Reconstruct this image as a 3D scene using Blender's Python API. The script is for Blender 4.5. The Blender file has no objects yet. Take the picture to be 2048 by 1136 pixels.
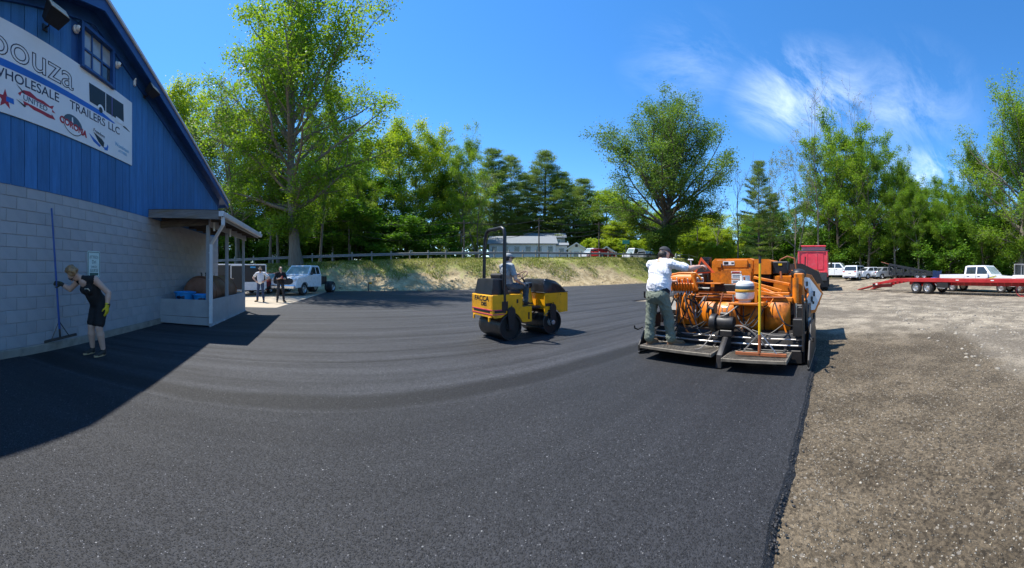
import bpy, bmesh, math, random
import numpy as np
from mathutils import Vector, Matrix, Euler, noise as mnoise

S = bpy.context.scene
C = S.collection
RNG = random.Random(11)
PI = math.pi

# ------------------------------------------------------------------ camera, sky, sun, exposure
CAM_H = 1.42
F = 652.0            # pixels per radian of the 2048 px wide, 180 degree cylindrical panorama
YH = 546.0           # row of the horizon
cd = bpy.data.cameras.new('camera')
cd.type = 'PANO'
cd.panorama_type = 'CENTRAL_CYLINDRICAL'
cd.central_cylindrical_range_u_min = -PI / 2
cd.central_cylindrical_range_u_max = PI / 2
cd.central_cylindrical_range_v_min = -(1136 - YH) / F
cd.central_cylindrical_range_v_max = YH / F
cd.central_cylindrical_radius = 1.0
cd.clip_start = 0.05
cd.clip_end = 3000
cam = bpy.data.objects.new('camera', cd)
cam.location = (0, 0, CAM_H)
cam.rotation_euler = (PI / 2, 0, 0)
C.objects.link(cam)
S.camera = cam

SUN_EL = math.radians(63)
SUN_AZ = math.radians(291)      # compass direction of the sun, clockwise from +Y: left of the picture
sun_dir = Vector((math.sin(SUN_AZ) * math.cos(SUN_EL), math.cos(SUN_AZ) * math.cos(SUN_EL), math.sin(SUN_EL)))
sl = bpy.data.lights.new('sun', 'SUN')
sl.energy = 4.1
sl.angle = math.radians(0.53)
sl.color = (1.0, 0.955, 0.88)
so = bpy.data.objects.new('sun', sl)
so.rotation_euler = sun_dir.to_track_quat('Z', 'Y').to_euler()
so.location = (0, 0, 60)
C.objects.link(so)

W = bpy.data.worlds.new('World')
S.world = W
W.use_nodes = True
nt = W.node_tree
nt.nodes.clear()
def N(t, typ, **kw):
    n = t.nodes.new(typ)
    for k, v in kw.items():
        setattr(n, k, v)
    return n
wout = N(nt, 'ShaderNodeOutputWorld')
bg = N(nt, 'ShaderNodeBackground')
sky = N(nt, 'ShaderNodeTexSky')
sky.sky_type = 'NISHITA'
sky.sun_disc = False
sky.sun_elevation = SUN_EL
sky.sun_rotation = SUN_AZ
sky.altitude = 100
sky.air_density = 0.9
sky.dust_density = 0.05
sky.ozone_density = 4.0
bg.inputs['Strength'].default_value = 0.15
# high cirrus: stretched noise on the plane of the cloud layer (direction divided by its height)
tc = N(nt, 'ShaderNodeTexCoord')
sep = N(nt, 'ShaderNodeSeparateXYZ')
nt.links.new(tc.outputs['Generated'], sep.inputs[0])
def wm(op, a, b=None, c=None, clamp=False):
    n = N(nt, 'ShaderNodeMath', operation=op)
    n.use_clamp = clamp
    for i, v in enumerate((a, b, c)):
        if v is None: continue
        if isinstance(v, (int, float)): n.inputs[i].default_value = v
        else: nt.links.new(v, n.inputs[i])
    return n.outputs[0]
zz = wm('MAXIMUM', sep.outputs[2], 0.03)
zz = wm('ADD', zz, 0.12)
cx = wm('DIVIDE', sep.outputs[0], zz)
cy = wm('DIVIDE', sep.outputs[1], zz)
comb = N(nt, 'ShaderNodeCombineXYZ')
nt.links.new(cx, comb.inputs[0]); nt.links.new(cy, comb.inputs[1])
mp = N(nt, 'ShaderNodeMapping')
mp.inputs['Rotation'].default_value = (0, 0, math.radians(-28))
mp.inputs['Scale'].default_value = (1.0, 2.1, 1)
mp.inputs['Location'].default_value = (3.1, 0.4, 0)
nt.links.new(comb.outputs[0], mp.inputs[0])
n1 = N(nt, 'ShaderNodeTexNoise')
n1.inputs['Scale'].default_value = 1.7
n1.inputs['Detail'].default_value = 9
n1.inputs['Roughness'].default_value = 0.66
n1.inputs['Distortion'].default_value = 0.6
nt.links.new(mp.outputs[0], n1.inputs['Vector'])
n2 = N(nt, 'ShaderNodeTexNoise')
n2.inputs['Scale'].default_value = 0.33
n2.inputs['Detail'].default_value = 3
nt.links.new(comb.outputs[0], n2.inputs['Vector'])
# the bank of cirrus lies to the right, a soft round patch of the cloud layer
def patch(px, py, rad):
    dx = wm('SUBTRACT', cx, px); dy = wm('SUBTRACT', cy, py)
    d2 = wm('ADD', wm('MULTIPLY', dx, dx), wm('MULTIPLY', dy, dy))
    return wm('SUBTRACT', 1.0, wm('DIVIDE', wm('SQRT', d2), rad), clamp=True)
p1 = patch(1.20, 0.94, 0.42)
p2 = patch(2.25, 0.66, 0.50)
p4 = wm('MULTIPLY', patch(1.45, 0.62, 0.50), 0.42)
p3 = wm('MULTIPLY', patch(0.66, 1.12, 0.30), 0.30)
pm = wm('MAXIMUM', wm('MAXIMUM', wm('MAXIMUM', p1, p2), p3), p4)
pm = wm('POWER', pm, 1.0)
cl = wm('MULTIPLY', wm('SUBTRACT', n1.outputs[0], 0.43), 2.7, clamp=True)
cl = wm('MULTIPLY', cl, pm, clamp=True)
cl = wm('MULTIPLY', cl, 0.60, clamp=True)
hs = N(nt, 'ShaderNodeHueSaturation')
hs.inputs['Saturation'].default_value = 1.25
hs.inputs['Value'].default_value = 1.0
nt.links.new(sky.outputs[0], hs.inputs['Color'])
mx = N(nt, 'ShaderNodeMix', data_type='RGBA')
nt.links.new(cl, mx.inputs[0])
nt.links.new(hs.outputs[0], mx.inputs[6])
mx.inputs[7].default_value = (8.2, 8.8, 9.4, 1)
nt.links.new(mx.outputs[2], bg.inputs['Color'])
nt.links.new(bg.outputs[0], wout.inputs['Surface'])

S.render.engine = 'CYCLES'
S.view_settings.view_transform = 'Standard'
S.view_settings.look = 'None'
S.view_settings.exposure = 0.95
S.view_settings.gamma = 1.0
S.view_settings.use_curve_mapping = False
S.cycles.max_bounces = 6
S.cycles.diffuse_bounces = 3
S.cycles.glossy_bounces = 3
S.cycles.transmission_bounces = 4
S.cycles.transparent_max_bounces = 6
S.cycles.use_denoising = True
S.cycles.use_adaptive_sampling = True

# ------------------------------------------------------------------ places
PHI = math.atan2(0.5432, 0.8396)          # the yard is laid out along this direction (the paving lanes)
EX = Vector((math.cos(PHI), math.sin(PHI), 0)); RX = Vector((-math.sin(PHI), math.cos(PHI), 0))
def T(e, r, z=0.0):
    """yard coordinates: e along the paving lanes, r across them towards the bank"""
    return EX * e + RX * r + Vector((0, 0, z))
def yard(p):
    return p.dot(EX), p.dot(RX)
def az(x): return (x - 1024.0) / F
def PX(x, d, z=0.0):
    a = az(x); return Vector((math.sin(a) * d, math.cos(a) * d, z))
def G(x, y): return PX(x, F * CAM_H / (y - YH))
def zat(y, d): return CAM_H + (YH - y) * d / F

# ------------------------------------------------------------------ materials
MATS = {}
def lnk(t, a, b): t.links.new(a, b)
def mat(name, col, rough=0.6, metal=0.0, var=0.12, scale=5.0, bump=0.0, bscale=80.0, dirt=None, dirt_amt=0.5, dirt_scale=2.5,
        rnd=0.0, spec=0.5, coat=0.0, emit=None, stretch=None, island=0.0):
    m = bpy.data.materials.new(name); MATS[name] = m
    m.use_nodes = True
    t = m.node_tree; b = t.nodes['Principled BSDF']
    tcn = N(t, 'ShaderNodeTexCoord'); vec = tcn.outputs['Object']
    if stretch:
        mpn = N(t, 'ShaderNodeMapping'); mpn.inputs['Scale'].default_value = stretch
        lnk(t, vec, mpn.inputs[0]); vec = mpn.outputs[0]
    nz = N(t, 'ShaderNodeTexNoise'); nz.inputs['Scale'].default_value = scale
    nz.inputs['Detail'].default_value = 6; nz.inputs['Roughness'].default_value = 0.6
    lnk(t, vec, nz.inputs['Vector'])
    mxn = N(t, 'ShaderNodeMix', data_type='RGBA')
    mr = N(t, 'ShaderNodeMapRange'); mr.inputs['From Min'].default_value = 0.3; mr.inputs['From Max'].default_value = 0.7
    lnk(t, nz.outputs[0], mr.inputs[0]); lnk(t, mr.outputs[0], mxn.inputs[0])
    mxn.inputs[6].default_value = tuple(max(0, c * (1 - var)) for c in col) + (1,)
    mxn.inputs[7].default_value = tuple(min(1, c * (1 + var)) for c in col) + (1,)
    out = mxn.outputs[2]
    if dirt:
        n3 = N(t, 'ShaderNodeTexNoise'); n3.inputs['Scale'].default_value = dirt_scale; n3.inputs['Detail'].default_value = 8
        n3.inputs['Roughness'].default_value = 0.68
        lnk(t, vec, n3.inputs['Vector'])
        r3 = N(t, 'ShaderNodeMapRange'); r3.inputs['From Min'].default_value = 0.50; r3.inputs['From Max'].default_value = 0.72
        r3.inputs['To Max'].default_value = dirt_amt
        lnk(t, n3.outputs[0], r3.inputs[0])
        m3 = N(t, 'ShaderNodeMix', data_type='RGBA'); lnk(t, r3.outputs[0], m3.inputs[0]); lnk(t, out, m3.inputs[6])
        m3.inputs[7].default_value = tuple(dirt) + (1,); out = m3.outputs[2]
    if rnd or island:
        if island:
            oi = N(t, 'ShaderNodeNewGeometry'); src = oi.outputs['Random Per Island']
        else:
            oi = N(t, 'ShaderNodeObjectInfo'); src = oi.outputs['Random']
        amt = island or rnd
        r4 = N(t, 'ShaderNodeMapRange'); r4.inputs['To Min'].default_value = 1 - amt; r4.inputs['To Max'].default_value = 1 + amt
        lnk(t, src, r4.inputs[0])
        v4 = N(t, 'ShaderNodeHueSaturation'); lnk(t, r4.outputs[0], v4.inputs['Value']); lnk(t, out, v4.inputs['Color']); out = v4.outputs[0]
    lnk(t, out, b.inputs['Base Color'])
    b.inputs['Roughness'].default_value = rough
    if rough > 0.12 and metal < 0.9:
        rr = N(t, 'ShaderNodeMapRange'); rr.inputs['To Min'].default_value = max(0.03, rough - 0.12); rr.inputs['To Max'].default_value = min(1, rough + 0.12)
        lnk(t, nz.outputs[0], rr.inputs[0]); lnk(t, rr.outputs[0], b.inputs['Roughness'])
    b.inputs['Metallic'].default_value = metal
    b.inputs['Specular IOR Level'].default_value = spec
    if coat: b.inputs['Coat Weight'].default_value = coat; b.inputs['Coat Roughness'].default_value = 0.08
    if bump:
        nb = N(t, 'ShaderNodeTexNoise'); nb.inputs['Scale'].default_value = bscale; nb.inputs['Detail'].default_value = 4
        lnk(t, vec, nb.inputs['Vector'])
        bp = N(t, 'ShaderNodeBump'); bp.inputs['Strength'].default_value = bump; bp.inputs['Distance'].default_value = 0.01
        lnk(t, nb.outputs[0], bp.inputs['Height']); lnk(t, bp.outputs[0], b.inputs['Normal'])
    if emit:
        b.inputs['Emission Color'].default_value = tuple(emit) + (1,); b.inputs['Emission Strength'].default_value = 1
    return m

def leafmat(name, cols, trans=0.35, rough=0.55):
    """leaf colours picked leaf by leaf between the given ones"""
    m = bpy.data.materials.new(name); MATS[name] = m
    m.use_nodes = True
    t = m.node_tree; t.nodes.clear()
    o = N(t, 'ShaderNodeOutputMaterial')
    g = N(t, 'ShaderNodeNewGeometry')
    oi = N(t, 'ShaderNodeObjectInfo')
    ramp = N(t, 'ShaderNodeValToRGB')
    el = ramp.color_ramp.elements
    for i, c in enumerate(cols):
        p = i / (len(cols) - 1)
        if i < 2: e_ = el[i]; e_.position = p
        else: e_ = el.new(p)
        e_.color = tuple(c) + (1,)
    el[0].position = 0
    el[len(cols) - 1].position = 1
    for i, c in enumerate(cols):
        pass
    # clump colour: slow noise through the crown
    tcn = N(t, 'ShaderNodeTexCoord'); nz = N(t, 'ShaderNodeTexNoise'); nz.inputs['Scale'].default_value = 0.55; nz.inputs['Detail'].default_value = 2
    lnk(t, tcn.outputs['Object'], nz.inputs['Vector'])
    a1 = N(t, 'ShaderNodeMath', operation='MULTIPLY_ADD'); lnk(t, nz.outputs[0], a1.inputs[0]); a1.inputs[1].default_value = 1.5; a1.inputs[2].default_value = -0.5
    a2 = N(t, 'ShaderNodeMath', operation='MULTIPLY_ADD'); lnk(t, g.outputs['Random Per Island'], a2.inputs[0]); a2.inputs[1].default_value = 0.45
    lnk(t, a1.outputs[0], a2.inputs[2])
    a3 = N(t, 'ShaderNodeMath', operation='MULTIPLY_ADD'); lnk(t, oi.outputs['Random'], a3.inputs[0]); a3.inputs[1].default_value = 0.3; lnk(t, a2.outputs[0], a3.inputs[2])
    a3.use_clamp = True
    lnk(t, a3.outputs[0], ramp.inputs[0])
    d = N(t, 'ShaderNodeBsdfPrincipled'); d.inputs['Roughness'].default_value = rough; d.inputs['Specular IOR Level'].default_value = 0.3
    lnk(t, ramp.outputs[0], d.inputs['Base Color'])
    tr = N(t, 'ShaderNodeBsdfTranslucent')
    hv = N(t, 'ShaderNodeHueSaturation'); hv.inputs['Hue'].default_value = 0.495; hv.inputs['Saturation'].default_value = 1.05; hv.inputs['Value'].default_value = 1.3
    lnk(t, ramp.outputs[0], hv.inputs['Color']); lnk(t, hv.outputs[0], tr.inputs['Color'])
    ms = N(t, 'ShaderNodeMixShader'); ms.inputs[0].default_value = trans
    lnk(t, d.outputs[0], ms.inputs[1]); lnk(t, tr.outputs[0], ms.inputs[2]); lnk(t, ms.outputs[0], o.inputs['Surface'])
    return m

# ------------------------------------------------------------------ mesh building
class MB:
    """collects shapes; build() links them as one mesh object"""
    def __init__(s): s.v = []; s.f = []; s.m = []; s.X = Matrix.Identity(4); s.mi = 0
    def add(s, vs, fs):
        o = len(s.v); X = s.X
        s.v += [tuple(X @ Vector(p)) for p in vs]
        s.f += [tuple(i + o for i in f) for f in fs]; s.m += [s.mi] * len(fs)
        return s
    def box(s, c, d, b=0.0, R=None):
        hx, hy, hz = d[0] / 2, d[1] / 2, d[2] / 2
        if b <= 0 or b >= min(hx, hy, hz):
            vs = [(x * hx, y * hy, z * hz) for x in (-1, 1) for y in (-1, 1) for z in (-1, 1)]
            fs = [(0, 1, 3, 2), (4, 6, 7, 5), (0, 4, 5, 1), (2, 3, 7, 6), (0, 2, 6, 4), (1, 5, 7, 3)]
        else:
            vs = []; idx = {}
            for x in (-1, 1):
                for y in (-1, 1):
                    for z in (-1, 1):
                        for a in range(3):
                            p = [x * (hx - b), y * (hy - b), z * (hz - b)]; p[a] = (x, y, z)[a] * (hx, hy, hz)[a]
                            idx[(x, y, z, a)] = len(vs); vs.append(tuple(p))
            fs = []
            for a in range(3):
                o1, o2 = [q for q in range(3) if q != a]
                for sg in (-1, 1):
                    q = []
                    for (i, j) in ((-1, -1), (1, -1), (1, 1), (-1, 1)):
                        k = [0, 0, 0]; k[a] = sg; k[o1] = i; k[o2] = j; q.append(idx[tuple(k) + (a,)])
                    fs.append(tuple(q))
                for i in (-1, 1):
                    for j in (-1, 1):
                        k1 = [0, 0, 0]; k1[a] = -1; k1[o1] = i; k1[o2] = j; k2 = list(k1); k2[a] = 1
                        fs.append((idx[tuple(k1) + (o1,)], idx[tuple(k2) + (o1,)], idx[tuple(k2) + (o2,)], idx[tuple(k1) + (o2,)]))
            for x in (-1, 1):
                for y in (-1, 1):
                    for z in (-1, 1): fs.append(tuple(idx[(x, y, z, a)] for a in range(3)))
        M = Matrix.Translation(Vector(c))
        if R is not None: M = M @ (R.to_matrix().to_4x4() if isinstance(R, Euler) else R.to_4x4())
        return s.add([M @ Vector(p) for p in vs], fs)
    def bar(s, a, b, w, h, bev=0.0, up=(0, 0, 1)):
        """square bar from a to b: w across, h along up"""
        a = Vector(a); b = Vector(b); x = (b - a); L = x.length; x.normalize(); u = Vector(up)
        if abs(x.dot(u)) > 0.98: u = Vector((0, 1, 0))
        y = u.cross(x).normalized(); z = x.cross(y)
        return s.box((a + b) / 2, (L, w, h), bev, Matrix((x, y, z)).transposed())
    def tube(s, pts, r, n=8, caps=True, closed=False):
        pts = [Vector(p) for p in pts]; k = len(pts)
        rs = r if isinstance(r, (list, tuple)) else [r] * k
        vs = []; fs = []; prev = None
        for i, p in enumerate(pts):
            if closed: tg = pts[(i + 1) % k] - pts[i - 1]
            else: tg = pts[min(i + 1, k - 1)] - pts[max(i - 1, 0)]
            if tg.length < 1e-9: tg = Vector((0, 0, 1))
            tg.normalize()
            if prev is None:
                u = Vector((0, 0, 1)) if abs(tg.z) < 0.9 else Vector((1, 0, 0)); u = (u - tg * u.dot(tg)).normalized()
            else:
                u = prev - tg * prev.dot(tg)
                u = u.normalized() if u.length > 1e-6 else tg.orthogonal().normalized()
            prev = u; w = tg.cross(u)
            for j in range(n):
                a = 2 * PI * j / n; vs.append(p + (u * math.cos(a) + w * math.sin(a)) * rs[i])
        for i in range(k if closed else k - 1):
            i2 = (i + 1) % k
            for j in range(n):
                j2 = (j + 1) % n; fs.append((i * n + j, i * n + j2, i2 * n + j2, i2 * n + j))
        if caps and not closed:
            fs.append(tuple(range(n))[::-1]); fs.append(tuple((k - 1) * n + j for j in range(n)))
        return s.add(vs, fs)
    def cyl(s, a, b, r, n=16, r2=None): return s.tube([a, b], [r, r if r2 is None else r2], n)
    def lathe(s, prof, n=20, c=(0, 0, 0), axis=None, caps=True):
        """profile of (radius, height) about z, or about the given axis"""
        vs = []; fs = []; k = len(prof)
        M = Matrix.Identity(3)
        if axis is not None: M = Vector((0, 0, 1)).rotation_difference(Vector(axis).normalized()).to_matrix()
        for (r, h) in prof:
            for j in range(n):
                a = 2 * PI * j / n; vs.append(Vector(c) + M @ Vector((r * math.cos(a), r * math.sin(a), h)))
        for i in range(k - 1):
            for j in range(n):
                j2 = (j + 1) % n; fs.append((i * n + j, i * n + j2, (i + 1) * n + j2, (i + 1) * n + j))
        if caps and prof[0][0] > 1e-6: fs.append(tuple(range(n))[::-1])
        if caps and prof[-1][0] > 1e-6: fs.append(tuple((k - 1) * n + j for j in range(n)))
        return s.add(vs, fs)
    def prism(s, poly, a, b, plane='xz', inset=0.0):
        """polygon (2D) extruded from a to b along the axis normal to its plane"""
        def P(q, d):
            return {'xz': (q[0], d, q[1]), 'xy': (q[0], q[1], d), 'yz': (d, q[0], q[1])}[plane]
        k = len(poly)
        if inset:
            cxm = sum(q[0] for q in poly) / k; cym = sum(q[1] for q in poly) / k
            ins = [(q[0] + (cxm - q[0]) / max(1e-6, math.hypot(q[0] - cxm, q[1] - cym)) * inset, q[1] + (cym - q[1]) / max(1e-6, math.hypot(q[0] - cxm, q[1] - cym)) * inset) for q in poly]
            sg = 1 if b > a else -1
            vs = [P(q, a) for q in ins] + [P(q, a + sg * inset) for q in poly] + [P(q, b - sg * inset) for q in poly] + [P(q, b) for q in ins]
            R = 4
        else:
            vs = [P(q, a) for q in poly] + [P(q, b) for q in poly]; R = 2
        fs = [tuple(range(k))[::-1], tuple((R - 1) * k + i for i in range(k))]
        for r_ in range(R - 1):
            for i in range(k): fs.append((r_ * k + i, r_ * k + (i + 1) % k, (r_ + 1) * k + (i + 1) % k, (r_ + 1) * k + i))
        return s.add(vs, fs)
    def loft(s, rings, caps=True):
        n = len(rings[0]); vs = [p for r_ in rings for p in r_]; fs = []
        for i in range(len(rings) - 1):
            for j in range(n): fs.append((i * n + j, i * n + (j + 1) % n, (i + 1) * n + (j + 1) % n, (i + 1) * n + j))
        if caps: fs.append(tuple(range(n))[::-1]); fs.append(tuple((len(rings) - 1) * n + j for j in range(n)))
        return s.add(vs, fs)
    def sphere(s, c, r, n=12, m=8, sc=(1, 1, 1)):
        prof = []
        for i in range(m + 1):
            a = -PI / 2 + PI * i / m; prof.append((max(1e-7, math.cos(a) * r), math.sin(a) * r))
        vs = []; fs = []
        for (rr, h) in prof:
            for j in range(n):
                a = 2 * PI * j / n; vs.append((c[0] + rr * math.cos(a) * sc[0], c[1] + rr * math.sin(a) * sc[1], c[2] + h * sc[2]))
        for i in range(m):
            for j in range(n): fs.append((i * n + j, i * n + (j + 1) % n, (i + 1) * n + (j + 1) % n, (i + 1) * n + j))
        return s.add(vs, fs)
    def quad(s, *p): return s.add(p, [tuple(range(len(p)))])
    def mesh(s, name, mats, smooth=32):
        me = bpy.data.meshes.new(name)
        me.from_pydata(s.v, [], s.f)
        for m in (mats if isinstance(mats, (list, tuple)) else [mats]): me.materials.append(MATS[m] if isinstance(m, str) else m)
        if any(s.m): me.polygons.foreach_set('material_index', s.m)
        bm = bmesh.new(); bm.from_mesh(me); bmesh.ops.recalc_face_normals(bm, faces=bm.faces); bm.to_mesh(me); bm.free()
        if smooth:
            me.polygons.foreach_set('use_smooth', [True] * len(me.polygons))
            me.set_sharp_from_angle(angle=math.radians(smooth))
        me.update()
        return me
    def build(s, name, mats, parent=None, smooth=32):
        o = bpy.data.objects.new(name, s.mesh(name, mats, smooth)); C.objects.link(o)
        if parent is not None: o.parent = parent
        return o

def npmesh(name, V, Fq, mats, parent=None, smooth=False, midx=None, kind=None):
    """mesh object from numpy arrays; Fq is (n, 3) or (n, 4)"""
    me = bpy.data.meshes.new(name)
    k = Fq.shape[1]; n = len(Fq)
    me.vertices.add(len(V)); me.vertices.foreach_set('co', np.ascontiguousarray(V, dtype=np.float32).ravel())
    me.loops.add(n * k); me.loops.foreach_set('vertex_index', np.ascontiguousarray(Fq, dtype=np.int32).ravel())
    me.polygons.add(n); me.polygons.foreach_set('loop_start', np.arange(0, n * k, k, dtype=np.int32))
    me.polygons.foreach_set('loop_total', np.full(n, k, dtype=np.int32))
    for m in (mats if isinstance(mats, (list, tuple)) else [mats]): me.materials.append(MATS[m])
    if midx is not None: me.polygons.foreach_set('material_index', np.ascontiguousarray(midx, dtype=np.int32))
    if smooth: me.polygons.foreach_set('use_smooth', np.ones(n, dtype=bool))
    me.update(calc_edges=True); me.validate()
    o = bpy.data.objects.new(name, me); C.objects.link(o)
    if parent is not None: o.parent = parent
    if kind: o['kind'] = kind
    return o

def tag(o, label, cat, group=None, kind=None):
    o['label'] = label; o['category'] = cat
    if group: o['group'] = group
    if kind: o['kind'] = kind
    return o
def thing(name, label, cat, loc=(0, 0, 0), rz=0.0, group=None):
    o = bpy.data.objects.new(name, None); C.objects.link(o)
    o.empty_display_size = 0.2
    o.location = loc; o.rotation_euler = (0, 0, rz)
    return tag(o, label, cat, group)
def struct(o, label=None):
    o['kind'] = 'structure'
    if label: o['label'] = label
    return o
def dup(root, loc=None, rz=None, label=None, group=None, scale=None):
    def cp(o, par):
        c = o.copy(); C.objects.link(c); c.parent = par
        for ch in o.children: cp(ch, c)
        return c
    r = cp(root, None)
    if loc is not None: r.location = loc
    if rz is not None: r.rotation_euler = (0, 0, rz)
    if scale is not None: r.scale = scale if isinstance(scale, (tuple, list)) else (scale,) * 3
    if label: r['label'] = label
    if group: r['group'] = group
    return r
def lettering(name, body, size, material, M, parent=None, align='LEFT', outline=0.0, squeeze=1.0, extrude=0.0015, bold=0.0, spacing=1.0):
    """flat letters as a mesh lying in the local xy plane of matrix M"""
    cu = bpy.data.curves.new(name, 'FONT'); cu.body = body; cu.size = size; cu.align_x = align; cu.space_character = spacing
    if outline: cu.fill_mode = 'NONE'; cu.bevel_depth = outline; cu.bevel_resolution = 0; cu.resolution_u = 4
    else: cu.extrude = extrude; cu.offset = bold; cu.resolution_u = 4
    tmp = bpy.data.objects.new('tmp', cu); C.objects.link(tmp)
    dg = bpy.context.evaluated_depsgraph_get()
    me = bpy.data.meshes.new_from_object(tmp.evaluated_get(dg))
    bpy.data.objects.remove(tmp); bpy.data.curves.remove(cu)
    me.name = name
    me.transform(M @ Matrix.Diagonal((squeeze, 1, 1, 1)))
    me.materials.clear(); me.materials.append(MATS[material])
    o = bpy.data.objects.new(name, me); C.objects.link(o)
    if parent is not None: o.parent = parent
    return o
def frame(o, x, y):
    """matrix with origin o and the given x and y axes"""
    x = Vector(x).normalized(); y = Vector(y).normalized(); z = x.cross(y)
    M = Matrix((x, y, z)).transposed().to_4x4(); M.translation = Vector(o); return M

# ------------------------------------------------------------------ terrain
def sst(t):
    t = np.clip(t, 0, 1); return t * t * (3 - 2 * t)
def vnoise(x, y, seed=0):
    """value noise on arrays"""
    xi = np.floor(x).astype(np.int64); yi = np.floor(y).astype(np.int64)
    fx = x - xi; fy = y - yi; fx = fx * fx * (3 - 2 * fx); fy = fy * fy * (3 - 2 * fy)
    def h(a, b):
        n = (a * 374761393 + b * 668265263 + seed * 974711) & 0x7fffffff
        n = ((n ^ (n >> 13)) * 1274126177) & 0x7fffffff
        return ((n ^ (n >> 16)) & 0xffff) / 65535.0
    return (h(xi, yi) * (1 - fx) + h(xi + 1, yi) * fx) * (1 - fy) + (h(xi, yi + 1) * (1 - fx) + h(xi + 1, yi + 1) * fx) * fy
def fbm(x, y, seed=0, o=4):
    r = 0; a = 0.5
    for i in range(o): r = r + a * vnoise(x * 2 ** i, y * 2 ** i, seed + i); a *= 0.5
    return r
def ztop(e): return 2.38 + 0.034 * np.clip(e, -60, 48)
def terrain(e, r):
    e = np.asarray(e, float); r = np.asarray(r, float)
    x = e * EX.x + r * RX.x; y = e * EX.y + r * RX.y
    z = np.full(np.broadcast(e, r).shape, -0.055)
    # the loose ground of the lot
    lot = (1 - sst((r - 24) / 2.0))
    z = z + lot * ((fbm(e * 0.7, r * 0.7, 3) - 0.47) * 0.05 + (fbm(e * 3.1, r * 3.1, 5, 3) - 0.44) * 0.012) * sst((-r + 0.5) / 1.0)
    z = z + 0.75 * sst((x - 25) / 12.0)
    # bank up to the road
    w = fbm(e * 0.35, r * 0.35, 9) - 0.47
    foot = 25.75 + 0.5 * (fbm(e * 0.3, r * 0 + 2.0, 12) - 0.47)
    t = np.clip((r - foot) / (5.0 + 0.8 * w), 0, 1)
    fade = 1 - sst((e - 58) / 30)
    bank = (ztop(e) + 0.05) * (0.55 * sst(t) + 0.45 * t ** 0.75) * (0.35 + 0.65 * fade)
    rough = (w * 0.45 + (fbm(e * 1.3, r * 1.3, 21) - 0.47) * 0.30 + (fbm(e * 4, r * 4, 22, 3) - 0.44) * 0.10) * np.clip(np.minimum(t * 6, (1 - t) * 4 + 0.12), 0, 1) * (r < 32)
    z = z + bank + rough
    hill = np.clip(r - 41, 0, 75) * 0.045 + np.clip(r - 118, 0, 400) * 0.03
    z = z + hill + (r > 40) * (fbm(e * 0.08, r * 0.08, 31) - 0.47) * 1.2 * sst((r - 41) / 15)
    # woods beyond the lot on the right
    z = z + 0.03 * np.clip(x - 46, 0, 120) * (1 - sst((r - 20) / 20))
    return z
def tz(p):
    e, r = yard(p); return float(terrain(np.array([e]), np.array([r]))[0])
def onland(p, lift=0.0):
    return Vector((p.x, p.y, tz(p) + lift))

def yardcoords(t):
    """sockets of e, r in a material"""
    g = N(t, 'ShaderNodeNewGeometry')
    o = []
    for ax in (EX, RX):
        d = N(t, 'ShaderNodeVectorMath', operation='DOT_PRODUCT'); lnk(t, g.outputs['Position'], d.inputs[0]); d.inputs[1].default_value = ax
        o.append(d.outputs['Value'])
    return g.outputs['Position'], o[0], o[1]
def tm(t, op, a, b=None, c=None, clamp=False):
    n = N(t, 'ShaderNodeMath', operation=op); n.use_clamp = clamp
    for i, v in enumerate((a, b, c)):
        if v is None: continue
        if isinstance(v, (int, float)): n.inputs[i].default_value = v
        else: lnk(t, v, n.inputs[i])
    return n.outputs[0]
def tnoise(t, vec, scale, detail=4, rough=0.55, dist=0.0):
    n = N(t, 'ShaderNodeTexNoise'); n.inputs['Scale'].default_value = scale; n.inputs['Detail'].default_value = detail
    n.inputs['Roughness'].default_value = rough; n.inputs['Distortion'].default_value = dist
    if vec is not None: lnk(t, vec, n.inputs['Vector'])
    return n.outputs[0]
def tmix(t, f, a, b):
    n = N(t, 'ShaderNodeMix', data_type='RGBA')
    for s_, v in ((0, f), (6, a), (7, b)):
        if isinstance(v, (int, float)): n.inputs[s_].default_value = v
        elif isinstance(v, tuple): n.inputs[s_].default_value = v + (1,) if len(v) == 3 else v
        else: lnk(t, v, n.inputs[s_])
    return n.outputs[2]
def tstep(t, v, a, b):
    n = N(t, 'ShaderNodeMapRange'); n.interpolation_type = 'SMOOTHSTEP'
    n.inputs['From Min'].default_value = a; n.inputs['From Max'].default_value = b
    lnk(t, v, n.inputs[0]); return n.outputs[0]

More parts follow.
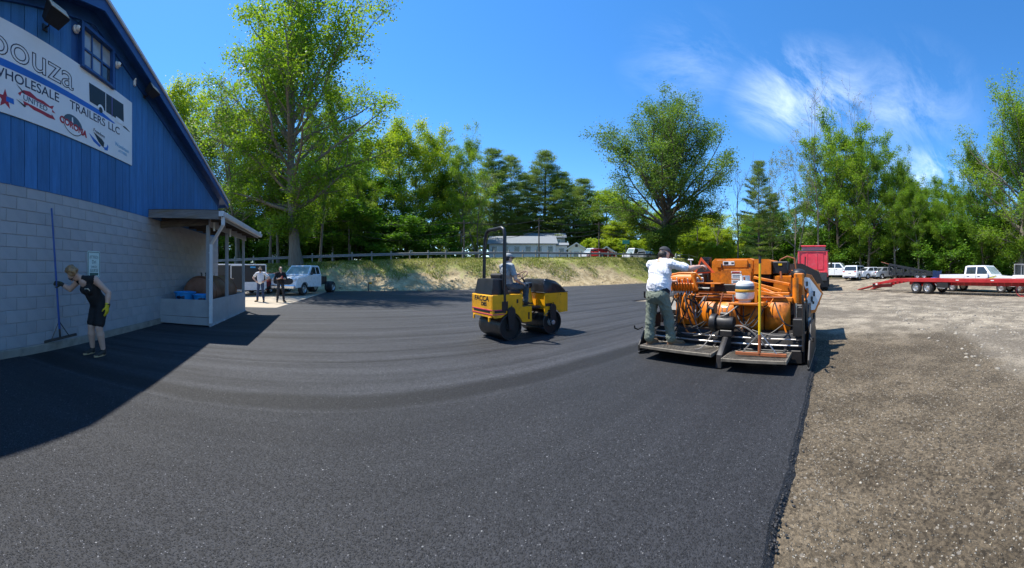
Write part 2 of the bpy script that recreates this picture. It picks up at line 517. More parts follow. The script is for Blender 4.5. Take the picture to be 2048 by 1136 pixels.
def ground_material():
    m = bpy.data.materials.new('ground'); MATS['ground'] = m; m.use_nodes = True
    t = m.node_tree; b = t.nodes['Principled BSDF']
    pos, e, r = yardcoords(t)
    big = tnoise(t, pos, 0.22, 5, 0.6); mid = tnoise(t, pos, 1.3, 6, 0.65); fine = tnoise(t, pos, 14, 6, 0.7); grain = tnoise(t, pos, 85, 3, 0.6)
    # gravel of the lot: pale, with grey and brown patches
    tan = tmix(t, tstep(t, mid, 0.38, 0.66), (0.17, 0.142, 0.104), (0.36, 0.305, 0.225))
    tan = tmix(t, tm(t, 'MULTIPLY', tstep(t, big, 0.46, 0.62), 0.85), tan, (0.135, 0.112, 0.084))
    tan = tmix(t, tm(t, 'MULTIPLY', tstep(t, fine, 0.5, 0.75), 0.6), tan, (0.45, 0.40, 0.31))
    # freshly graded strip beside the mat: brown fines
    brown = tmix(t, tstep(t, mid, 0.33, 0.68), (0.078, 0.060, 0.038), (0.152, 0.119, 0.078))
    brown = tmix(t, tm(t, 'MULTIPLY', tstep(t, big, 0.45, 0.62), 0.55), brown, (0.085, 0.066, 0.044))
    vor = N(t, 'ShaderNodeTexVoronoi'); vor.inputs['Scale'].default_value = 62; lnk(t, pos, vor.inputs['Vector'])
    sepc = N(t, 'ShaderNodeSeparateColor'); lnk(t, vor.outputs['Color'], sepc.inputs[0])
    fleck = tm(t, 'MULTIPLY', tstep(t, sepc.outputs[0], 0.80, 0.93), tm(t, 'SUBTRACT', 1.0, tstep(t, vor.outputs['Distance'], 0.30, 0.5)))
    brown = tmix(t, tm(t, 'MULTIPLY', fleck, 0.8), brown, (0.34, 0.31, 0.25))
    brown = tmix(t, tm(t, 'MULTIPLY', tstep(t, grain, 0.52, 0.7), 0.5), brown, (0.055, 0.046, 0.036))
    v3_ = N(t, 'ShaderNodeTexVoronoi'); v3_.inputs['Scale'].default_value = 26; lnk(t, pos, v3_.inputs['Vector'])
    s3 = N(t, 'ShaderNodeSeparateColor'); lnk(t, v3_.outputs['Color'], s3.inputs[0])
    f3 = tm(t, 'MULTIPLY', tstep(t, s3.outputs[1], 0.86, 0.95), tm(t, 'SUBTRACT', 1.0, tstep(t, v3_.outputs['Distance'], 0.22, 0.40)))
    brown = tmix(t, tm(t, 'MULTIPLY', f3, 0.75), brown, (0.30, 0.27, 0.225))
    rutn = tnoise(t, pos, 3.2, 5, 0.7)
    brown = tmix(t, tm(t, 'MULTIPLY', tstep(t, rutn, 0.52, 0.72), 0.35), brown, (0.060, 0.047, 0.032))
    def gritty(c, k):
        h_ = N(t, 'ShaderNodeHueSaturation'); lnk(t, c, h_.inputs['Color'])
        lnk(t, tm(t, 'ADD', tm(t, 'MULTIPLY', sepc.outputs[2], k), tm(t, 'ADD', tm(t, 'MULTIPLY', s3.outputs[2], k * 0.6), 1 - 0.8 * k)), h_.inputs['Value']); return h_.outputs[0]
    brown = gritty(brown, 0.85); tan = gritty(tan, 0.55)
    wob = tm(t, 'MULTIPLY_ADD', mid, 1.3, -0.65)
    edge = tm(t, 'ADD', tm(t, 'MULTIPLY', e, 0.11), tm(t, 'ADD', r, wob))
    strip = tm(t, 'MULTIPLY', tstep(t, edge, -2.35, -1.75), tm(t, 'SUBTRACT', 1.0, tstep(t, tm(t, 'ADD', e, wob), 6.5, 9.5)))
    lot = tmix(t, strip, tan, brown)
    # orange survey paint dashes on the gravel
    pl = tm(t, 'ABSOLUTE', tm(t, 'ADD', tm(t, 'SUBTRACT', tm(t, 'MULTIPLY', e, 0.42), 9.35), tm(t, 'ADD', r, tm(t, 'MULTIPLY', wob, 0.25))))
    pm_ = tm(t, 'MULTIPLY', tm(t, 'SUBTRACT', 1.0, tstep(t, pl, 0.05, 0.13)), tstep(t, tnoise(t, pos, 0.9, 3), 0.52, 0.60))
    pm_ = tm(t, 'MULTIPLY', pm_, tstep(t, fine, 0.35, 0.6))
    lot = tmix(t, tm(t, 'MULTIPLY', pm_, 0.7), lot, (0.55, 0.16, 0.08))
    # bank: bare soil with grass
    soil = tmix(t, tstep(t, mid, 0.35, 0.7), (0.33, 0.245, 0.125), (0.58, 0.46, 0.27))
    soil = tmix(t, tm(t, 'MULTIPLY', tstep(t, fine, 0.48, 0.72), 0.55), soil, (0.24, 0.18, 0.09))
    grass = tmix(t, tstep(t, fine, 0.35, 0.7), (0.15, 0.175, 0.03), (0.32, 0.32, 0.07))
    grass = tmix(t, tm(t, 'MULTIPLY', tstep(t, mid, 0.42, 0.66), 0.7), grass, (0.44, 0.40, 0.15))
    gm = tm(t, 'ADD', tm(t, 'MULTIPLY', tm(t, 'SUBTRACT', r, 28.7), 0.42), tm(t, 'MULTIPLY_ADD', big, 3.6, -1.8))
    gm = tm(t, 'ADD', gm, tm(t, 'MULTIPLY_ADD', mid, 2.0, -1.0))
    gm = tm(t, 'ADD', gm, tm(t, 'MULTIPLY', tstep(t, e, -2.0, -16.0), 1.2))
    gm = tm(t, 'ADD', gm, tm(t, 'MULTIPLY', tstep(t, e, 28.0, 42.0), 1.4))
    bankc = tmix(t, tstep(t, gm, -0.15, 0.5), soil, grass)
    wood = tmix(t, tstep(t, mid, 0.35, 0.7), (0.055, 0.062, 0.022), (0.12, 0.13, 0.045))
    bankc = tmix(t, tstep(t, r, 40.0, 46.0), bankc, wood)
    g = N(t, 'ShaderNodeSeparateXYZ'); lnk(t, pos, g.inputs[0])
    far = tm(t, 'MULTIPLY', tstep(t, tm(t, 'ADD', g.outputs[0], tm(t, 'MULTIPLY', wob, 3)), 44, 48), tm(t, 'SUBTRACT', 1.0, tstep(t, r, 22, 26)))
    lot = tmix(t, far, lot, wood)
    gfar = tm(t, 'MULTIPLY', tstep(t, tm(t, 'ADD', e, tm(t, 'MULTIPLY', wob, 3)), 46, 52), tm(t, 'SUBTRACT', 1.0, tstep(t, r, 24, 26)))
    lot = tmix(t, gfar, lot, grass)
    col = tmix(t, tstep(t, tm(t, 'ADD', r, tm(t, 'MULTIPLY', wob, 0.6)), 25.3, 26.0), lot, bankc)
    lnk(t, col, b.inputs['Base Color'])
    b.inputs['Roughness'].default_value = 0.93
    b.inputs['Specular IOR Level'].default_value = 0.25
    h = tm(t, 'ADD', tm(t, 'MULTIPLY', fine, 1.2), tm(t, 'ADD', tm(t, 'MULTIPLY', grain, 0.35), tm(t, 'MULTIPLY', fleck, 0.5)))
    bp = N(t, 'ShaderNodeBump'); bp.inputs['Strength'].default_value = 1.0; bp.inputs['Distance'].default_value = 0.03
    lnk(t, h, bp.inputs['Height']); lnk(t, bp.outputs[0], b.inputs['Normal'])
ground_material()

def lines(segs):
    """coordinate lines from (start, end, step) runs"""
    o = [segs[0][0]]
    for a, b, st in segs:
        n = max(1, int(round((b - a) / st)))
        o += [a + (b - a) * (i + 1) / n for i in range(n)]
    return np.array(o)
def sheet(es, rs, zf, name, m, kind):
    E_, R_ = np.meshgrid(es, rs, indexing='ij')
    Z = zf(E_, R_)
    X = E_ * EX.x + R_ * RX.x; Y = E_ * EX.y + R_ * RX.y
    V = np.stack([X, Y, Z], -1).reshape(-1, 3)
    ne, nr = len(es), len(rs)
    i = (np.arange(ne - 1)[:, None] * nr + np.arange(nr - 1)[None, :]).ravel()
    Fq = np.stack([i, i + nr, i + nr + 1, i + 1], -1)
    return npmesh(name, V, Fq, m, smooth=True, kind=kind)
es = lines([(-500, -60, 40), (-60, -20, 2.5), (-20, -8, 0.6), (-8, 14, 0.13), (14, 50, 0.5), (50, 100, 3), (100, 600, 50)])
rs = lines([(-500, -80, 40), (-80, -30, 3), (-30, -10, 0.8), (-10, 0.6, 0.13), (0.6, 25, 1.5), (25, 32, 0.16), (32, 46, 1), (46, 130, 4), (130, 600, 50)])
ground = sheet(es, rs, terrain, 'ground', 'ground', 'structure')
ground['label'] = 'gravel lot and bare earth bank'

mat('road_asphalt', (0.07, 0.07, 0.072), 0.85, var=0.2)
road = sheet(lines([(-120, 100, 4)]), np.array([33.0, 36.4, 39.8]), lambda e, r: ztop(e) + 0.02 + 0 * r, 'road', 'road_asphalt', 'structure')
mat('paint_yellow', (0.55, 0.38, 0.04), 0.7)
MBm = MB()
for k in range(-120, 100, 4):
    for off in (-0.13, 0.06):
        MBm.quad(*[T(k + a, 36.4 + off + c, ztop(k + a) + 0.026) for a, c in ((0, 0), (4, 0), (4, 0.09), (0, 0.09))])
struct(MBm.build('road_marking', 'paint_yellow'))

# ------------------------------------------------------------------ fresh asphalt, one slab per lane
def asphalt_material(name, dark, light, coarse, streak):
    m = bpy.data.materials.new(name); MATS[name] = m; m.use_nodes = True
    t = m.node_tree; b = t.nodes['Principled BSDF']
    pos, e, r = yardcoords(t)
    cmb = N(t, 'ShaderNodeCombineXYZ'); lnk(t, tm(t, 'MULTIPLY', e, 0.07), cmb.inputs[0]); lnk(t, tm(t, 'MULTIPLY', r, 1.25), cmb.inputs[1])
    st = tnoise(t, cmb.outputs[0], 1.6, 5, 0.6, 0.25)
    cmb2 = N(t, 'ShaderNodeCombineXYZ'); lnk(t, tm(t, 'MULTIPLY', e, 0.35), cmb2.inputs[0]); lnk(t, tm(t, 'MULTIPLY', r, 5.0), cmb2.inputs[1])
    st2 = tnoise(t, cmb2.outputs[0], 1.2, 4, 0.6, 0.4)
    blot = tnoise(t, pos, 0.5, 5, 0.6)
    grain = tnoise(t, pos, 70, 4, 0.65)
    f = tm(t, 'ADD', tm(t, 'MULTIPLY', tm(t, 'SUBTRACT', st, 0.5), streak), tm(t, 'MULTIPLY', tm(t, 'SUBTRACT', blot, 0.5), 0.9))
    f = tm(t, 'ADD', f, tm(t, 'MULTIPLY', tm(t, 'SUBTRACT', st2, 0.5), streak * 0.55))
    f = tm(t, 'ADD', f, 0.5, clamp=True)
    col = tmix(t, f, dark, light)
    wv = tm(t, 'MULTIPLY_ADD', tnoise(t, pos, 0.7, 3), 0.24, -0.12)
    rw_ = tm(t, 'ADD', r, wv)
    for c0, hw_, am in ((3.60, 0.33, 0.95), (5.25, 0.10, 0.5), (5.85, 0.07, 0.45), (7.15, 0.16, 0.5), (8.7, 0.10, 0.4), (10.3, 0.2, 0.45), (12.6, 0.25, 0.35), (15.5, 0.3, 0.4), (19.0, 0.35, 0.35), (22.0, 0.4, 0.35)):
        bd_ = tm(t, 'SUBTRACT', 1.0, tstep(t, tm(t, 'ABSOLUTE', tm(t, 'SUBTRACT', rw_, c0)), hw_ * 0.35, hw_))
        col = tmix(t, tm(t, 'MULTIPLY', bd_, am), col, (0.0075, 0.0077, 0.0085))
    vor = N(t, 'ShaderNodeTexVoronoi'); vor.inputs['Scale'].default_value = 95; lnk(t, pos, vor.inputs['Vector'])
    sc_ = N(t, 'ShaderNodeSeparateColor'); lnk(t, vor.outputs['Color'], sc_.inputs[0])
    body = tm(t, 'SUBTRACT', 1.0, tstep(t, vor.outputs['Distance'], 0.25, 0.5))
    fleck = tm(t, 'MULTIPLY', tstep(t, sc_.outputs[0], 0.88, 0.97), body)
    v2 = N(t, 'ShaderNodeTexVoronoi'); v2.inputs['Scale'].default_value = 48; lnk(t, pos, v2.inputs['Vector'])
    s2 = N(t, 'ShaderNodeSeparateColor'); lnk(t, v2.outputs['Color'], s2.inputs[0])
    f2 = tm(t, 'MULTIPLY', tstep(t, s2.outputs[0], 0.975, 0.995), tm(t, 'SUBTRACT', 1.0, tstep(t, v2.outputs['Distance'], 0.18, 0.32)))
    col = tmix(t, tm(t, 'MULTIPLY', fleck, tm(t, 'MULTIPLY_ADD', blot, 0.9, 0.15)), col, (0.20, 0.20, 0.21))
    col = tmix(t, tm(t, 'MULTIPLY', f2, 0.6), col, (0.34, 0.34, 0.34))
    hv_ = N(t, 'ShaderNodeHueSaturation'); lnk(t, col, hv_.inputs['Color'])
    lnk(t, tm(t, 'ADD', tm(t, 'MULTIPLY', sc_.outputs[2], 0.8), tm(t, 'ADD', tm(t, 'MULTIPLY', s2.outputs[2], 0.4), 0.36)), hv_.inputs['Value']); col = hv_.outputs[0]
    pits = tm(t, 'MULTIPLY', tstep(t, sc_.outputs[1], 0.55, 0.9), 0.55)
    col = tmix(t, pits, col, (0.006, 0.006, 0.006))
    lnk(t, col, b.inputs['Base Color'])
    lnk(t, tm(t, 'ADD', 0.42, tm(t, 'ADD', tm(t, 'MULTIPLY', grain, 0.22), tm(t, 'MULTIPLY', blot, 0.36))), b.inputs['Roughness'])
    b.inputs['Specular IOR Level'].default_value = 0.42
    h = tm(t, 'ADD', tm(t, 'MULTIPLY', body, 0.8), tm(t, 'MULTIPLY', grain, 1.1))
    bp = N(t, 'ShaderNodeBump'); bp.inputs['Strength'].default_value = coarse; bp.inputs['Distance'].default_value = 0.006
    lnk(t, h, bp.inputs['Height']); lnk(t, bp.outputs[0], b.inputs['Normal'])
asphalt_material('asphalt_loose', (0.0140, 0.0148, 0.0173), (0.034, 0.0356, 0.040), 1.0, 1.4)
asphalt_material('asphalt_rolled', (0.0170, 0.0180, 0.0210), (0.054, 0.0565, 0.0635), 0.8, 2.7)

def lane(r0, r1, e0, e1, z, m, label, wob0=0.012, wob1=0.012, edge_step=0.1, slope0=0.006, slope1=0.006):
    """slab of asphalt with ragged edges; e0, e1 numbers or functions of r"""
    n = int((max(e1(r0), e1(r1)) if callable(e1) else e1) / 1 - (e0 if not callable(e0) else min(e0(r0), e0(r1))) / 1)
    E0 = e0 if callable(e0) else (lambda r: e0)
    E1 = e1 if callable(e1) else (lambda r: e1)
    K = int(min(900, max(60, n / edge_step)))
    i0, i1 = (0.02 if slope0 > 0.01 else 0.0), (0.02 if slope1 > 0.01 else 0.0)
    mid = [r0 + i0 + (r1 - r0 - i0 - i1) * q for q in (0.0, 0.08, 0.25, 0.5, 0.75, 0.92, 1.0)]
    cols = [('b', r0 - slope0)] + [('t', q) for q in mid] + [('b', r1 + slope1)]
    V = np.zeros((K + 1, len(cols), 3))
    for j, (kd, q) in enumerate(cols):
        a, b_ = E0(q), E1(q)
        tt = np.linspace(0, 1, K + 1)
        e = a + (b_ - a) * tt
        rr = np.full(K + 1, q)
        if j <= 1: rr = rr + (fbm(e * 1.1, e * 0 + r0, 40) - 0.47) * wob0 * 5 + (vnoise(e * 9, e * 0 + r0, 41) - 0.5) * wob0 * 1.6
        if j >= len(cols) - 2: rr = rr + (fbm(e * 1.1, e * 0 + r1, 40) - 0.47) * wob1 * 5 + (vnoise(e * 9, e * 0 + r1, 41) - 0.5) * wob1 * 1.6
        zz_ = np.full(K + 1, z if kd == 't' else -0.075)
        if kd == 't': zz_ = zz_ + (fbm(e * 0.5, rr * 1.6, 44) - 0.47) * 0.006
        V[:, j, 0] = e * EX.x + rr * RX.x; V[:, j, 1] = e * EX.y + rr * RX.y; V[:, j, 2] = zz_
    nr = len(cols)
    i = (np.arange(K)[:, None] * nr + np.arange(nr - 1)[None, :]).ravel()
    Fq = np.stack([i, i + nr, i + nr + 1, i + 1], -1)
    # end skirts
    v = V.reshape(-1, 3); base = len(v)
    add = []; fx = []
    for row in (0, K):
        o_ = base + len(add)
        for j in range(nr):
            p = V[row, j].copy(); p[2] = -0.075; add.append(p)
        for j in range(nr - 1): fx.append((row * nr + j, row * nr + j + 1, o_ + j + 1, o_ + j))
    v = np.vstack([v, np.array(add)]); Fq = np.vstack([Fq, np.array(fx)])
    o = npmesh('asphalt_lane', v, Fq, m, smooth=False, kind='structure')
    me = o.data
    me.polygons.foreach_set('use_smooth', np.ones(len(me.polygons), dtype=bool)); me.set_sharp_from_angle(angle=math.radians(25))
    o['label'] = label
    return o
WALL_E = -4.51
lane(0.36, 3.30, WALL_E - 0.02, 5.6, 0.0, 'asphalt_loose', 'fresh loose black asphalt lane behind the paver', wob0=0.02, wob1=0.006, slope0=0.05)
lane(3.322, 5.20, WALL_E - 0.02, 12.4, -0.010, 'asphalt_rolled', 'rolled asphalt lane under the roller', 0.006, 0.004)
lane(5.212, 7.10, WALL_E - 0.02, 12.9, -0.012, 'asphalt_rolled', 'rolled asphalt lane beyond the roller', 0.004, 0.004)
lane(7.112, 9.90, WALL_E - 0.02, 13.5, -0.014, 'asphalt_rolled', 'wide rolled asphalt lane reaching the unpaved wedge', 0.004, 0.006)
lane(9.91, 13.35, WALL_E - 0.02, 62, -0.016, 'asphalt_rolled', 'long rolled asphalt lane in front of the concrete apron', 0.004, 0.004, 0.2)
lane(13.36, 25.8, lambda r: -2.0 + (r - 13.36) * 0.19, 62, -0.018, 'asphalt_rolled', 'broad rolled asphalt area below the bank', 0.004, 0.05, 0.2, slope1=0.05)

# concrete apron in slabs
mat('concrete_tan', (0.40, 0.335, 0.245), 0.85, var=0.16, scale=1.6, bump=0.35, bscale=40, dirt=(0.22, 0.18, 0.13), dirt_amt=0.6, dirt_scale=0.8, rnd=0.08)
apron = bpy.data.objects.new('concrete_apron', None); C.objects.link(apron); struct(apron)
for i in range(4):
    r0 = 13.4 + i * 3.12; r1 = r0 + 3.09
    for j in range(5):
        ea0 = -2.05 + (r0 - 13.36) * 0.19; ea1 = -2.05 + (r1 - 13.36) * 0.19
        a0 = ea0 - j * 3.3; a1 = ea1 - j * 3.3
        m_ = MB()
        zt = -0.028 + RNG.uniform(-0.006, 0.006)
        pts = [T(a0, r0), T(a1, r1), T(a1 - 3.27, r1), T(a0 - 3.27, r0)]
        c_ = sum(pts, Vector()) / 4
        ins = [p + (c_ - p).normalized() * 0.02 for p in pts]
        m_.loft([[p + Vector((0, 0, -0.12)) for p in pts], [p + Vector((0, 0, zt - 0.012)) for p in pts], [p + Vector((0, 0, zt)) for p in ins]])
        m_.build('slab', 'concrete_tan', apron)

# ------------------------------------------------------------------ loose stones, crumbs and grass (uncountable)
ICO_V = None
def ico():
    bm = bmesh.new(); bmesh.ops.create_icosphere(bm, subdivisions=1, radius=1)
    v = np.array([p.co for p in bm.verts]); bm.verts.index_update()
    f = np.array([[q.index for q in fc.verts] for fc in bm.faces]); bm.free(); return v, f
ICO_V, ICO_F = ico()
def scatter_stones(name, P, Rad, m, label, seed, flat=0.6):
    g = np.random.default_rng(seed); n = len(P)
    A = g.uniform(0, 2 * PI, n); sc = Rad[:, None] * np.stack([g.uniform(0.7, 1.4, n), g.uniform(0.7, 1.2, n), g.uniform(0.45, 0.8, n) * flat / 0.6], -1)
    V = ICO_V[None] * sc[:, None, :] * g.uniform(0.78, 1.2, (n, len(ICO_V), 1))
    ca, sa = np.cos(A)[:, None], np.sin(A)[:, None]
    V = np.stack([V[..., 0] * ca - V[..., 1] * sa, V[..., 0] * sa + V[..., 1] * ca, V[..., 2]], -1) + P[:, None, :]
    Fq = (ICO_F[None] + (np.arange(n) * len(ICO_V))[:, None, None]).reshape(-1, 3)
    o = npmesh(name, V.reshape(-1, 3), Fq, m, kind='stuff'); o['label'] = label; return o
g = np.random.default_rng(5)
mat('stone', (0.23, 0.205, 0.165), 0.85, var=0.2, island=0.6)
mat('tar_crumb', (0.022, 0.022, 0.024), 0.6, var=0.2, island=0.4)
n = 13000
e_ = g.uniform(-3.5, 9, n) ; r_ = 0.25 - np.abs(g.normal(0, 1.0, n)) * 3.0
Pst = np.stack([e_ * EX.x + r_ * RX.x, e_ * EX.y + r_ * RX.y, terrain(e_, r_) + 0.001], -1)
scatter_stones('gravel', Pst, g.uniform(0.0025, 0.007, n) * (1 + (g.random(n) > 0.97) * g.uniform(0.5, 1.8, n)), 'stone', 'loose pale pebbles on brown graded soil', 6)
n = 2600
e_ = np.concatenate([g.uniform(14, 45, 1200), g.uniform(4, 14, 1400)]); r_ = np.concatenate([g.uniform(-26, 4, 1200), g.uniform(-16, -2, 1400)])
Pst = np.stack([e_ * EX.x + r_ * RX.x, e_ * EX.y + r_ * RX.y, terrain(e_, r_) + 0.002], -1)
scatter_stones('gravel', Pst, g.uniform(0.012, 0.05, n), 'stone', 'coarse loose stones across the pale lot', 7)
n = 1700
e_ = g.uniform(-4.3, 5.4, n); r_ = 0.345 + g.normal(0, 0.014, n) - (g.random(n) > 0.95) * np.abs(g.normal(0, 0.06, n))
Pst = np.stack([e_ * EX.x + r_ * RX.x, e_ * EX.y + r_ * RX.y, np.where(r_ > 0.34, -0.022, -0.045) + g.uniform(-0.008, 0.010, n)], -1)
scatter_stones('asphalt_crumbs', Pst, g.uniform(0.004, 0.011, n), 'tar_crumb', 'black asphalt crumbs along the raw lane edge', 8)
# clods and stones on the bank
mat('clod', (0.42, 0.32, 0.19), 0.95, var=0.25, island=0.5)
n = 1300
e_ = g.uniform(-18, 45, n); r_ = 25.7 + 4.4 * g.random(n) ** 1.2
Pst = np.stack([e_ * EX.x + r_ * RX.x, e_ * EX.y + r_ * RX.y, terrain(e_, r_) + 0.01], -1)
scatter_stones('bank_debris', Pst, g.uniform(0.025, 0.09, n) * (1 + (g.random(n) > 0.97) * 1.3), 'clod', 'clods of dry earth on the bank', 9)

def blades(name, P, H, m, label, seed, width=0.02, lean=0.5, curl=False):
    """blades of grass or straw: one bent triangle pair each"""
    g = np.random.default_rng(seed); n = len(P)
    a = g.uniform(0, 2 * PI, n); ln = g.uniform(0.1, lean, n) * H
    d = np.stack([np.cos(a), np.sin(a), np.zeros(n)], -1); w = np.stack([-np.sin(a), np.cos(a), np.zeros(n)], -1) * width * g.uniform(0.6, 1.4, n)[:, None]
    up = np.zeros((n, 3)); up[:, 2] = H
    p0 = P - w; p1 = P + w; p2 = P + d * (ln * 0.35)[:, None] + up * 0.6 + w * 0.7; p3 = P + d * (ln * 0.35)[:, None] + up * 0.6 - w * 0.7
    p4 = P + d * ln[:, None] + up * g.uniform(0.75, 1.0, n)[:, None]
    V = np.stack([p0, p1, p2, p3, p4], 1).reshape(-1, 3)
    o = (np.arange(n) * 5)[:, None]
    Fq = np.concatenate([o + np.array([[0, 1, 2]]), o + np.array([[0, 2, 3]]), o + np.array([[3, 2, 4]])])
    ob = npmesh(name, V, Fq, m, kind='stuff'); ob['label'] = label; return ob
leafmat('grass_leaf', [(0.07, 0.11, 0.015), (0.14, 0.19, 0.028), (0.23, 0.26, 0.05), (0.34, 0.32, 0.12)], 0.35)
leafmat('straw_leaf', [(0.30, 0.23, 0.12), (0.48, 0.38, 0.22), (0.58, 0.50, 0.33)], 0.15)
def bank_points(n, e0, e1, r0, r1, seed, thr, fr=0.5):
    g = np.random.default_rng(seed); out_e = []; out_r = []
    e = g.uniform(e0, e1, n * 4); r = g.uniform(r0, r1, n * 4)
    dens = fbm(e * fr, r * fr, 61) + (r - 28.4) * 0.07
    k = dens + g.normal(0, 0.05, n * 4) > thr
    e = e[k][:n]; r = r[k][:n]
    return np.stack([e * EX.x + r * RX.x, e * EX.y + r * RX.y, terrain(e, r) - 0.01], -1)
Pg = np.vstack([bank_points(34000, -22, 48, 25.8, 31.8, 71, 0.54), bank_points(7000, -24, -4, 25.8, 31, 72, 0.44), bank_points(9000, -24, 52, 29.2, 31.8, 73, 0.40)])
gg = np.random.default_rng(74)
blades('grass', Pg, gg.uniform(0.07, 0.26, len(Pg)), 'grass_leaf', 'patchy spring grass on the bank', 75, 0.022, 0.9)
Pg = bank_points(9000, -20, 46, 25.8, 30.5, 76, 0.40)
blades('straw', Pg, gg.uniform(0.04, 0.2, len(Pg)), 'straw_leaf', 'dry straw and dead stems on the bank', 77, 0.018, 2.4)
# bits of straw on the graded strip
n = 900
e_ = gg.uniform(-2, 9, n); r_ = -gg.uniform(0.1, 4.5, n)
Pq = np.stack([e_ * EX.x + r_ * RX.x, e_ * EX.y + r_ * RX.y, terrain(e_, r_) + 0.003], -1)
blades('straw', Pq, gg.uniform(0.005, 0.012, n), 'straw_leaf', 'scraps of straw trodden into the graded strip', 78, 0.0016, 4.0)

# ------------------------------------------------------------------ guard rail along the road
mat('galvanised', (0.20, 0.205, 0.21), 0.7, 0.0, var=0.12, dirt=(0.16, 0.155, 0.145), dirt_amt=0.4)
mat('weathered_post', (0.24, 0.225, 0.20), 0.8, var=0.2, rnd=0.15)
rail = thing('guard_rail', 'grey steel guard rail on posts along the top of the bank', 'guard rail', T(0, 31.0, 0), PHI)
prof = [(0, 0.26), (0.05, 0.235), (0.05, 0.185), (0, 0.14), (0, 0.12), (0.05, 0.075), (0.05, 0.025), (0, 0.0)]
def railz(e): return float(ztop(np.array([e]))[0]) + 0.10
m_ = MB()
for k in range(-24, 64, 4):
    a, b2 = k, k + 4
    ring = lambda e: [(e, -0.02 - q[0], railz(e) + 0.40 + q[1]) for q in prof] + [(e, -0.012 - q[0] + 0.02, railz(e) + 0.40 + q[1]) for q in prof[::-1]]
    m_.loft([ring(a), ring(b2 - 0.01)])
m_.build('rail_beam', 'galvanised', rail)
pm0 = MB(); pm0.box((0, 0.09, 0.36), (0.12, 0.16, 1.0), 0.01)
pm0.box((0, 0.0, 0.55), (0.10, 0.05, 0.30))
pme = pm0.mesh('post', 'weathered_post')
for k in range(47):
    e = -24 + k * 1.9
    o = bpy.data.objects.new('post', pme); C.objects.link(o); o.parent = rail; o.location = (e, 0, railz(e))

# ------------------------------------------------------------------ the blue gabled building
mat('block_paint', (0.36, 0.372, 0.392), 0.55, var=0.10, scale=3, bump=0.5, bscale=55, dirt=(0.36, 0.36, 0.36), dirt_amt=0.45, dirt_scale=2.2, rnd=0.05, spec=0.4)
mat('mortar', (0.325, 0.335, 0.352), 0.7, var=0.25, scale=9, bump=0.6, bscale=60, dirt=(0.62, 0.63, 0.64), dirt_amt=0.9, dirt_scale=3)
mat('siding_blue', (0.038, 0.155, 0.375), 0.5, var=0.22, scale=2.2, bump=0.35, bscale=30, stretch=(6, 6, 0.7), rnd=0.14, dirt=(0.06, 0.19, 0.41), dirt_amt=0.5, spec=0.4)
mat('trim_blue', (0.014, 0.066, 0.22), 0.5, var=0.2, scale=3, bump=0.1)
mat('roof_shingle', (0.05, 0.05, 0.055), 0.9, var=0.3, scale=12, bump=0.6, bscale=40)
mat('drip_edge', (0.62, 0.62, 0.62), 0.5)
mat('footing', (0.30, 0.27, 0.225), 0.9, var=0.25, scale=3, bump=0.6, bscale=40, dirt=(0.12, 0.11, 0.10), dirt_amt=0.6, dirt_scale=4)
mat('dark_glass', (0.05, 0.06, 0.07), 0.06, spec=0.7, var=0.3, scale=0.6)
mat('dirty_glass', (0.32, 0.34, 0.35), 0.18, var=0.35, scale=1.6, spec=0.7)
mat('white_plastic', (0.75, 0.75, 0.73), 0.35, var=0.05)
mat('black_metal', (0.018, 0.018, 0.02), 0.45, var=0.2)
mat('lens_cream', (0.55, 0.52, 0.42), 0.3, var=0.15, scale=8)
def BL(x, r, z): return (x, r - 5.0, z)
bld = thing('gabled_building', 'blue gabled building with grey painted block wall beside the fresh asphalt', 'building', T(WALL_E, 5.0, 0), PHI)
R_END = 13.18; R_BEG = -2.8; RIDGE = 5.2
def zroof(r): return 7.03 - 0.30 * (r - RIDGE) if r >= RIDGE else 7.03 - 0.33 * (RIDGE - r)
Z_SID = 2.93
# core walls behind the blocks
m_ = MB()
m_.box(BL(-0.110, (R_END + R_BEG) / 2, 1.5), (0.24, R_END - R_BEG - 0.04, 3.0))
m_.box(BL(-6.0, R_END - 0.12, 1.6), (11.5, 0.22, 3.2)); m_.box(BL(-6.0, R_BEG + 0.12, 1.6), (11.5, 0.22, 3.2))
m_.box(BL(-11.8, (R_END + R_BEG) / 2, 1.6), (0.22, R_END - R_BEG - 0.5, 3.2))
m_.build('mortar_wall', 'mortar', bld)
m_ = MB(); m_.box(BL(0.0, (R_END + R_BEG) / 2, 0.03), (0.07, R_END - R_BEG, 0.22), 0.012); m_.build('footing', 'footing', bld)
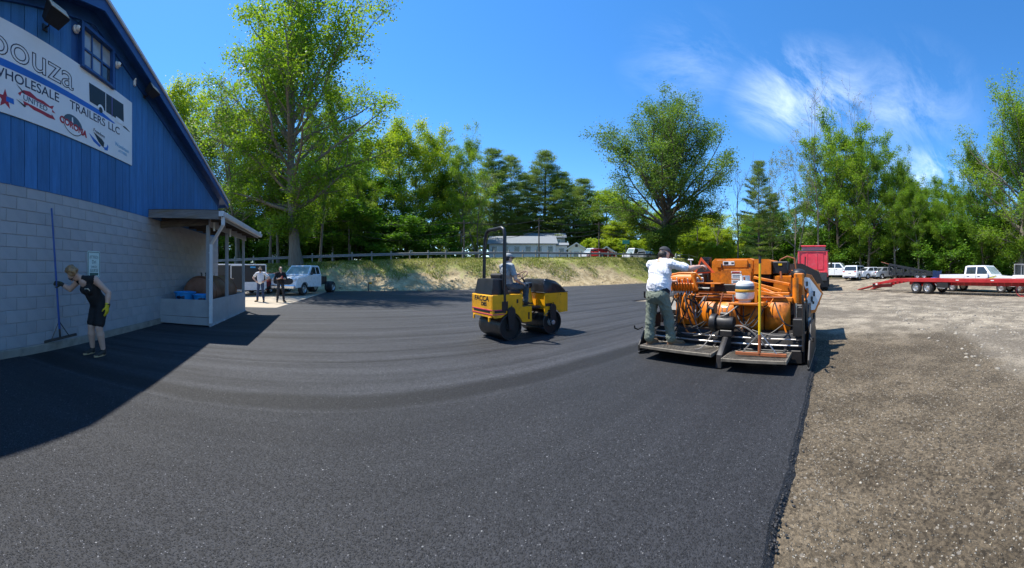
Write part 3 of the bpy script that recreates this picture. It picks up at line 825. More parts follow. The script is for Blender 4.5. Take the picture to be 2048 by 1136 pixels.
# blocks
BH = (Z_SID - 0.14) / 13; BW = 0.432
def blockmesh(w):
    b = MB(); b.box((0, 0, 0), (0.032, w - 0.007, BH - 0.007), 0.005); return b.mesh('block', 'block_paint', smooth=0)
bm_full = [blockmesh(BW)]
bl_rest = MB(); cnt = 0; cand = []
for row in range(13):
    z = 0.14 + (row + 0.5) * BH; off = 0.0 if row % 2 else BW / 2
    r = R_END - off
    if off:
        cand.append((row, R_END - BW / 4, z, BW / 2))
    while r > R_BEG + BW:
        cand.append((row, r - BW / 2, z, BW)); r -= BW
def seen_size(c):
    d2 = (WALL_E ** 2 + c[1] ** 2); return (-WALL_E / d2 ** 0.5) / d2
vis = sorted([c for c in cand if c[1] > 2.75], key=lambda c: -seen_size(c))
part_set = set(id(c) for c in vis[:296])
bm_half = blockmesh(BW / 2)
for c in cand:
    dx = RNG.uniform(-0.0025, 0.0025)
    if id(c) in part_set:
        o = bpy.data.objects.new('block', bm_full[0] if c[3] == BW else bm_half); C.objects.link(o); o.parent = bld
        o.location = BL(0.006 + dx, c[1] + RNG.uniform(-.002, .002), c[2] + RNG.uniform(-.0015, .0015)); o.rotation_euler = (RNG.uniform(-.004, .004), RNG.uniform(-.006, .006), RNG.uniform(-.004, .004))
    else:
        bl_rest.box(BL(0.006 + dx, c[1], c[2]), (0.05, c[3] - 0.007, BH - 0.007), 0.005)
o = bl_rest.build('block_courses', 'block_paint', bld, smooth=0); o['kind'] = 'stuff'
# gable backing and siding planks
m_ = MB()
poly = [(R_BEG - 5, Z_SID + 0.02), (R_END - 5, Z_SID + 0.02), (R_END - 5, zroof(R_END) - 0.25), (RIDGE - 5, zroof(RIDGE) - 0.25), (R_BEG - 5, zroof(R_BEG) - 0.25)]
m_.prism(poly, -0.2, 0.012, 'yz'); m_.build('gable_backing', 'trim_blue', bld)
WIN = (4.84, 5.80, 5.61, 6.40)
PW = 0.287
r = R_END - 0.02
while r > R_BEG + 0.1:
    a, b2 = r - PW + 0.006, r - 0.006
    segs = [(Z_SID - 0.03, None)]
    if b2 > WIN[0] - 0.06 and a < WIN[1] + 0.06: segs = [(Z_SID - 0.03, WIN[2] - 0.03), (WIN[3] + 0.05, None)]
    for z0, z1 in segs:
        za, zb = (z1, z1) if z1 else (zroof(a) - 0.24, zroof(b2) - 0.24)
        m_ = MB()
        if z1 is None and a < RIDGE < b2: pl = [(a - 5, z0), (b2 - 5, z0), (b2 - 5, zb), (RIDGE - 5, zroof(RIDGE) - 0.24), (a - 5, za)]
        else: pl = [(a - 5, z0), (b2 - 5, z0), (b2 - 5, zb), (a - 5, za)]
        m_.prism(pl, 0.014, 0.032 + RNG.uniform(-.0015, .0015), 'yz', inset=0.004)
        m_.build('plank', 'siding_blue', bld, smooth=0)
    r -= PW
m_ = MB(); m_.box(BL(0.022, R_END - 0.055, (Z_SID + zroof(R_END)) / 2 - 0.1), (0.05, 0.11, zroof(R_END) - Z_SID - 0.22), 0.004); m_.build('corner_board', 'trim_blue', bld)
# roof slabs, rake boards, soffits
OV = 0.36
def slab(name, r0, r1, x0, x1, dz0, dz1, m):
    m_ = MB(); vs = []
    for x in (x0, x1):
        for (rr, dz) in ((r0, dz0), (r1, dz0), (r1, dz1), (r0, dz1)):
            vs.append(BL(x, rr, zroof(rr) + dz))
    m_.loft([vs[:4], vs[4:]]); return m_.build(name, m, bld)
RE = R_END + 0.46; RB = R_BEG - 0.46
eps = 0.001
slab('roof', RIDGE, RE, -12.2, OV + 0.03, -0.03, 0.03, 'roof_shingle')
slab('roof', RB, RIDGE - eps, -12.2, OV + 0.03, -0.03, 0.03, 'roof_shingle')
slab('soffit', RIDGE, RE - 0.03, -12.1, OV - 0.045, -0.13, -0.10, 'trim_blue')
slab('soffit', RB + 0.03, RIDGE - eps, -12.1, OV - 0.045, -0.13, -0.10, 'trim_blue')
slab('rake_board', RIDGE, RE, OV - 0.04, OV, -0.26, -0.034, 'trim_blue')
slab('rake_board', RB, RIDGE - eps, OV - 0.04, OV, -0.26, -0.034, 'trim_blue')
slab('drip_edge', RIDGE, RE + 0.01, OV + 0.005, OV + 0.045, -0.032, 0.038, 'drip_edge')
slab('drip_edge', RB, RIDGE - eps, OV + 0.005, OV + 0.045, -0.032, 0.038, 'drip_edge')
slab('frieze_board', RIDGE, R_END, 0.034, 0.075, -0.40, -0.135, 'trim_blue')
slab('frieze_board', R_BEG, RIDGE - eps, 0.034, 0.075, -0.40, -0.135, 'trim_blue')
m_ = MB(); m_.box(BL(-6.0, RE - 0.015, zroof(RE) - 0.13), (12.2 + 0.3, 0.03, 0.2)); m_.build('eave_fascia', 'trim_blue', bld)
# window: frame, sill, six panes behind a grid
wf = MB()
w0, w1, z0, z1 = WIN
for (a, b2, c, d) in ((w0 - .07, w0 + .01, z0 - .06, z1 + .07), (w1 - .01, w1 + .07, z0 - .06, z1 + .07)):
    wf.box(BL(0.06, (a + b2) / 2, (c + d) / 2), (0.11, b2 - a, d - c), 0.005)
wf.box(BL(0.06, (w0 + w1) / 2, z1 + 0.03), (0.11, w1 - w0 - 0.02, 0.08), 0.005); wf.box(BL(0.065, (w0 + w1) / 2, z0 - 0.03), (0.12, w1 - w0 - .02, 0.06), 0.005)
win = wf.build('window', 'trim_blue', bld)
gr = MB()
for q in (1 / 3, 2 / 3): gr.box(BL(0.034, w0 + (w1 - w0) * q, (z0 + z1) / 2), (0.03, 0.035, z1 - z0))
gr.box(BL(0.033, (w0 + w1) / 2, (z0 + z1) / 2), (0.028, w1 - w0, 0.045))
gr.build('muntin', 'trim_blue', win)
for i in range(3):
    for j in range(2):
        p = MB(); p.box(BL(0.019, w0 + (w1 - w0) * (i + .5) / 3, z0 + (z1 - z0) * (j + .5) / 2), (0.008, (w1 - w0) / 3 - 0.02, (z1 - z0) / 2 - 0.02))
        p.build('pane', 'dirty_glass' if (i, j) != (2, 0) else 'dark_glass', win)
# louvred vent above the window
v = MB(); v.box(BL(0.035, 5.22, 6.66), (0.03, 0.24, 0.22), 0.004); vo = v.build('vent', 'trim_blue', bld)
for k in range(4):
    l_ = MB(); l_.box(BL(0.055, 5.22, 6.59 + k * 0.048), (0.03, 0.19, 0.012), 0, Euler((0, 0.6, 0))); l_.build('louvre', 'trim_blue', vo)

def on_wall(name, label, cat, r, z, group=None, x=0.034):
    return thing(name, label, cat, T(WALL_E + x, r, z), PHI, group)
# flood lights
def flood(r, z, label, s=1.0):
    t = on_wall('flood_light', label, 'flood light', r, z, 'flood lights on the gable')
    a = MB(); a.box((0.01, 0, 0.0), (0.02, 0.12 * s, 0.12 * s), 0.004); a.tube([(0.02, 0, 0), (0.10, 0, -0.02), (0.14, 0, 0.02)], 0.014, 8); a.build('mount', 'black_metal', t)
    h = MB(); h.X = Matrix.Translation((0.14 + 0.13 * s, 0, 0.05)) @ Euler((0, math.radians(-28), 0)).to_matrix().to_4x4()
    h.loft([[(-.13 * s, -.17 * s, -.06 * s), (-.13 * s, .17 * s, -.06 * s), (-.13 * s, .17 * s, .08 * s), (-.13 * s, -.17 * s, .08 * s)],
            [(.10 * s, -.22 * s, -.10 * s), (.10 * s, .22 * s, -.10 * s), (.10 * s, .22 * s, .12 * s), (.10 * s, -.22 * s, .12 * s)],
            [(.13 * s, -.22 * s, -.10 * s), (.13 * s, .22 * s, -.10 * s), (.13 * s, .22 * s, .12 * s), (.13 * s, -.22 * s, .12 * s)]])
    ho = h.build('housing', 'black_metal', t)
    for q in (-1, 1):
        l_ = MB(); l_.X = h.X; l_.box((.136 * s, 0, 0.01 * s + q * .052 * s), (.012, .40 * s, .09 * s), 0.004); l_.build('lens', 'lens_cream', ho)
    return t
flood(3.86, 5.86, 'large flood light above the banner near the window', 1.0)
flood(7.22, 6.02, 'small flood light under the roof edge right of the banner', 0.85)
def dome(r, z, label):
    t = on_wall('security_camera', label, 'security camera', r, z, 'white dome cameras beside the window')
    a = MB(); a.lathe([(0.075, 0), (0.078, 0.03), (0.06, 0.05), (0.02, 0.055)], 18, axis=(1, 0, 0)); a.build('base', 'white_plastic', t)
    b_ = MB(); b_.sphere((0.075, 0.0, -0.012), 0.058, 14, 10); bo = b_.build('ball', 'white_plastic', t)
    c_ = MB(); c_.lathe([(0.026, 0.0), (0.024, 0.012), (0.008, 0.014)], 14, (0.118, 0.02, -0.03), (0.86, 0.36, -0.38)); c_.build('lens', 'black_metal', bo)
dome(4.66, 6.24, 'white dome security camera left of the gable window')
dome(6.02, 6.20, 'white dome security camera right of the gable window')
t = on_wall('motion_sensor', 'small white sensor box left of the lower flood light', 'sensor', 6.74, 6.13)
a = MB(); a.box((0.03, 0, 0), (0.05, 0.06, 0.15), 0.008); a.build('body', 'white_plastic', t)
a = MB(); a.sphere((0.055, 0, 0.085), 0.025, 10, 6); a.build('bulb', 'white_plastic', t)

# ------------------------------------------------------------------ banner on the gable
mat('banner_white', (0.80, 0.80, 0.80), 0.45, var=0.04, scale=1.5, spec=0.4, dirt=(0.70, 0.70, 0.70), dirt_amt=0.4)
mat('ink_navy', (0.010, 0.014, 0.045), 0.5, var=0.05)
mat('ink_blue', (0.012, 0.13, 0.50), 0.5, var=0.25, scale=0.8)
mat('ink_black', (0.012, 0.014, 0.017), 0.5)
mat('ink_red', (0.42, 0.012, 0.022), 0.5, var=0.15)
mat('ink_teal', (0.05, 0.095, 0.13), 0.5)
mat('ink_sky', (0.07, 0.36, 0.62), 0.5)
mat('ink_violet', (0.22, 0.17, 0.50), 0.5)
mat('ink_paper', (0.82, 0.82, 0.82), 0.5)
ban = thing('banner', 'white trailer dealer banner across the blue gable', 'banner', T(WALL_E + 0.05, 4.0, 4.05), PHI)
a = MB(); a.box((0, -0.45, 0.77), (0.012, 6.16, 1.54), 0.002); a.build('sheet', 'banner_white', ban)
FX = 0.0062
_lay = [0]
def BM(r, z, tilt=0.0):
    """frame on the banner face at yard r, height z"""
    _lay[0] += 1
    M = frame((FX + 0.0006 + 0.0004 * (_lay[0] % 12), r - 4.0, z - 4.05), (0, 1, 0), (0, 0, 1)); return M @ Matrix.Rotation(tilt, 4, 'Z')
def ink(name, poly, m, r, z, tilt=0.0, sx=1.0, lift=0.0):
    a = MB(); M = BM(r, z, tilt); M.translation.x += lift
    a.X = M; a.prism([(p[0] * sx, p[1]) for p in poly], 0, 0.0012, 'xy'); return a.build(name, m, ban, smooth=0)
# outlined name, stripe, line of text
lettering('name_letters', 'oouza', 0.66, 'ink_navy', BM(2.62, 4.985), ban, outline=0.0085, squeeze=1.22, spacing=1.0)
ink('stripe', [(-2.6, 0.0), (3.05, 0.0), (3.12, 0.02), (2.6, 0.10), (0.5, 0.125), (-2.6, 0.125)], 'ink_blue', 2.83, 4.805)
for wd, rr_ in (('WHOLESALE', 4.20), ('TRAILERS', 5.58), ('LLC', 6.12)):
    lettering('text_line', wd, 0.232, 'ink_navy', BM(rr_, 4.62), ban, align='RIGHT', squeeze=1.14, bold=0.001)
# trailer picture
ink('trailer_panel', [(0, 0.02), (1.22, 0.0), (1.20, 0.44), (-0.02, 0.40)], 'ink_black', 5.06, 4.95)
for q, w_, m in ((0.52, 0.022, 'ink_paper'), (0.75, 0.016, 'ink_violet')):
    ink('trailer_edge', [(0, 0), (w_, 0), (w_, 0.44), (0, 0.44)], m, 5.06 + q, 4.93, lift=0.002)
ink('trailer_fender', [(math.cos(i * PI / 10) * 0.11, math.sin(i * PI / 10) * 0.11) for i in range(11)], 'ink_paper', 5.42, 4.93, lift=0.002)
ink('trailer_wheel', [(math.cos(i * PI / 8) * 0.062, math.sin(i * PI / 8) * 0.062) for i in range(16)], 'ink_black', 5.42, 4.925, lift=0.003)
ink('trailer_skirt', [(0, 0), (0.34, 0), (0.36, 0.10), (0.04, 0.12)], 'ink_paper', 5.93, 4.88, lift=0.002)
ink('trailer_hitch', [(0, 0), (0.28, -0.03), (0.28, -0.015), (0.12, 0.03), (0, 0.04)], 'ink_black', 6.25, 4.86)
# star logo
star = []
for i in range(10):
    rr = 0.17 if i % 2 == 0 else 0.07; a_ = PI / 2 + i * PI / 5; star.append((rr * math.cos(a_), rr * math.sin(a_)))
ink('star_logo', star, 'ink_red', 2.98, 4.28)
ink('star_logo_bar', [(0, 0), (0.16, -0.01), (0.15, 0.08), (0.0, 0.08)], 'ink_blue', 3.0, 4.25, lift=0.002)
# flame logo with lettering
ink('flame_logo', [(-.42, .05), (-.30, .14), (-.16, .16), (0, .10), (.14, .10), (.30, .06), (.40, .10), (.36, .02), (.44, -.03), (.30, -.03), (.44, -.15), (.26, -.16), (.10, -.14), (-.08, -.13), (-.20, -.09), (-.28, -.12), (-.32, -.02)], 'ink_red', 3.66, 4.41)
ink('flame_logo_band', [(-.40, -.04), (.34, -.10), (.36, .02), (-.34, .08)], 'ink_paper', 3.66, 4.41, lift=0.0015)
ink('flame_logo_spear', [(-.46, .20), (-.30, .07), (-.26, .09)], 'ink_black', 3.66, 4.41, lift=0.001)
ink('flame_logo_spear', [(-.46, -.06), (-.28, -.15), (-.24, -.12)], 'ink_black', 3.66, 4.41, lift=0.001)
lettering('flame_logo_letters', 'UNITED', 0.13, 'ink_teal', BM(3.34, 4.385, -0.07), ban, squeeze=1.2, extrude=0.007)
# oval logo
el = [(math.cos(i * PI / 12), math.sin(i * PI / 12)) for i in range(24)]
ink('oval_logo', [(p[0] * .27, p[1] * .19) for p in el], 'ink_black', 4.57, 4.31, -0.15)
ink('oval_logo_field', [(p[0] * .255, p[1] * .175) for p in el], 'ink_paper', 4.57, 4.31, -0.15, lift=0.001)
ink('oval_logo_top', [(math.cos(i * PI / 12) * .255, math.sin(i * PI / 12) * .175) for i in range(13)], 'ink_teal', 4.57, 4.315, -0.15, lift=0.002)
ink('oval_logo_shine', [(-.02, .03), (.02, .04), (.01, .15), (-.02, .14)], 'ink_paper', 4.55, 4.31, lift=0.003)
lettering('oval_logo_letters', 'CORONA', 0.17, 'ink_red', BM(4.20, 4.28, -0.12), ban, squeeze=1.02, bold=0.006, extrude=0.009)
# winged logo
ink('wing_logo', [(-.34, .03), (-.1, -.06), (.05, -.12), (.0, -.16), (-.2, -.10)], 'ink_blue', 5.38, 4.28)
ink('wing_logo_body', [(-.22, .10), (.06, .03), (.14, -.02), (.12, -.14), (.02, -.10), (-.05, -.06)], 'ink_black', 5.40, 4.28, lift=0.001)
ink('wing_logo_swash', [(.10, -.12), (.20, -.10), (.24, -.02), (.27, -.06), (.24, -.16), (.14, -.17)], 'ink_blue', 5.42, 4.28)
ink('wing_logo_plate', [(-.20, .10), (.20, .05), (.20, .13), (-.20, .18)], 'ink_paper', 5.36, 4.28, lift=0.002)
lettering('wing_logo_letters', 'Freedom', 0.095, 'ink_black', BM(5.17, 4.395, -0.10), ban, squeeze=1.1, extrude=0.008)
lettering('blue_logo_letters', 'Wombtasn', 0.125, 'ink_sky', BM(5.93, 4.33, -0.04), ban, squeeze=1.0)
lettering('blue_logo_letters', 'ATTVRES', 0.085, 'ink_sky', BM(6.06, 4.22, -0.03), ban, squeeze=1.0)

# ------------------------------------------------------------------ parking sign on the block wall
mat('sign_mint', (0.62, 0.76, 0.72), 0.4, var=0.06)
mat('sign_green', (0.03, 0.12, 0.10), 0.45)
sg = thing('parking_sign', 'small mint and green notice plate on the grey block wall behind the woman', 'sign', T(WALL_E + 0.036, 5.22, 1.60), PHI)
def rrect(w, h, c):
    o = []
    for sx, sy, a0 in ((1, -1, -PI / 2), (1, 1, 0), (-1, 1, PI / 2), (-1, -1, PI)):
        for k in range(4):
            a_ = a0 + k * PI / 6; o.append((sx * (w / 2 - c) + c * math.cos(a_), sy * (h / 2 - c) + c * math.sin(a_)))
    return o
a = MB(); a.prism(rrect(0.40, 0.56, 0.035), 0.0, 0.004, 'yz'); a.build('plate', 'sign_mint', sg)
a = MB()
for (y, z, w_, h_) in ((0, .255, .35, .012), (0, -.262, .35, .01), (-.178, 0, .012, .50), (.178, 0, .012, .50), (0, -.205, .27, .055)):
    a.box((0.0055, y, z), (0.003, w_, h_))
a.build('border', 'sign_green', sg)
for k, (tx, zz_, s_) in enumerate((('(ITTED)', .125, .085), ('Dri', .02, .10), ('IARCD', -.07, .06), ('GUESS', -.155, .09))):
    lettering('sign_letters', tx, s_, 'sign_green', frame((0.0045 + 0.0002 * k, 0, zz_), (0, 1, 0), (0, 0, 1)), sg, align='CENTER', extrude=0.001)

# ------------------------------------------------------------------ lean-to porch with planter box
mat('grey_paint', (0.34, 0.345, 0.355), 0.6, var=0.12, scale=3, bump=0.25, bscale=25, stretch=(1, 1, 1), dirt=(0.38, 0.39, 0.40), dirt_amt=0.35)
mat('raw_board', (0.19, 0.175, 0.165), 0.8, var=0.3, scale=4, bump=0.6, bscale=18, stretch=(0.5, 5, 5), dirt=(0.17, 0.115, 0.045), dirt_amt=0.75, dirt_scale=3)
mat('old_wood', (0.12, 0.095, 0.07), 0.85, var=0.4, scale=4, stretch=(1, 6, 6), bump=0.4)
mat('white_gutter', (0.66, 0.68, 0.70), 0.35, var=0.06, dirt=(0.42, 0.42, 0.40), dirt_amt=0.4)
PS0, PS1 = 7.48, 12.15
PO = 2.0
por = thing('porch', 'grey lean-to porch roof with posts and boxed base on the block wall', 'porch', T(WALL_E, 7.48, 0), PHI)
def PB(x, r, z): return (x, r - 7.48, z)
def pz(x): return 3.07 - 0.09 * x          # underside of the roof deck
m_ = MB(); m_.loft([[PB(0.04, q, pz(0) + a) for q, a in ((PS0, 0.0), (PS1, 0.0), (PS1, 0.03), (PS0, 0.03))], [PB(PO, q, pz(PO) + a) for q, a in ((PS0, 0.0), (PS1, 0.0), (PS1, 0.03), (PS0, 0.03))]])
m_.build('roof_deck', 'old_wood', por)
m_ = MB(); m_.loft([[PB(0.04, q, pz(0) + a) for q, a in ((PS0 - .04, 0.032), (PS1 + .04, 0.032), (PS1 + .04, 0.05), (PS0 - .04, 0.05))], [PB(PO + .04, q, pz(PO) + a) for q, a in ((PS0 - .04, 0.032), (PS1 + .04, 0.032), (PS1 + .04, 0.05), (PS0 - .04, 0.05))]])
m_.build('roof_covering', 'roof_shingle', por)
for k in range(8):
    q = PS0 + 0.06 + (PS1 - PS0 - 0.12) * k / 7
    m_ = MB(); m_.bar(PB(0.04, q, pz(0) - 0.075), PB(PO - 0.05, q, pz(PO) - 0.075), 0.045, 0.14); m_.build('rafter', 'old_wood', por)
m_ = MB(); m_.bar(PB(0.04, PS0 - 0.02, pz(0) - 0.07), PB(PO, PS0 - 0.02, pz(PO) - 0.07), 0.04, 0.215, 0.004); m_.build('end_board', 'raw_board', por)
m_ = MB(); m_.bar(PB(PO - 0.02, PS0, pz(PO) - 0.07), PB(PO - 0.02, PS1, pz(PO) - 0.07), 0.03, 0.16, 0.004); m_.build('fascia', 'grey_paint', por)
# gutter
gp = [(0, 0.0), (0.02, -0.11), (0.10, -0.11), (0.125, -0.05), (0.125, 0.0), (0.115, 0.0), (0.112, -0.048), (0.092, -0.098), (0.03, -0.098), (0.012, 0.0)]
m_ = MB(); m_.loft([[PB(PO + q[0] + 0.005, r_, pz(PO) + 0.01 + q[1]) for q in gp] for r_ in (PS0 - 0.05, PS1 + 0.12)])
gut = m_.build('gutter', 'white_gutter', por)
m_ = MB(); m_.box(PB(PO + .065, PS0 - .052, pz(PO) - .045), (.125, .006, .12)); m_.build('gutter_end', 'white_gutter', gut)
m_ = MB(); m_.tube([PB(PO + .06, PS1 + .0, pz(PO) + .02), PB(PO + .06, PS1 + .02, pz(PO) + .09), PB(PO + .06, PS1 + .12, pz(PO) + .10), PB(PO + .06, PS1 + .14, pz(PO) + .0)], .02, 6); m_.build('hanger', 'white_gutter', gut)
# downspout: rectangular pipe folding back under the eave to the box corner
BX0, BX1 = 8.12, 12.05; BXO = 1.50; BZ = 0.70
ds = MB()
path = [PB(PO + .065, PS0 + .10, pz(PO) - .08), PB(PO + .065, PS0 + .10, pz(PO) - .30), PB(BXO + .09, BX0 - .08, pz(PO) - .72), PB(BXO + .075, BX0 - .08, .10)]
rings = []
for i, p in enumerate(path):
    p = Vector(p); w_, d_ = 0.045, 0.035
    tl = 0.03 if i in (1, 2) else 0
    rings.append([p + Vector((sx * d_, sy * w_, 0)) for sx, sy in ((-1, -1), (1, -1), (1, 1), (-1, 1))])
ds.loft(rings); dso = ds.build('downspout', 'white_gutter', por)
for z in (0.5, 1.25, 1.95):
    m_ = MB(); m_.box(PB(BXO + .078, BX0 - .08, z), (.082, .104, .03)); m_.build('strap', 'white_gutter', dso)
# posts and beam
PZT = pz(BXO) - 0.16
for q in (BX0 + 0.06, BX0 + 1.75, BX1 - 0.07):
    m_ = MB(); m_.box(PB(BXO - 0.05, q, (BZ - .1 + PZT) / 2), (0.09, 0.09, PZT - BZ + .1), 0.006); m_.build('post', 'grey_paint', por)
m_ = MB(); m_.box(PB(BXO + 0.02, (BX0 + BX1) / 2, PZT + 0.0), (0.04, BX1 - BX0 + .1, 0.26), 0.005); m_.build('beam', 'grey_paint', por)
m_ = MB(); m_.box(PB(BXO / 2 + .02, BX0 + 0.0, PZT + 0.02), (BXO - .04, 0.04, 0.20), 0.005); m_.build('end_beam', 'old_wood', por)
for q in (BX0 + 1.72, BX0 + 0.2):
    m_ = MB(); m_.cyl(PB(BXO + .07, q, PZT + .02), PB(BXO + .07, q, PZT - .22), 0.028, 10); m_.build('lamp_tube', 'white_plastic', por)
# box base of panels
for k, (za, zb) in enumerate(((0.02, 0.225), (0.235, BZ))):
    m_ = MB(); m_.box(PB(BXO / 2, BX0 + 0.015, (za + zb) / 2), (BXO - 0.02, 0.025, zb - za), 0.004, Euler((0, RNG.uniform(-.006, .006), 0))); m_.build('box_panel', 'grey_paint', por)
for k in range(2):
    a_ = BX0 + (BX1 - BX0) * k / 2; b_ = BX0 + (BX1 - BX0) * (k + 1) / 2
    m_ = MB(); m_.box(PB(BXO, (a_ + b_) / 2, 0.36), (0.025, b_ - a_ - 0.012, 0.68), 0.004); m_.build('box_panel', 'grey_paint', por)
m_ = MB(); m_.box(PB(BXO / 2, BX1 - 0.015, 0.36), (BXO - 0.02, 0.025, 0.68), 0.004); m_.build('box_panel', 'grey_paint', por)
m_ = MB(); m_.box(PB(BXO / 2, (BX0 + BX1) / 2, 0.22), (BXO - 0.06, BX1 - BX0 - .08, 0.03)); m_.build('box_floor', 'old_wood', por)
m_ = MB()
for k in range(16):
    q = BX0 + 0.1 + k * 0.25; m_.box(PB(BXO + 0.02, q, 0.0 + RNG.uniform(-.01, .01)), (0.03, 0.24, RNG.uniform(0.04, 0.08)), 0.006)
m_.build('mortar_skirt', 'mortar', por)

# rusty tank lying behind the box, blue tubs beside it
mat('rust_tank', (0.24, 0.105, 0.06), 0.45, 0.2, var=0.45, scale=2.6, dirt=(0.16, 0.14, 0.13), dirt_amt=0.8, dirt_scale=1.3, bump=0.2, bscale=20)
mat('tub_blue', (0.014, 0.27, 0.66), 0.4, var=0.12, dirt=(0.02, 0.12, 0.30), dirt_amt=0.5)
tk = thing('rusty_tank', 'big rust brown steel tank lying inside the porch box', 'tank', T(WALL_E + 0.78, 9.15, 0.235), PHI)
a = MB(); a.lathe([(0.02, -0.05), (0.30, -0.04), (0.50, -0.01), (0.535, 0.05), (0.54, 0.10), (0.54, 2.3), (0.53, 2.35), (0.45, 2.42), (0.02, 2.46)], 40, (0, 0, 0.545), (0, 1, 0)); a.build('shell', 'rust_tank', tk)
for y in (0.10, 1.2, 2.3):
    a = MB(); a.tube([(0.545 * math.cos(i * PI / 20), y, 0.545 + 0.545 * math.sin(i * PI / 20)) for i in range(40)], 0.013, 6, closed=True); a.build('weld_band', 'rust_tank', tk)
for y in (0.25, 0.62):
    a = MB(); a.tube([(0, y, 1.07), (0, y, 1.16), (0.02, y - .09, 1.18)], 0.022, 8); a.build('pipe_stub', 'black_metal', tk)
for y in (0.35, 2.0): a = MB(); a.box((0, y, 0.03), (0.9, 0.10, 0.06)); a.build('cradle', 'old_wood', tk)
def tub(e, r, z, label, txt, s=1.0, yaw=0.0):
    t = thing('blue_tub', label, 'tub', T(WALL_E + e, r, z), PHI + yaw, 'blue plastic tubs in the porch box')
    a = MB(); a.lathe([(0.17 * s, 0), (0.18 * s, 0.01), (0.235 * s, 0.32 * s), (0.262 * s, 0.325 * s), (0.265 * s, 0.35 * s), (0.245 * s, 0.352 * s), (0.228 * s, 0.32 * s), (0.17 * s, 0.03), (0.02, 0.03)], 28); a.build('shell', 'tub_blue', t)
    for q in (-1, 1):
        a = MB(); a.tube([(0.04, q * .262 * s, .33 * s), (0.05, q * .31 * s, .31 * s), (-0.05, q * .31 * s, .31 * s), (-0.04, q * .262 * s, .33 * s)], 0.009, 6); a.build('handle', 'tub_blue', t)
    a = MB()
    for k in range(len(txt)):
        an = -2.05 + k * 0.16; rr = 0.226 * s
        a.box((rr * math.cos(an), rr * math.sin(an), 0.23 * s), (0.012, 0.035, 0.06 + 0.05 * ((k * 7) % 3) / 3), 0, Euler((0, -0.16, an)))
    a.build('printed_marks', 'ink_navy', t)
tub(0.62, 8.50, 0.46, 'wide blue tub at the wall side of the porch box', 'xxxxxx', 1.22)
tub(1.16, 8.46, 0.46, 'blue tub right behind the white downspout', 'xxxxx', 1.05, 0.5)
st = MB(); st.box((0, 0, 0.11), (1.1, 0.45, 0.22), 0.005)
o = st.build('plank_crate', 'old_wood'); o.location = T(WALL_E + 0.85, 8.5, 0.237); o.rotation_euler = (0, 0, PHI)
tag(o, 'low wooden crate inside the porch box carrying the blue tubs', 'crate')

# ------------------------------------------------------------------ people: bodies grown as one smooth surface from limb shapes
mat('skin', (0.58, 0.36, 0.27), 0.5, var=0.08, scale=6, spec=0.4)
mat('cloth_black', (0.012, 0.012, 0.014), 0.85, var=0.2, bump=0.5, bscale=16)
mat('cloth_white', (0.72, 0.73, 0.77), 0.85, var=0.05, bump=0.7, bscale=9)
mat('cloth_grey', (0.30, 0.32, 0.33), 0.85, var=0.1, bump=0.6, bscale=12)
mat('cloth_olive', (0.155, 0.18, 0.14), 0.85, var=0.15, bump=0.8, bscale=11)
mat('cloth_jeans', (0.035, 0.06, 0.12), 0.85, var=0.25, bump=0.5, bscale=14)
mat('cloth_bluegrey', (0.06, 0.085, 0.11), 0.85, var=0.2, bump=0.6, bscale=12)
mat('cloth_charcoal', (0.035, 0.036, 0.042), 0.85, var=0.2, bump=0.5, bscale=14)
mat('glove_yellow', (0.62, 0.48, 0.02), 0.7, var=0.12)
mat('glove_black', (0.03, 0.03, 0.02), 0.8, dirt=(0.25, 0.22, 0.02), dirt_amt=0.6, dirt_scale=20)
mat('hair_brown', (0.30, 0.18, 0.085), 0.6, var=0.5, scale=22, bump=1.0, bscale=45)
mat('hair_dark', (0.02, 0.015, 0.012), 0.6, var=0.4, scale=22, bump=0.8, bscale=45)
mat('boot_tan', (0.20, 0.12, 0.06), 0.8, var=0.2)
mat('shoe_dark', (0.03, 0.025, 0.02), 0.7, var=0.2)
mat('sole_tan', (0.42, 0.30, 0.17), 0.8)
mat('eye_dark', (0.02, 0.015, 0.012), 0.3)
mat('lip', (0.32, 0.12, 0.09), 0.5)

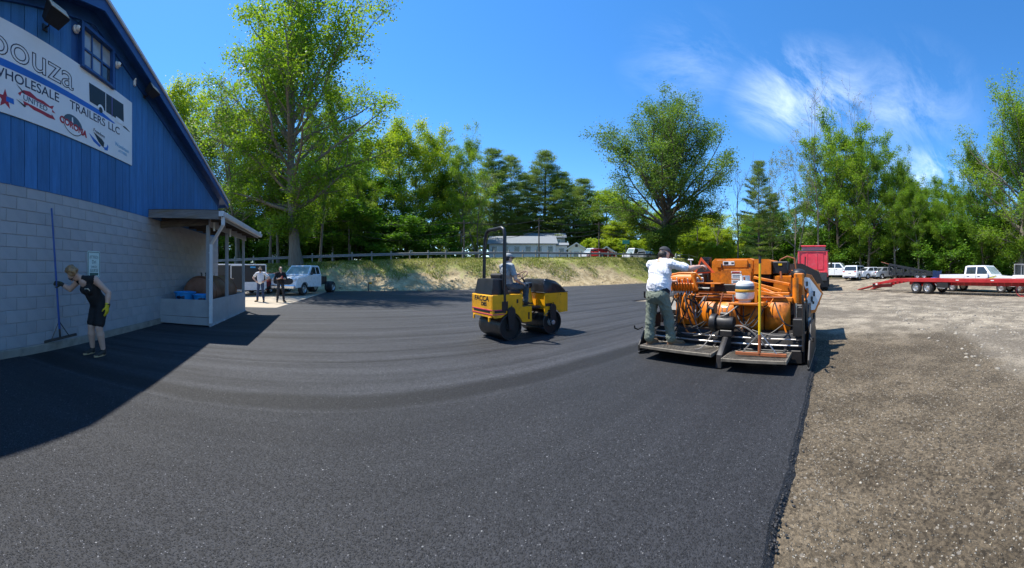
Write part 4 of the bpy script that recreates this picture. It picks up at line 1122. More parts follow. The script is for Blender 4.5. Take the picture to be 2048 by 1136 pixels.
class Sdf:
    def __init__(s): s.p = []; s.mats = []
    def mi(s, m):
        if m not in s.mats: s.mats.append(m)
        return s.mats.index(m)
    def cone(s, a, b, ra, rb, m, k=0.03): s.p.append(('c', np.array(a, float), np.array(b, float), ra, rb, s.mi(m), k)); return s
    def ell(s, c, r, m, ax=None, ay=None, k=0.03):
        if ax is None: M = np.eye(3)
        else:
            x = np.array(ax, float); x /= np.linalg.norm(x); y = np.array(ay if ay is not None else (0, 1, 0), float); y -= x * (x @ y); y /= np.linalg.norm(y)
            M = np.stack([x, y, np.cross(x, y)])
        s.p.append(('e', np.array(c, float), np.array(r, float), M, s.mi(m), k)); return s
    def mesh(s, h):
        lo = np.full(3, 1e9); hi = -lo
        for q in s.p:
            if q[0] == 'c':
                r = max(q[3], q[4]); lo = np.minimum(lo, np.minimum(q[1], q[2]) - r); hi = np.maximum(hi, np.maximum(q[1], q[2]) + r)
            else: r = q[2].max(); lo = np.minimum(lo, q[1] - r); hi = np.maximum(hi, q[1] + r)
        lo -= 3 * h; hi += 3 * h
        n = np.ceil((hi - lo) / h).astype(int) + 1
        f = np.full(n, 1.0); raw = np.full(n, 1.0); who = np.zeros(n, np.int16)
        for q in s.p:
            pad = q[-1] + 3 * h
            if q[0] == 'c': r = max(q[3], q[4]); a = np.minimum(q[1], q[2]) - r - pad; b = np.maximum(q[1], q[2]) + r + pad
            else: r = q[2].max(); a = q[1] - r - pad; b = q[1] + r + pad
            i0 = np.maximum(0, np.floor((a - lo) / h).astype(int)); i1 = np.minimum(n, np.ceil((b - lo) / h).astype(int) + 1)
            sl = tuple(slice(i0[d], i1[d]) for d in range(3))
            P = np.stack(np.meshgrid(*[lo[d] + h * np.arange(i0[d], i1[d]) for d in range(3)], indexing='ij'), -1)
            if q[0] == 'c':
                ab = q[2] - q[1]; t = np.clip(((P - q[1]) @ ab) / max(1e-9, ab @ ab), 0, 1)
                d_ = np.linalg.norm(P - q[1] - t[..., None] * ab, axis=-1) - (q[3] + (q[4] - q[3]) * t)
            else:
                L = (P - q[1]) @ q[3].T
                k0 = np.linalg.norm(L / q[2], axis=-1); k1 = np.linalg.norm(L / q[2] ** 2, axis=-1)
                d_ = k0 * (k0 - 1) / np.maximum(k1, 1e-6)
            k = q[-1]; cur = f[sl]
            hh = np.clip(0.5 + 0.5 * (cur - d_) / k, 0, 1)
            f[sl] = cur * (1 - hh) + d_ * hh - k * hh * (1 - hh)
            w = d_ < raw[sl]; rw = raw[sl]; rw[w] = d_[w]; ww = who[sl]; ww[w] = q[-2]
        neg = f < 0
        V = np.zeros(tuple(n - 1) + (3,)); cnt = np.zeros(tuple(n - 1))
        for ax in range(3):
            o1, o2 = [d for d in range(3) if d != ax]
            for u in (0, 1):
                for v in (0, 1):
                    sa = [None] * 3; sb = [None] * 3
                    sa[ax] = slice(0, n[ax] - 1); sb[ax] = slice(1, n[ax])
                    sa[o1] = sb[o1] = slice(u, n[o1] - 1 + u); sa[o2] = sb[o2] = slice(v, n[o2] - 1 + v)
                    fa = f[tuple(sa)]; fb = f[tuple(sb)]; ch = neg[tuple(sa)] != neg[tuple(sb)]
                    t = np.where(ch, fa / np.where(ch, fa - fb, 1), 0)
                    V[..., ax] += np.where(ch, t, 0); V[..., o1] += ch * u; V[..., o2] += ch * v; cnt += ch
        act = cnt > 0; idx = np.full(act.shape, -1); idx[act] = np.arange(act.sum())
        loc = np.argwhere(act); vert = lo + h * (loc + V[act] / cnt[act][:, None])
        vm = who[:-1, :-1, :-1][act]
        faces = []
        for ax in range(3):
            o1, o2 = (ax + 1) % 3, (ax + 2) % 3
            sa = [slice(1, -1)] * 3; sb = [slice(1, -1)] * 3
            sa[ax] = slice(0, n[ax] - 1); sb[ax] = slice(1, n[ax])
            A = neg[tuple(sa)]; B = neg[tuple(sb)]
            for sign in (0, 1):
                e = np.argwhere((A & ~B) if sign == 0 else (~A & B))
                if not len(e): continue
                c = e.copy(); c[:, o1] += 1; c[:, o2] += 1
                def g(d1, d2):
                    q = c.copy(); q[:, o1] += d1; q[:, o2] += d2; return idx[q[:, 0], q[:, 1], q[:, 2]]
                qd = np.stack([g(-1, -1), g(0, -1), g(0, 0), g(-1, 0)], -1)
                faces.append(qd if sign == 0 else qd[:, ::-1])
        Fq = np.concatenate(faces); Fq = Fq[(Fq >= 0).all(1)]
        return vert, Fq, vm[Fq[:, 0]]
    def build(s, name, h, parent, relax=2, fold=0.0):
        V, Fq, fm = s.mesh(h)
        E_ = np.concatenate([Fq[:, [0, 1]], Fq[:, [1, 2]], Fq[:, [2, 3]], Fq[:, [3, 0]]])
        for _ in range(relax):
            acc = np.zeros_like(V); c = np.zeros(len(V))
            np.add.at(acc, E_[:, 0], V[E_[:, 1]]); np.add.at(c, E_[:, 0], 1)
            V = V * 0.5 + 0.5 * acc / np.maximum(c, 1)[:, None]
        if fold:
            fn = np.cross(V[Fq[:, 2]] - V[Fq[:, 0]], V[Fq[:, 3]] - V[Fq[:, 1]]); vn = np.zeros_like(V); cl = np.zeros(len(V))
            isc = np.array([m.startswith('cloth') for m in s.mats])[fm].astype(float)
            for q in range(4): np.add.at(vn, Fq[:, q], fn); np.add.at(cl, Fq[:, q], isc)
            vn /= np.linalg.norm(vn, axis=1)[:, None] + 1e-12; cl = (cl >= 4) * 1.0
            g = np.random.default_rng(len(V)); w = np.zeros(len(V))
            for i in range(9):
                k = g.normal(0, 1, 3) * np.array([1, 1, 1.9]); k *= (18 + 5.5 * i) / np.linalg.norm(k)
                ph = V @ k + 1.7 * np.sin(V @ (g.normal(0, 1, 3) * 9) + g.uniform(0, 6)) + g.uniform(0, 6)
                w += (1 - np.abs(np.sin(ph))) ** 2.2 / (1 + 0.16 * i)
            w = w / 9
            V = V + vn * ((w - w.mean()) * fold * cl)[:, None]
        return npmesh(name, V, Fq, s.mats, parent, smooth=True, midx=fm)
def v3(*a): return np.array(a, float)
def lerp(a, b, t): return np.asarray(a) * (1 - t) + np.asarray(b) * t
def hand(S_, wrist, d, pn, m, thumb, curl=0.5, s=1.0):
    """palm, four unequal bent fingers and a thumb; d points along the hand, pn out of the palm"""
    d = np.array(d, float); d /= np.linalg.norm(d); pn = np.array(pn, float); pn -= d * (d @ pn); pn /= np.linalg.norm(pn)
    w = np.cross(d, pn) * thumb
    c = wrist + d * 0.055 * s
    S_.ell(c, (0.055 * s, 0.042 * s, 0.018 * s), m, d, w, k=0.012)
    for i, ln in enumerate((0.070, 0.080, 0.074, 0.058)):
        o = wrist + d * (0.092 - 0.006 * abs(i - 1)) * s + w * (0.030 - 0.0195 * i) * s
        a = curl * 1.0; p1 = o + (d * math.cos(a) + pn * math.sin(a)) * ln * 0.5 * s
        a2 = curl * 2.3; p2 = p1 + (d * math.cos(a2) + pn * math.sin(a2)) * ln * 0.5 * s
        S_.cone(o, p1, 0.0105 * s, 0.0095 * s, m, 0.005); S_.cone(p1, p2, 0.0095 * s, 0.008 * s, m, 0.005)
    o = wrist + d * 0.03 * s + w * 0.036 * s
    p1 = o + (d * 0.6 + w * 0.65 + pn * (0.3 + 0.4 * curl)) * 0.042 * s; p2 = p1 + (d * 0.75 + w * (0.35 - 0.5 * curl) + pn * (0.3 + 0.6 * curl)) * 0.034 * s
    S_.cone(o, p1, 0.014 * s, 0.0115 * s, m, 0.008); S_.cone(p1, p2, 0.0115 * s, 0.009 * s, m, 0.005)
def head(S_, c, fwd, up, m='skin', s=1.0, beard=None):
    f = np.array(fwd, float); f /= np.linalg.norm(f); u = np.array(up, float); u -= f * (f @ u); u /= np.linalg.norm(u); l = np.cross(u, f)
    S_.ell(c + u * 0.03 * s, (0.098 * s, 0.078 * s, 0.098 * s), m, f, l, k=0.02)
    S_.ell(c + f * 0.025 * s - u * 0.045 * s, (0.070 * s, 0.060 * s, 0.075 * s), beard or m, f, l, k=0.02)
    S_.cone(c + f * 0.092 * s + u * 0.018 * s, c + f * 0.112 * s - u * 0.022 * s, 0.010 * s, 0.015 * s, m, 0.01)
    S_.cone(c + f * 0.085 * s - u * 0.058 * s + l * 0.02 * s, c + f * 0.085 * s - u * 0.058 * s - l * 0.02 * s, 0.010 * s, 0.010 * s, 'lip', 0.008)
    for q in (-1, 1):
        S_.ell(c + l * q * 0.078 * s - f * 0.005 * s - u * 0.005 * s, (0.022 * s, 0.010 * s, 0.032 * s), m, f, l, k=0.008)
        S_.ell(c + f * 0.085 * s + l * q * 0.032 * s + u * 0.016 * s, (0.012 * s, 0.014 * s, 0.010 * s), 'eye_dark', f, l, k=0.004)
def torso(S_, pel, chest, neck, lsh, rsh, m, w=1.0, belly=0.0, fwd=None):
    ax = lsh - rsh; sp = chest - pel; sp = sp / np.linalg.norm(sp)
    axn = ax / np.linalg.norm(ax)
    f = np.cross(axn, sp) if fwd is None else fwd
    S_.ell(lerp(pel, chest, 0.95), (0.17 * w, 0.105 * w, 0.19), m, axn, f, k=0.06)
    S_.ell(lerp(pel, chest, 0.5) + f * belly * 0.6, (0.145 * w, 0.10 * w + belly * 0.6, 0.18), m, axn, f, k=0.06)
    S_.ell(lerp(pel, chest, 0.15) + f * belly * 0.4, (0.155 * w, 0.115 * w + belly * 0.3, 0.13), m, axn, f, k=0.05)
    S_.cone(lsh, lerp(lsh, neck, 0.8), 0.062 * w, 0.055, m, 0.05); S_.cone(rsh, lerp(rsh, neck, 0.8), 0.062 * w, 0.055, m, 0.05)
    return axn, f, sp
def arm(S_, sh, el, wr, msl, mfore, sleeve=0.55, s=1.0):
    """upper arm with a sleeve to the given fraction, bare or covered below"""
    S_.cone(sh, el, 0.050 * s, 0.040 * s, mfore, 0.02); S_.cone(el, lerp(el, wr, 0.35), 0.041 * s, 0.040 * s, mfore, 0.015); S_.cone(lerp(el, wr, 0.35), wr, 0.040 * s, 0.027 * s, mfore, 0.015)
    if sleeve > 0: S_.cone(sh, lerp(sh, el, min(1, sleeve)), 0.062 * s, 0.064 * s, msl, 0.02)
    if sleeve > 1: S_.cone(el, lerp(el, wr, sleeve - 1), 0.052 * s, 0.040 * s, msl, 0.02)
def leg(S_, hip, kn, an, m, mlow=None, s=1.0, loose=1.0, hem=1.0):
    """leg with trousers to the ankle (mlow None) or shorts ending above the knee"""
    if mlow is None:
        S_.cone(hip, kn, 0.092 * s * loose, 0.066 * s * loose, m, 0.03); S_.cone(kn, lerp(kn, an, 0.3), 0.066 * s * loose, 0.066 * s * loose, m, 0.02)
        S_.cone(lerp(kn, an, 0.3), lerp(kn, an, 0.97), 0.066 * s * loose, 0.056 * s * loose, m, 0.02)
    else:
        S_.cone(hip, lerp(hip, kn, hem), 0.098 * s, 0.082 * s, m, 0.03)
        S_.cone(lerp(hip, kn, hem - 0.15), kn, 0.066 * s, 0.056 * s, mlow, 0.008); S_.cone(kn, lerp(kn, an, 0.32), 0.054 * s, 0.060 * s, mlow, 0.02); S_.cone(lerp(kn, an, 0.32), an, 0.060 * s, 0.036 * s, mlow, 0.02)
def shoe(par, an, d, m, sole, name='shoe', s=1.0, ankle=0.09):
    """shoe around the ankle point, pointing along d; its sole lies at the ground below"""
    S_ = Sdf(); d = np.array(d, float); d /= np.linalg.norm(d); w = np.cross((0, 0, 1), d)
    z0 = an[2] - ankle
    base = np.array([an[0], an[1], z0])
    S_.ell(base + d * 0.03 * s + v3(0, 0, 0.05), (0.085 * s, 0.045 * s, 0.05), m, d, w, k=0.02)
    S_.ell(base + d * 0.13 * s + v3(0, 0, 0.035), (0.085 * s, 0.048 * s, 0.036), m, d, w, k=0.03)
    S_.cone(base + v3(0, 0, 0.05), base + v3(0, 0, ankle + 0.015), 0.048 * s, 0.045 * s, m, 0.02)
    o = S_.build(name, 0.008, par, 2)
    b = MB(); pts = []
    for i in range(20):
        a = 2 * PI * i / 20; L = 0.145 * s; c = 0.085 * s
        wd = 0.043 * s + 0.010 * s * max(0, math.cos(a))
        p = base + d * (c + L * math.cos(a)) + w * wd * math.sin(a); pts.append(p)
    b.loft([[tuple(p + v3(0, 0, 0.002)) for p in pts], [tuple(p + v3(0, 0, 0.03)) for p in pts]]); b.build('sole', sole, o)
    return o
def cap(par, c, fwd, up, m, name='cap', s=1.0, brim=True):
    f = np.array(fwd, float); f /= np.linalg.norm(f); u = np.array(up, float); u -= f * (f @ u); u /= np.linalg.norm(u); l = np.cross(u, f)
    b = MB(); rings = []
    for t in range(6):
        a = t / 5 * PI / 2 * 0.97; rr = math.cos(a); h = math.sin(a)
        rings.append([tuple(c + u * (0.052 + 0.085 * h) * s + f * (0.108 * rr * math.cos(q * PI / 10)) * s + l * (0.090 * rr * math.sin(q * PI / 10)) * s) for q in range(20)])
    b.loft(rings)
    o = b.build(name, m, par, 60)
    if brim:
        b = MB(); top = []; bot = []
        for q in range(11):
            a = -PI / 2 * 0.8 + PI * 0.8 * q / 10; top.append(tuple(c + u * (0.058 - 0.012 * math.cos(a)) * s + f * (0.085 + 0.10 * math.cos(a)) * s + l * 0.085 * math.sin(a) * s))
        for q in range(11):
            a = PI / 2 * 0.8 - PI * 0.8 * q / 10; top.append(tuple(c + u * 0.062 * s + f * (0.06 + 0.035 * math.cos(a)) * s + l * 0.08 * math.sin(a) * s))
        b.loft([top, [tuple(np.array(p) - u * 0.006) for p in top]]); b.build('brim', m, o)
    return o

# --- the woman holding an asphalt lute, bent forward by the wall
wl = PX(196, 5.72, -0.006)
wf = math.atan2(-0.946, 0.326)
wom = thing('person', 'woman in black tank top and shorts bending forward, holding a blue handled lute', 'person', wl, wf)
S_ = Sdf()
pel, chest, neck = v3(-0.05, 0.0, 0.90), v3(0.16, -0.03, 1.19), v3(0.30, -0.07, 1.335)
lsh, rsh = v3(0.18, 0.155, 1.315), v3(0.26, -0.215, 1.295)
hc = v3(0.42, -0.125, 1.40); hf, hu = v3(0.45, -0.12, -0.88), v3(0.88, -0.05, 0.45)
ax_, fv, sp = torso(S_, pel, chest, neck, lsh * 0.92 + neck * 0.08, rsh * 0.92 + neck * 0.08, 'cloth_black', 1.06, 0.045)
S_.ell(chest + fv * 0.10 + v3(0, 0.075, 0.0), (0.075, 0.07, 0.08), 'cloth_black', ax_, fv, k=0.04); S_.ell(chest + fv * 0.10 + v3(0, -0.075, 0.0), (0.075, 0.07, 0.08), 'cloth_black', ax_, fv, k=0.04)
S_.ell(pel + v3(-0.03, 0, -0.03), (0.17, 0.135, 0.13), 'cloth_black', (0, 1, 0), (1, 0, 0), k=0.05)
S_.cone(neck - v3(0.03, 0, 0.02), hc - hf * 0.0 - hu * 0.05, 0.056, 0.050, 'skin', 0.02)
S_.ell(lerp(chest, neck, 0.62) + fv * 0.055, (0.085, 0.045, 0.075), 'skin', ax_, fv, k=0.012)
head(S_, hc, hf, hu)
lel, lwr = v3(-0.02, 0.27, 1.09), v3(0.02, 0.285, 0.875)
rel, rwr = v3(0.33, -0.40, 1.135), v3(0.475, -0.475, 1.235)
for a_, b_, c_ in ((lsh, lel, lwr), (rsh, rel, rwr)):
    S_.ell(a_, (0.058, 0.058, 0.062), 'skin', k=0.03)
    arm(S_, a_, b_, c_, 'skin', 'skin', 0, 1.18)
for hip, kn, an in ((v3(-0.02, 0.085, 0.86), v3(0.055, 0.105, 0.49), v3(-0.03, 0.115, 0.09)), (v3(-0.02, -0.085, 0.86), v3(0.085, -0.085, 0.49), v3(0.03, -0.125, 0.09))):
    leg(S_, hip, kn, an, 'cloth_black', 'skin', 1.12, hem=0.80)
S_.build('body', 0.0075, wom, fold=0.03)
for an in (v3(-0.03, 0.115, 0.09), v3(0.03, -0.125, 0.09)): shoe(wom, an, (1, 0.12, 0), 'shoe_dark', 'sole_tan', s=0.95)
gl = Sdf(); hand(gl, lwr, (0.05, 0.05, -1), (0.2, -1, 0), 'glove_yellow', -1, 0.35, 1.12); gl.cone(lwr - v3(0, 0, -.03), lwr, 0.036, 0.035, 'glove_yellow'); gl.build('glove', 0.006, wom)
gl = Sdf(); hand(gl, rwr, (0.45, -0.55, 0.02), (0.75, 0.55, 0.05), 'glove_black', -1, 1.05, 1.12); gl.cone(lerp(rel, rwr, 0.85), rwr, 0.036, 0.036, 'glove_black'); gl.build('glove', 0.006, wom)
for c_ in (lerp(lel, lwr, 0.90), lerp(rel, rwr, 0.80)):
    dv = Vector((lwr - lel) if c_[1] > 0 else (rwr - rel)).normalized()
    b = MB(); b.lathe([(0.034, -0.012), (0.040, -0.010), (0.040, 0.010), (0.034, 0.012)], 16, tuple(c_), dv); b.build('wristband', 'black_metal', wom)
hr = Sdf()
hr.ell(hc - hf * 0.02 + hu * 0.05, (0.105, 0.092, 0.085), 'hair_brown', hf, (0, 1, 0), k=0.03)
gq = random.Random(3)
for i in range(110):
    a = gq.uniform(-1.9, 1.9) + PI; b_ = gq.uniform(-0.2, 1.4)
    dv = -np.array(hf) * math.cos(b_) * abs(math.cos(a)) + np.array((0, 1, 0)) * math.sin(a) * math.cos(b_) + np.array(hu) * math.sin(b_)
    hr.ell(hc + hu * 0.045 + dv * gq.uniform(.085, .112), (gq.uniform(.012, .030),) * 3, 'hair_brown', k=0.012)
for i in range(26):
    hr.ell(hc + hu * 0.125 - hf * 0.06 + v3(gq.gauss(0, .03), gq.gauss(0, .03), gq.gauss(0, .02)), (gq.uniform(.02, .032),) * 3, 'hair_brown', k=0.01)
hr.build('hair', 0.007, wom, 0)
b = MB(); hq = Vector(hf).normalized(); uq = Vector(hu).normalized(); lq = uq.cross(hq)
for q in (-1, 1): b.box(Vector(hc) + hq * 0.105 + lq * q * 0.034 + uq * 0.016, (0.012, 0.058, 0.036), 0.004, Matrix((hq, lq, uq)).transposed())
for q in (-1, 1): b.bar(Vector(hc) + hq * 0.10 + lq * q * 0.066 + uq * 0.02, Vector(hc) - hq * 0.005 + lq * q * 0.084 + uq * 0.02, 0.006, 0.008)
b.bar(Vector(hc) + hq * 0.108 + lq * -0.01 + uq * 0.022, Vector(hc) + hq * 0.108 + lq * 0.01 + uq * 0.022, 0.006, 0.008)
b.build('sunglasses', 'eye_dark', wom)
mat('logo_cream', (0.62, 0.54, 0.40), 0.8)
b = MB(); lp_ = Vector(chest + fv * 0.165 + v3(0.0, 0.085, 0.045)); fq = Vector(fv).normalized(); aq = Vector(ax_).normalized(); sq = Vector(sp).normalized()
b.box(lp_ , (0.09, 0.012, 0.055), 0.004, Matrix((aq, fq, sq)).transposed()); b.build('chest_logo', 'logo_cream', wom)

# the lute in her hand
mat('lute_blue', (0.012, 0.075, 0.30), 0.4, var=0.2)
mat('worn_steel', (0.16, 0.15, 0.15), 0.5, 0.6, var=0.3, dirt=(0.15, 0.06, 0.03), dirt_amt=0.6)
Mw = Matrix.Translation(wl) @ Matrix.Rotation(wf, 4, 'Z')
gp_ = Mw @ Vector((0.535, -0.535, 1.245))
bot = PX(141, 5.80, 0.44); top = PX(125, 5.75, zat(413, 5.75))
axl = (top - bot).normalized()
# shift so the handle passes through her fist
tpar = (gp_ - bot).dot(axl); shift = gp_ - (bot + axl * tpar); bot += shift; top += shift
lu = thing('asphalt_lute', 'blue handled asphalt lute held upright with its dark blade off the ground', 'lute', bot - Vector((0, 0, 0.12)))
o0 = lu.location
b = MB(); b.tube([bot - o0 - axl * 0.02, top - o0], [0.021, 0.017], 12); b.build('handle', 'lute_blue', lu)
rt = Vector((math.cos(az(140)), -math.sin(az(140)), 0)); bd = (rt * 0.93 + Vector((0, 0, 0.24)) + Vector((0.35, -.1, 0)) * 0.2).normalized()
bc = bot - axl * 0.19 - o0
b = MB(); b.bar(bc - bd * 0.31, bc + bd * 0.31, 0.05, 0.045, 0.006); b.build('blade', 'black_metal', lu)
b = MB(); b.tube([bc, bot - o0 + axl * 0.02], 0.019, 8); b.build('socket', 'black_metal', lu)
for q, m in ((-1, 'worn_steel'), (1, 'black_metal')):
    b = MB(); b.tube([bc + bd * q * 0.17, bot - o0 + axl * 0.12], 0.009, 6); b.build('brace', m, lu)

# --- two men talking on the concrete apron
def bystander(loc, face, label, shirt, legm, pose, beard, cm, hat):
    t = thing('person', label, 'person', loc, face)
    S_ = Sdf(); pel, chest, neck = v3(0, 0, 0.95), v3(-0.01, 0, 1.28), v3(0.0, 0, 1.47)
    lsh, rsh = v3(-0.01, 0.20, 1.42), v3(-0.01, -0.20, 1.42)
    torso(S_, pel, chest, neck, lsh, rsh, shirt, 1.12, 0.03)
    hc = v3(0.03, 0, 1.62); hfw = v3(1, 0, -0.1) if pose == 'hips' else v3(0.85, 0, -0.5)
    S_.cone(neck - v3(0, 0, 0.03), hc - v3(0, 0, 0.05), 0.06, 0.056, 'skin', 0.02); head(S_, hc, hfw, (0.1, 0, 1), beard=beard)
    for q, sh in ((1, lsh), (-1, rsh)):
        if pose == 'hips': el, wr = v3(-0.10, q * 0.44, 1.20), v3(0.06, q * 0.23, 1.04); hd, pn = (0.6, -q * 0.7, -0.3), (-0.3, -q, 0)
        else: el, wr = v3(0.0, q * 0.30, 1.14), v3(0.24, q * 0.07, 1.17); hd, pn = (0.5, -q * 0.6, 0.3), (-0.2, -q * .3, 1)
        arm(S_, sh, el, wr, shirt, 'skin', 0.62 if pose == 'hips' else 1.35); hand(S_, wr, hd, pn, 'skin', q, 0.7, 1.15)
    for q in (1, -1): leg(S_, v3(0, q * 0.095, 0.92), v3(0.03, q * 0.13, 0.50), v3(0.0, q * 0.17, 0.10), legm, None, 0.98, 1.0)
    S_.build('body', 0.011, t, fold=0.06)
    for q in (1, -1): shoe(t, v3(0.0, q * 0.17, 0.09), (1, q * 0.3, 0), 'boot_tan' if pose == 'hips' else 'shoe_dark', 'sole_tan' if pose != 'hips' else 'shoe_dark')
    if hat: cap(t, hc, hfw, (0.1, 0, 1), cm)
    else:
        h_ = Sdf(); h_.ell(hc + v3(-0.02, 0, 0.055), (0.105, 0.09, 0.085), cm, k=0.02); h_.build('hair', 0.009, t)
    return t
def facing(p): return math.atan2(-p.y, -p.x)
p1_ = PX(521, 16.4, -0.02); p2_ = PX(561, 16.2, -0.02)
bystander(p1_, facing(p1_) - 0.35, 'bearded man in white t-shirt and jeans, hands on hips', 'cloth_white', 'cloth_jeans', 'hips', 'hair_dark', 'hair_dark', True)
pb = bystander(p2_, facing(p2_) + 0.25, 'man in black shirt looking down at a red cup', 'cloth_black', 'cloth_charcoal', 'hold', None, 'hair_dark', False)
mat('cup_red', (0.45, 0.05, 0.06), 0.5)
Mq = Matrix.Translation(p2_) @ Matrix.Rotation(facing(p2_) + 0.25, 4, 'Z')
b = MB(); b.lathe([(0.032, 0), (0.045, 0.12), (0.046, 0.13), (0.03, 0.132)], 14); cu = b.build('cup', 'cup_red'); cu.location = Mq @ Vector((0.31, 0.0, 1.16)); tag(cu, 'red cup held by the man in black', 'cup')

# ------------------------------------------------------------------ tandem roller
mat('cat_yellow', (0.84, 0.40, 0.006), 0.42, var=0.12, scale=2, coat=0.15, dirt=(0.36, 0.18, 0.03), dirt_amt=0.6, dirt_scale=4.5)
mat('drum_steel', (0.085, 0.08, 0.076), 0.36, 0.6, var=0.35, scale=4, dirt=(0.016, 0.015, 0.015), dirt_amt=0.85, dirt_scale=5)
mat('rubber_black', (0.014, 0.014, 0.015), 0.6, var=0.25, scale=6)
mat('hood_black', (0.016, 0.016, 0.018), 0.38, var=0.25)
mat('hub_silver', (0.42, 0.42, 0.42), 0.45, 0.5, var=0.2)
mat('stripe_pink', (0.65, 0.03, 0.16), 0.5)
mat('wheel_brown', (0.22, 0.13, 0.08), 0.6)
mat('seat_black', (0.02, 0.02, 0.022), 0.6)
RZ = math.radians(35)
rc = Vector((0.205, 7.617, -0.016))
rol = thing('tandem_roller', 'small yellow tandem roller with black roll bar on the fresh asphalt', 'road roller', rc, RZ)
DR = 0.285
def drum(x, hub, lab):
    a = MB()
    prof = [(0.266, -0.452), (0.279, -0.452), (DR, -0.446), (DR, 0.446), (0.279, 0.452), (0.266, 0.452), (0.264, 0.40), (0.264, -0.40)]
    n = 48; rings = []
    for (r_, h_) in prof + [prof[0]]: rings.append([(x + r_ * math.cos(2 * PI * i / n), h_, DR + r_ * math.sin(2 * PI * i / n)) for i in range(n)])
    a.loft(rings, caps=False); d = a.build('drum', 'drum_steel', rol, 40)
    for q in (-1, 1):
        a = MB(); a.cyl((x, q * 0.36, DR), (x, q * 0.375, DR), 0.268, 40); a.build('drum_disc', 'rubber_black', d)
        a = MB(); a.lathe([(0.09, 0), (0.085, 0.03), (0.05, 0.04), (0.02, 0.04)], 16, (x, q * 0.375, DR), (0, q, 0)); a.build('hub', hub, d)
        for k in range(6):
            an = k * PI / 3 + .3; a = MB(); a.cyl((x + .065 * math.cos(an), q * .43, DR + .065 * math.sin(an)), (x + .065 * math.cos(an), q * .455, DR + .065 * math.sin(an)), .013, 8); a.build('bolt', hub, d)
    return d
drum(-0.59, 'rubber_black', ''); drum(0.59, 'hub_silver', '')
def arc(cx, a0, a1, n=9, r_=0.318):
    return [(cx + r_ * math.cos(math.radians(a0 + (a1 - a0) * i / n)), DR + r_ * math.sin(math.radians(a0 + (a1 - a0) * i / n))) for i in range(n + 1)]
rear_poly = [(-1.05, 0.55), (-1.05, 0.965), (-1.03, 0.98), (-0.30, 0.98), (-0.28, 0.97), (-0.28, 0.70), (-0.02, 0.70), (-0.02, 0.36), (-0.26, 0.36)] + arc(-0.59, 18, 132) + [(-0.86, 0.50), (-1.0, 0.50)]
for q in (-1, 1):
    a = MB(); a.prism(rear_poly, q * 0.405, q * 0.445, 'xz', inset=0.006); a.build('rear_side_plate', 'cat_yellow', rol)
a = MB(); a.box((-0.69, 0, 0.79), (0.70, 0.806, 0.37), 0.01); a.build('rear_body', 'cat_yellow', rol)
a = MB(); a.box((-1.035, 0, 0.735), (0.03, 0.806, 0.46), 0.008); rb_ = a.build('rear_panel', 'cat_yellow', rol)
a = MB(); a.box((-0.02, 0, 0.66), (0.60, 0.80, 0.05), 0.008); a.build('floor_plate', 'black_metal', rol)
for z in (0.665, 0.575):
    a = MB(); a.box((-1.052, 0, z), (0.008, 0.85, 0.016)); a.build('pink_stripe', 'stripe_pink', rb_)
    a = MB(); a.box((-0.90, -0.449, z - 0.0), (0.30, 0.008, 0.016)); a.build('pink_stripe', 'stripe_pink', rb_)
for z in (0.63,):
    a = MB(); a.box((-1.051, 0, z), (0.006, 0.70, 0.045)); a.build('recess', 'black_metal', rb_)
    a = MB(); a.box((-0.87, -0.4475, z), (0.26, 0.006, 0.05)); a.build('recess', 'black_metal', rb_)
for y in (-0.33, 0.33):
    a = MB(); a.box((-1.06, y, 0.47), (0.03, 0.05, 0.10), 0.006); a.build('tie_lug', 'cat_yellow', rb_)
lettering('logo_letters', 'FACCA', 0.155, 'ink_black', frame((-1.0515, 0.32, 0.845), (0, -1, 0), (0, 0, 1)), rb_, squeeze=1.25, bold=0.004)
lettering('logo_letters', 'DBS', 0.105, 'ink_black', frame((-1.0516, 0.02, 0.745), (0, -1, 0), (0, 0, 1)), rb_, squeeze=1.25, bold=0.004)
lettering('number_mark', '1', 0.19, 'ink_black', frame((-0.155, -0.4462, 0.43), (1, 0, 0), (0, 0, 1)), rb_, bold=0.012)
a = MB(); a.box((-0.42, -0.4465, 0.83), (0.045, 0.006, 0.085), 0); a.build('slot', 'black_metal', rb_)
# seat tank and seat
a = MB(); a.loft([[(-1.03, -.37, .985), (-.60, -.37, .985), (-.60, .37, .985), (-1.03, .37, .985)], [(-1.00, -.36, 1.10), (-.62, -.36, 1.10), (-.62, .36, 1.10), (-1.00, .36, 1.10)], [(-0.97, -.34, 1.29), (-.72, -.34, 1.29), (-.72, .34, 1.29), (-0.97, .34, 1.29)], [(-.95, -.32, 1.315), (-.74, -.32, 1.315), (-.74, .32, 1.315), (-.95, .32, 1.315)]]); a.build('tank_cover', 'hood_black', rol)
a = MB(); a.box((-.40, 0, 1.01), (.46, .46, .09), .03); s_o = a.build('seat', 'seat_black', rol)
a = MB(); a.box((-.64, 0, 1.22), (.08, .44, .42), .03, Euler((0, -0.18, 0))); a.build('backrest', 'seat_black', s_o)
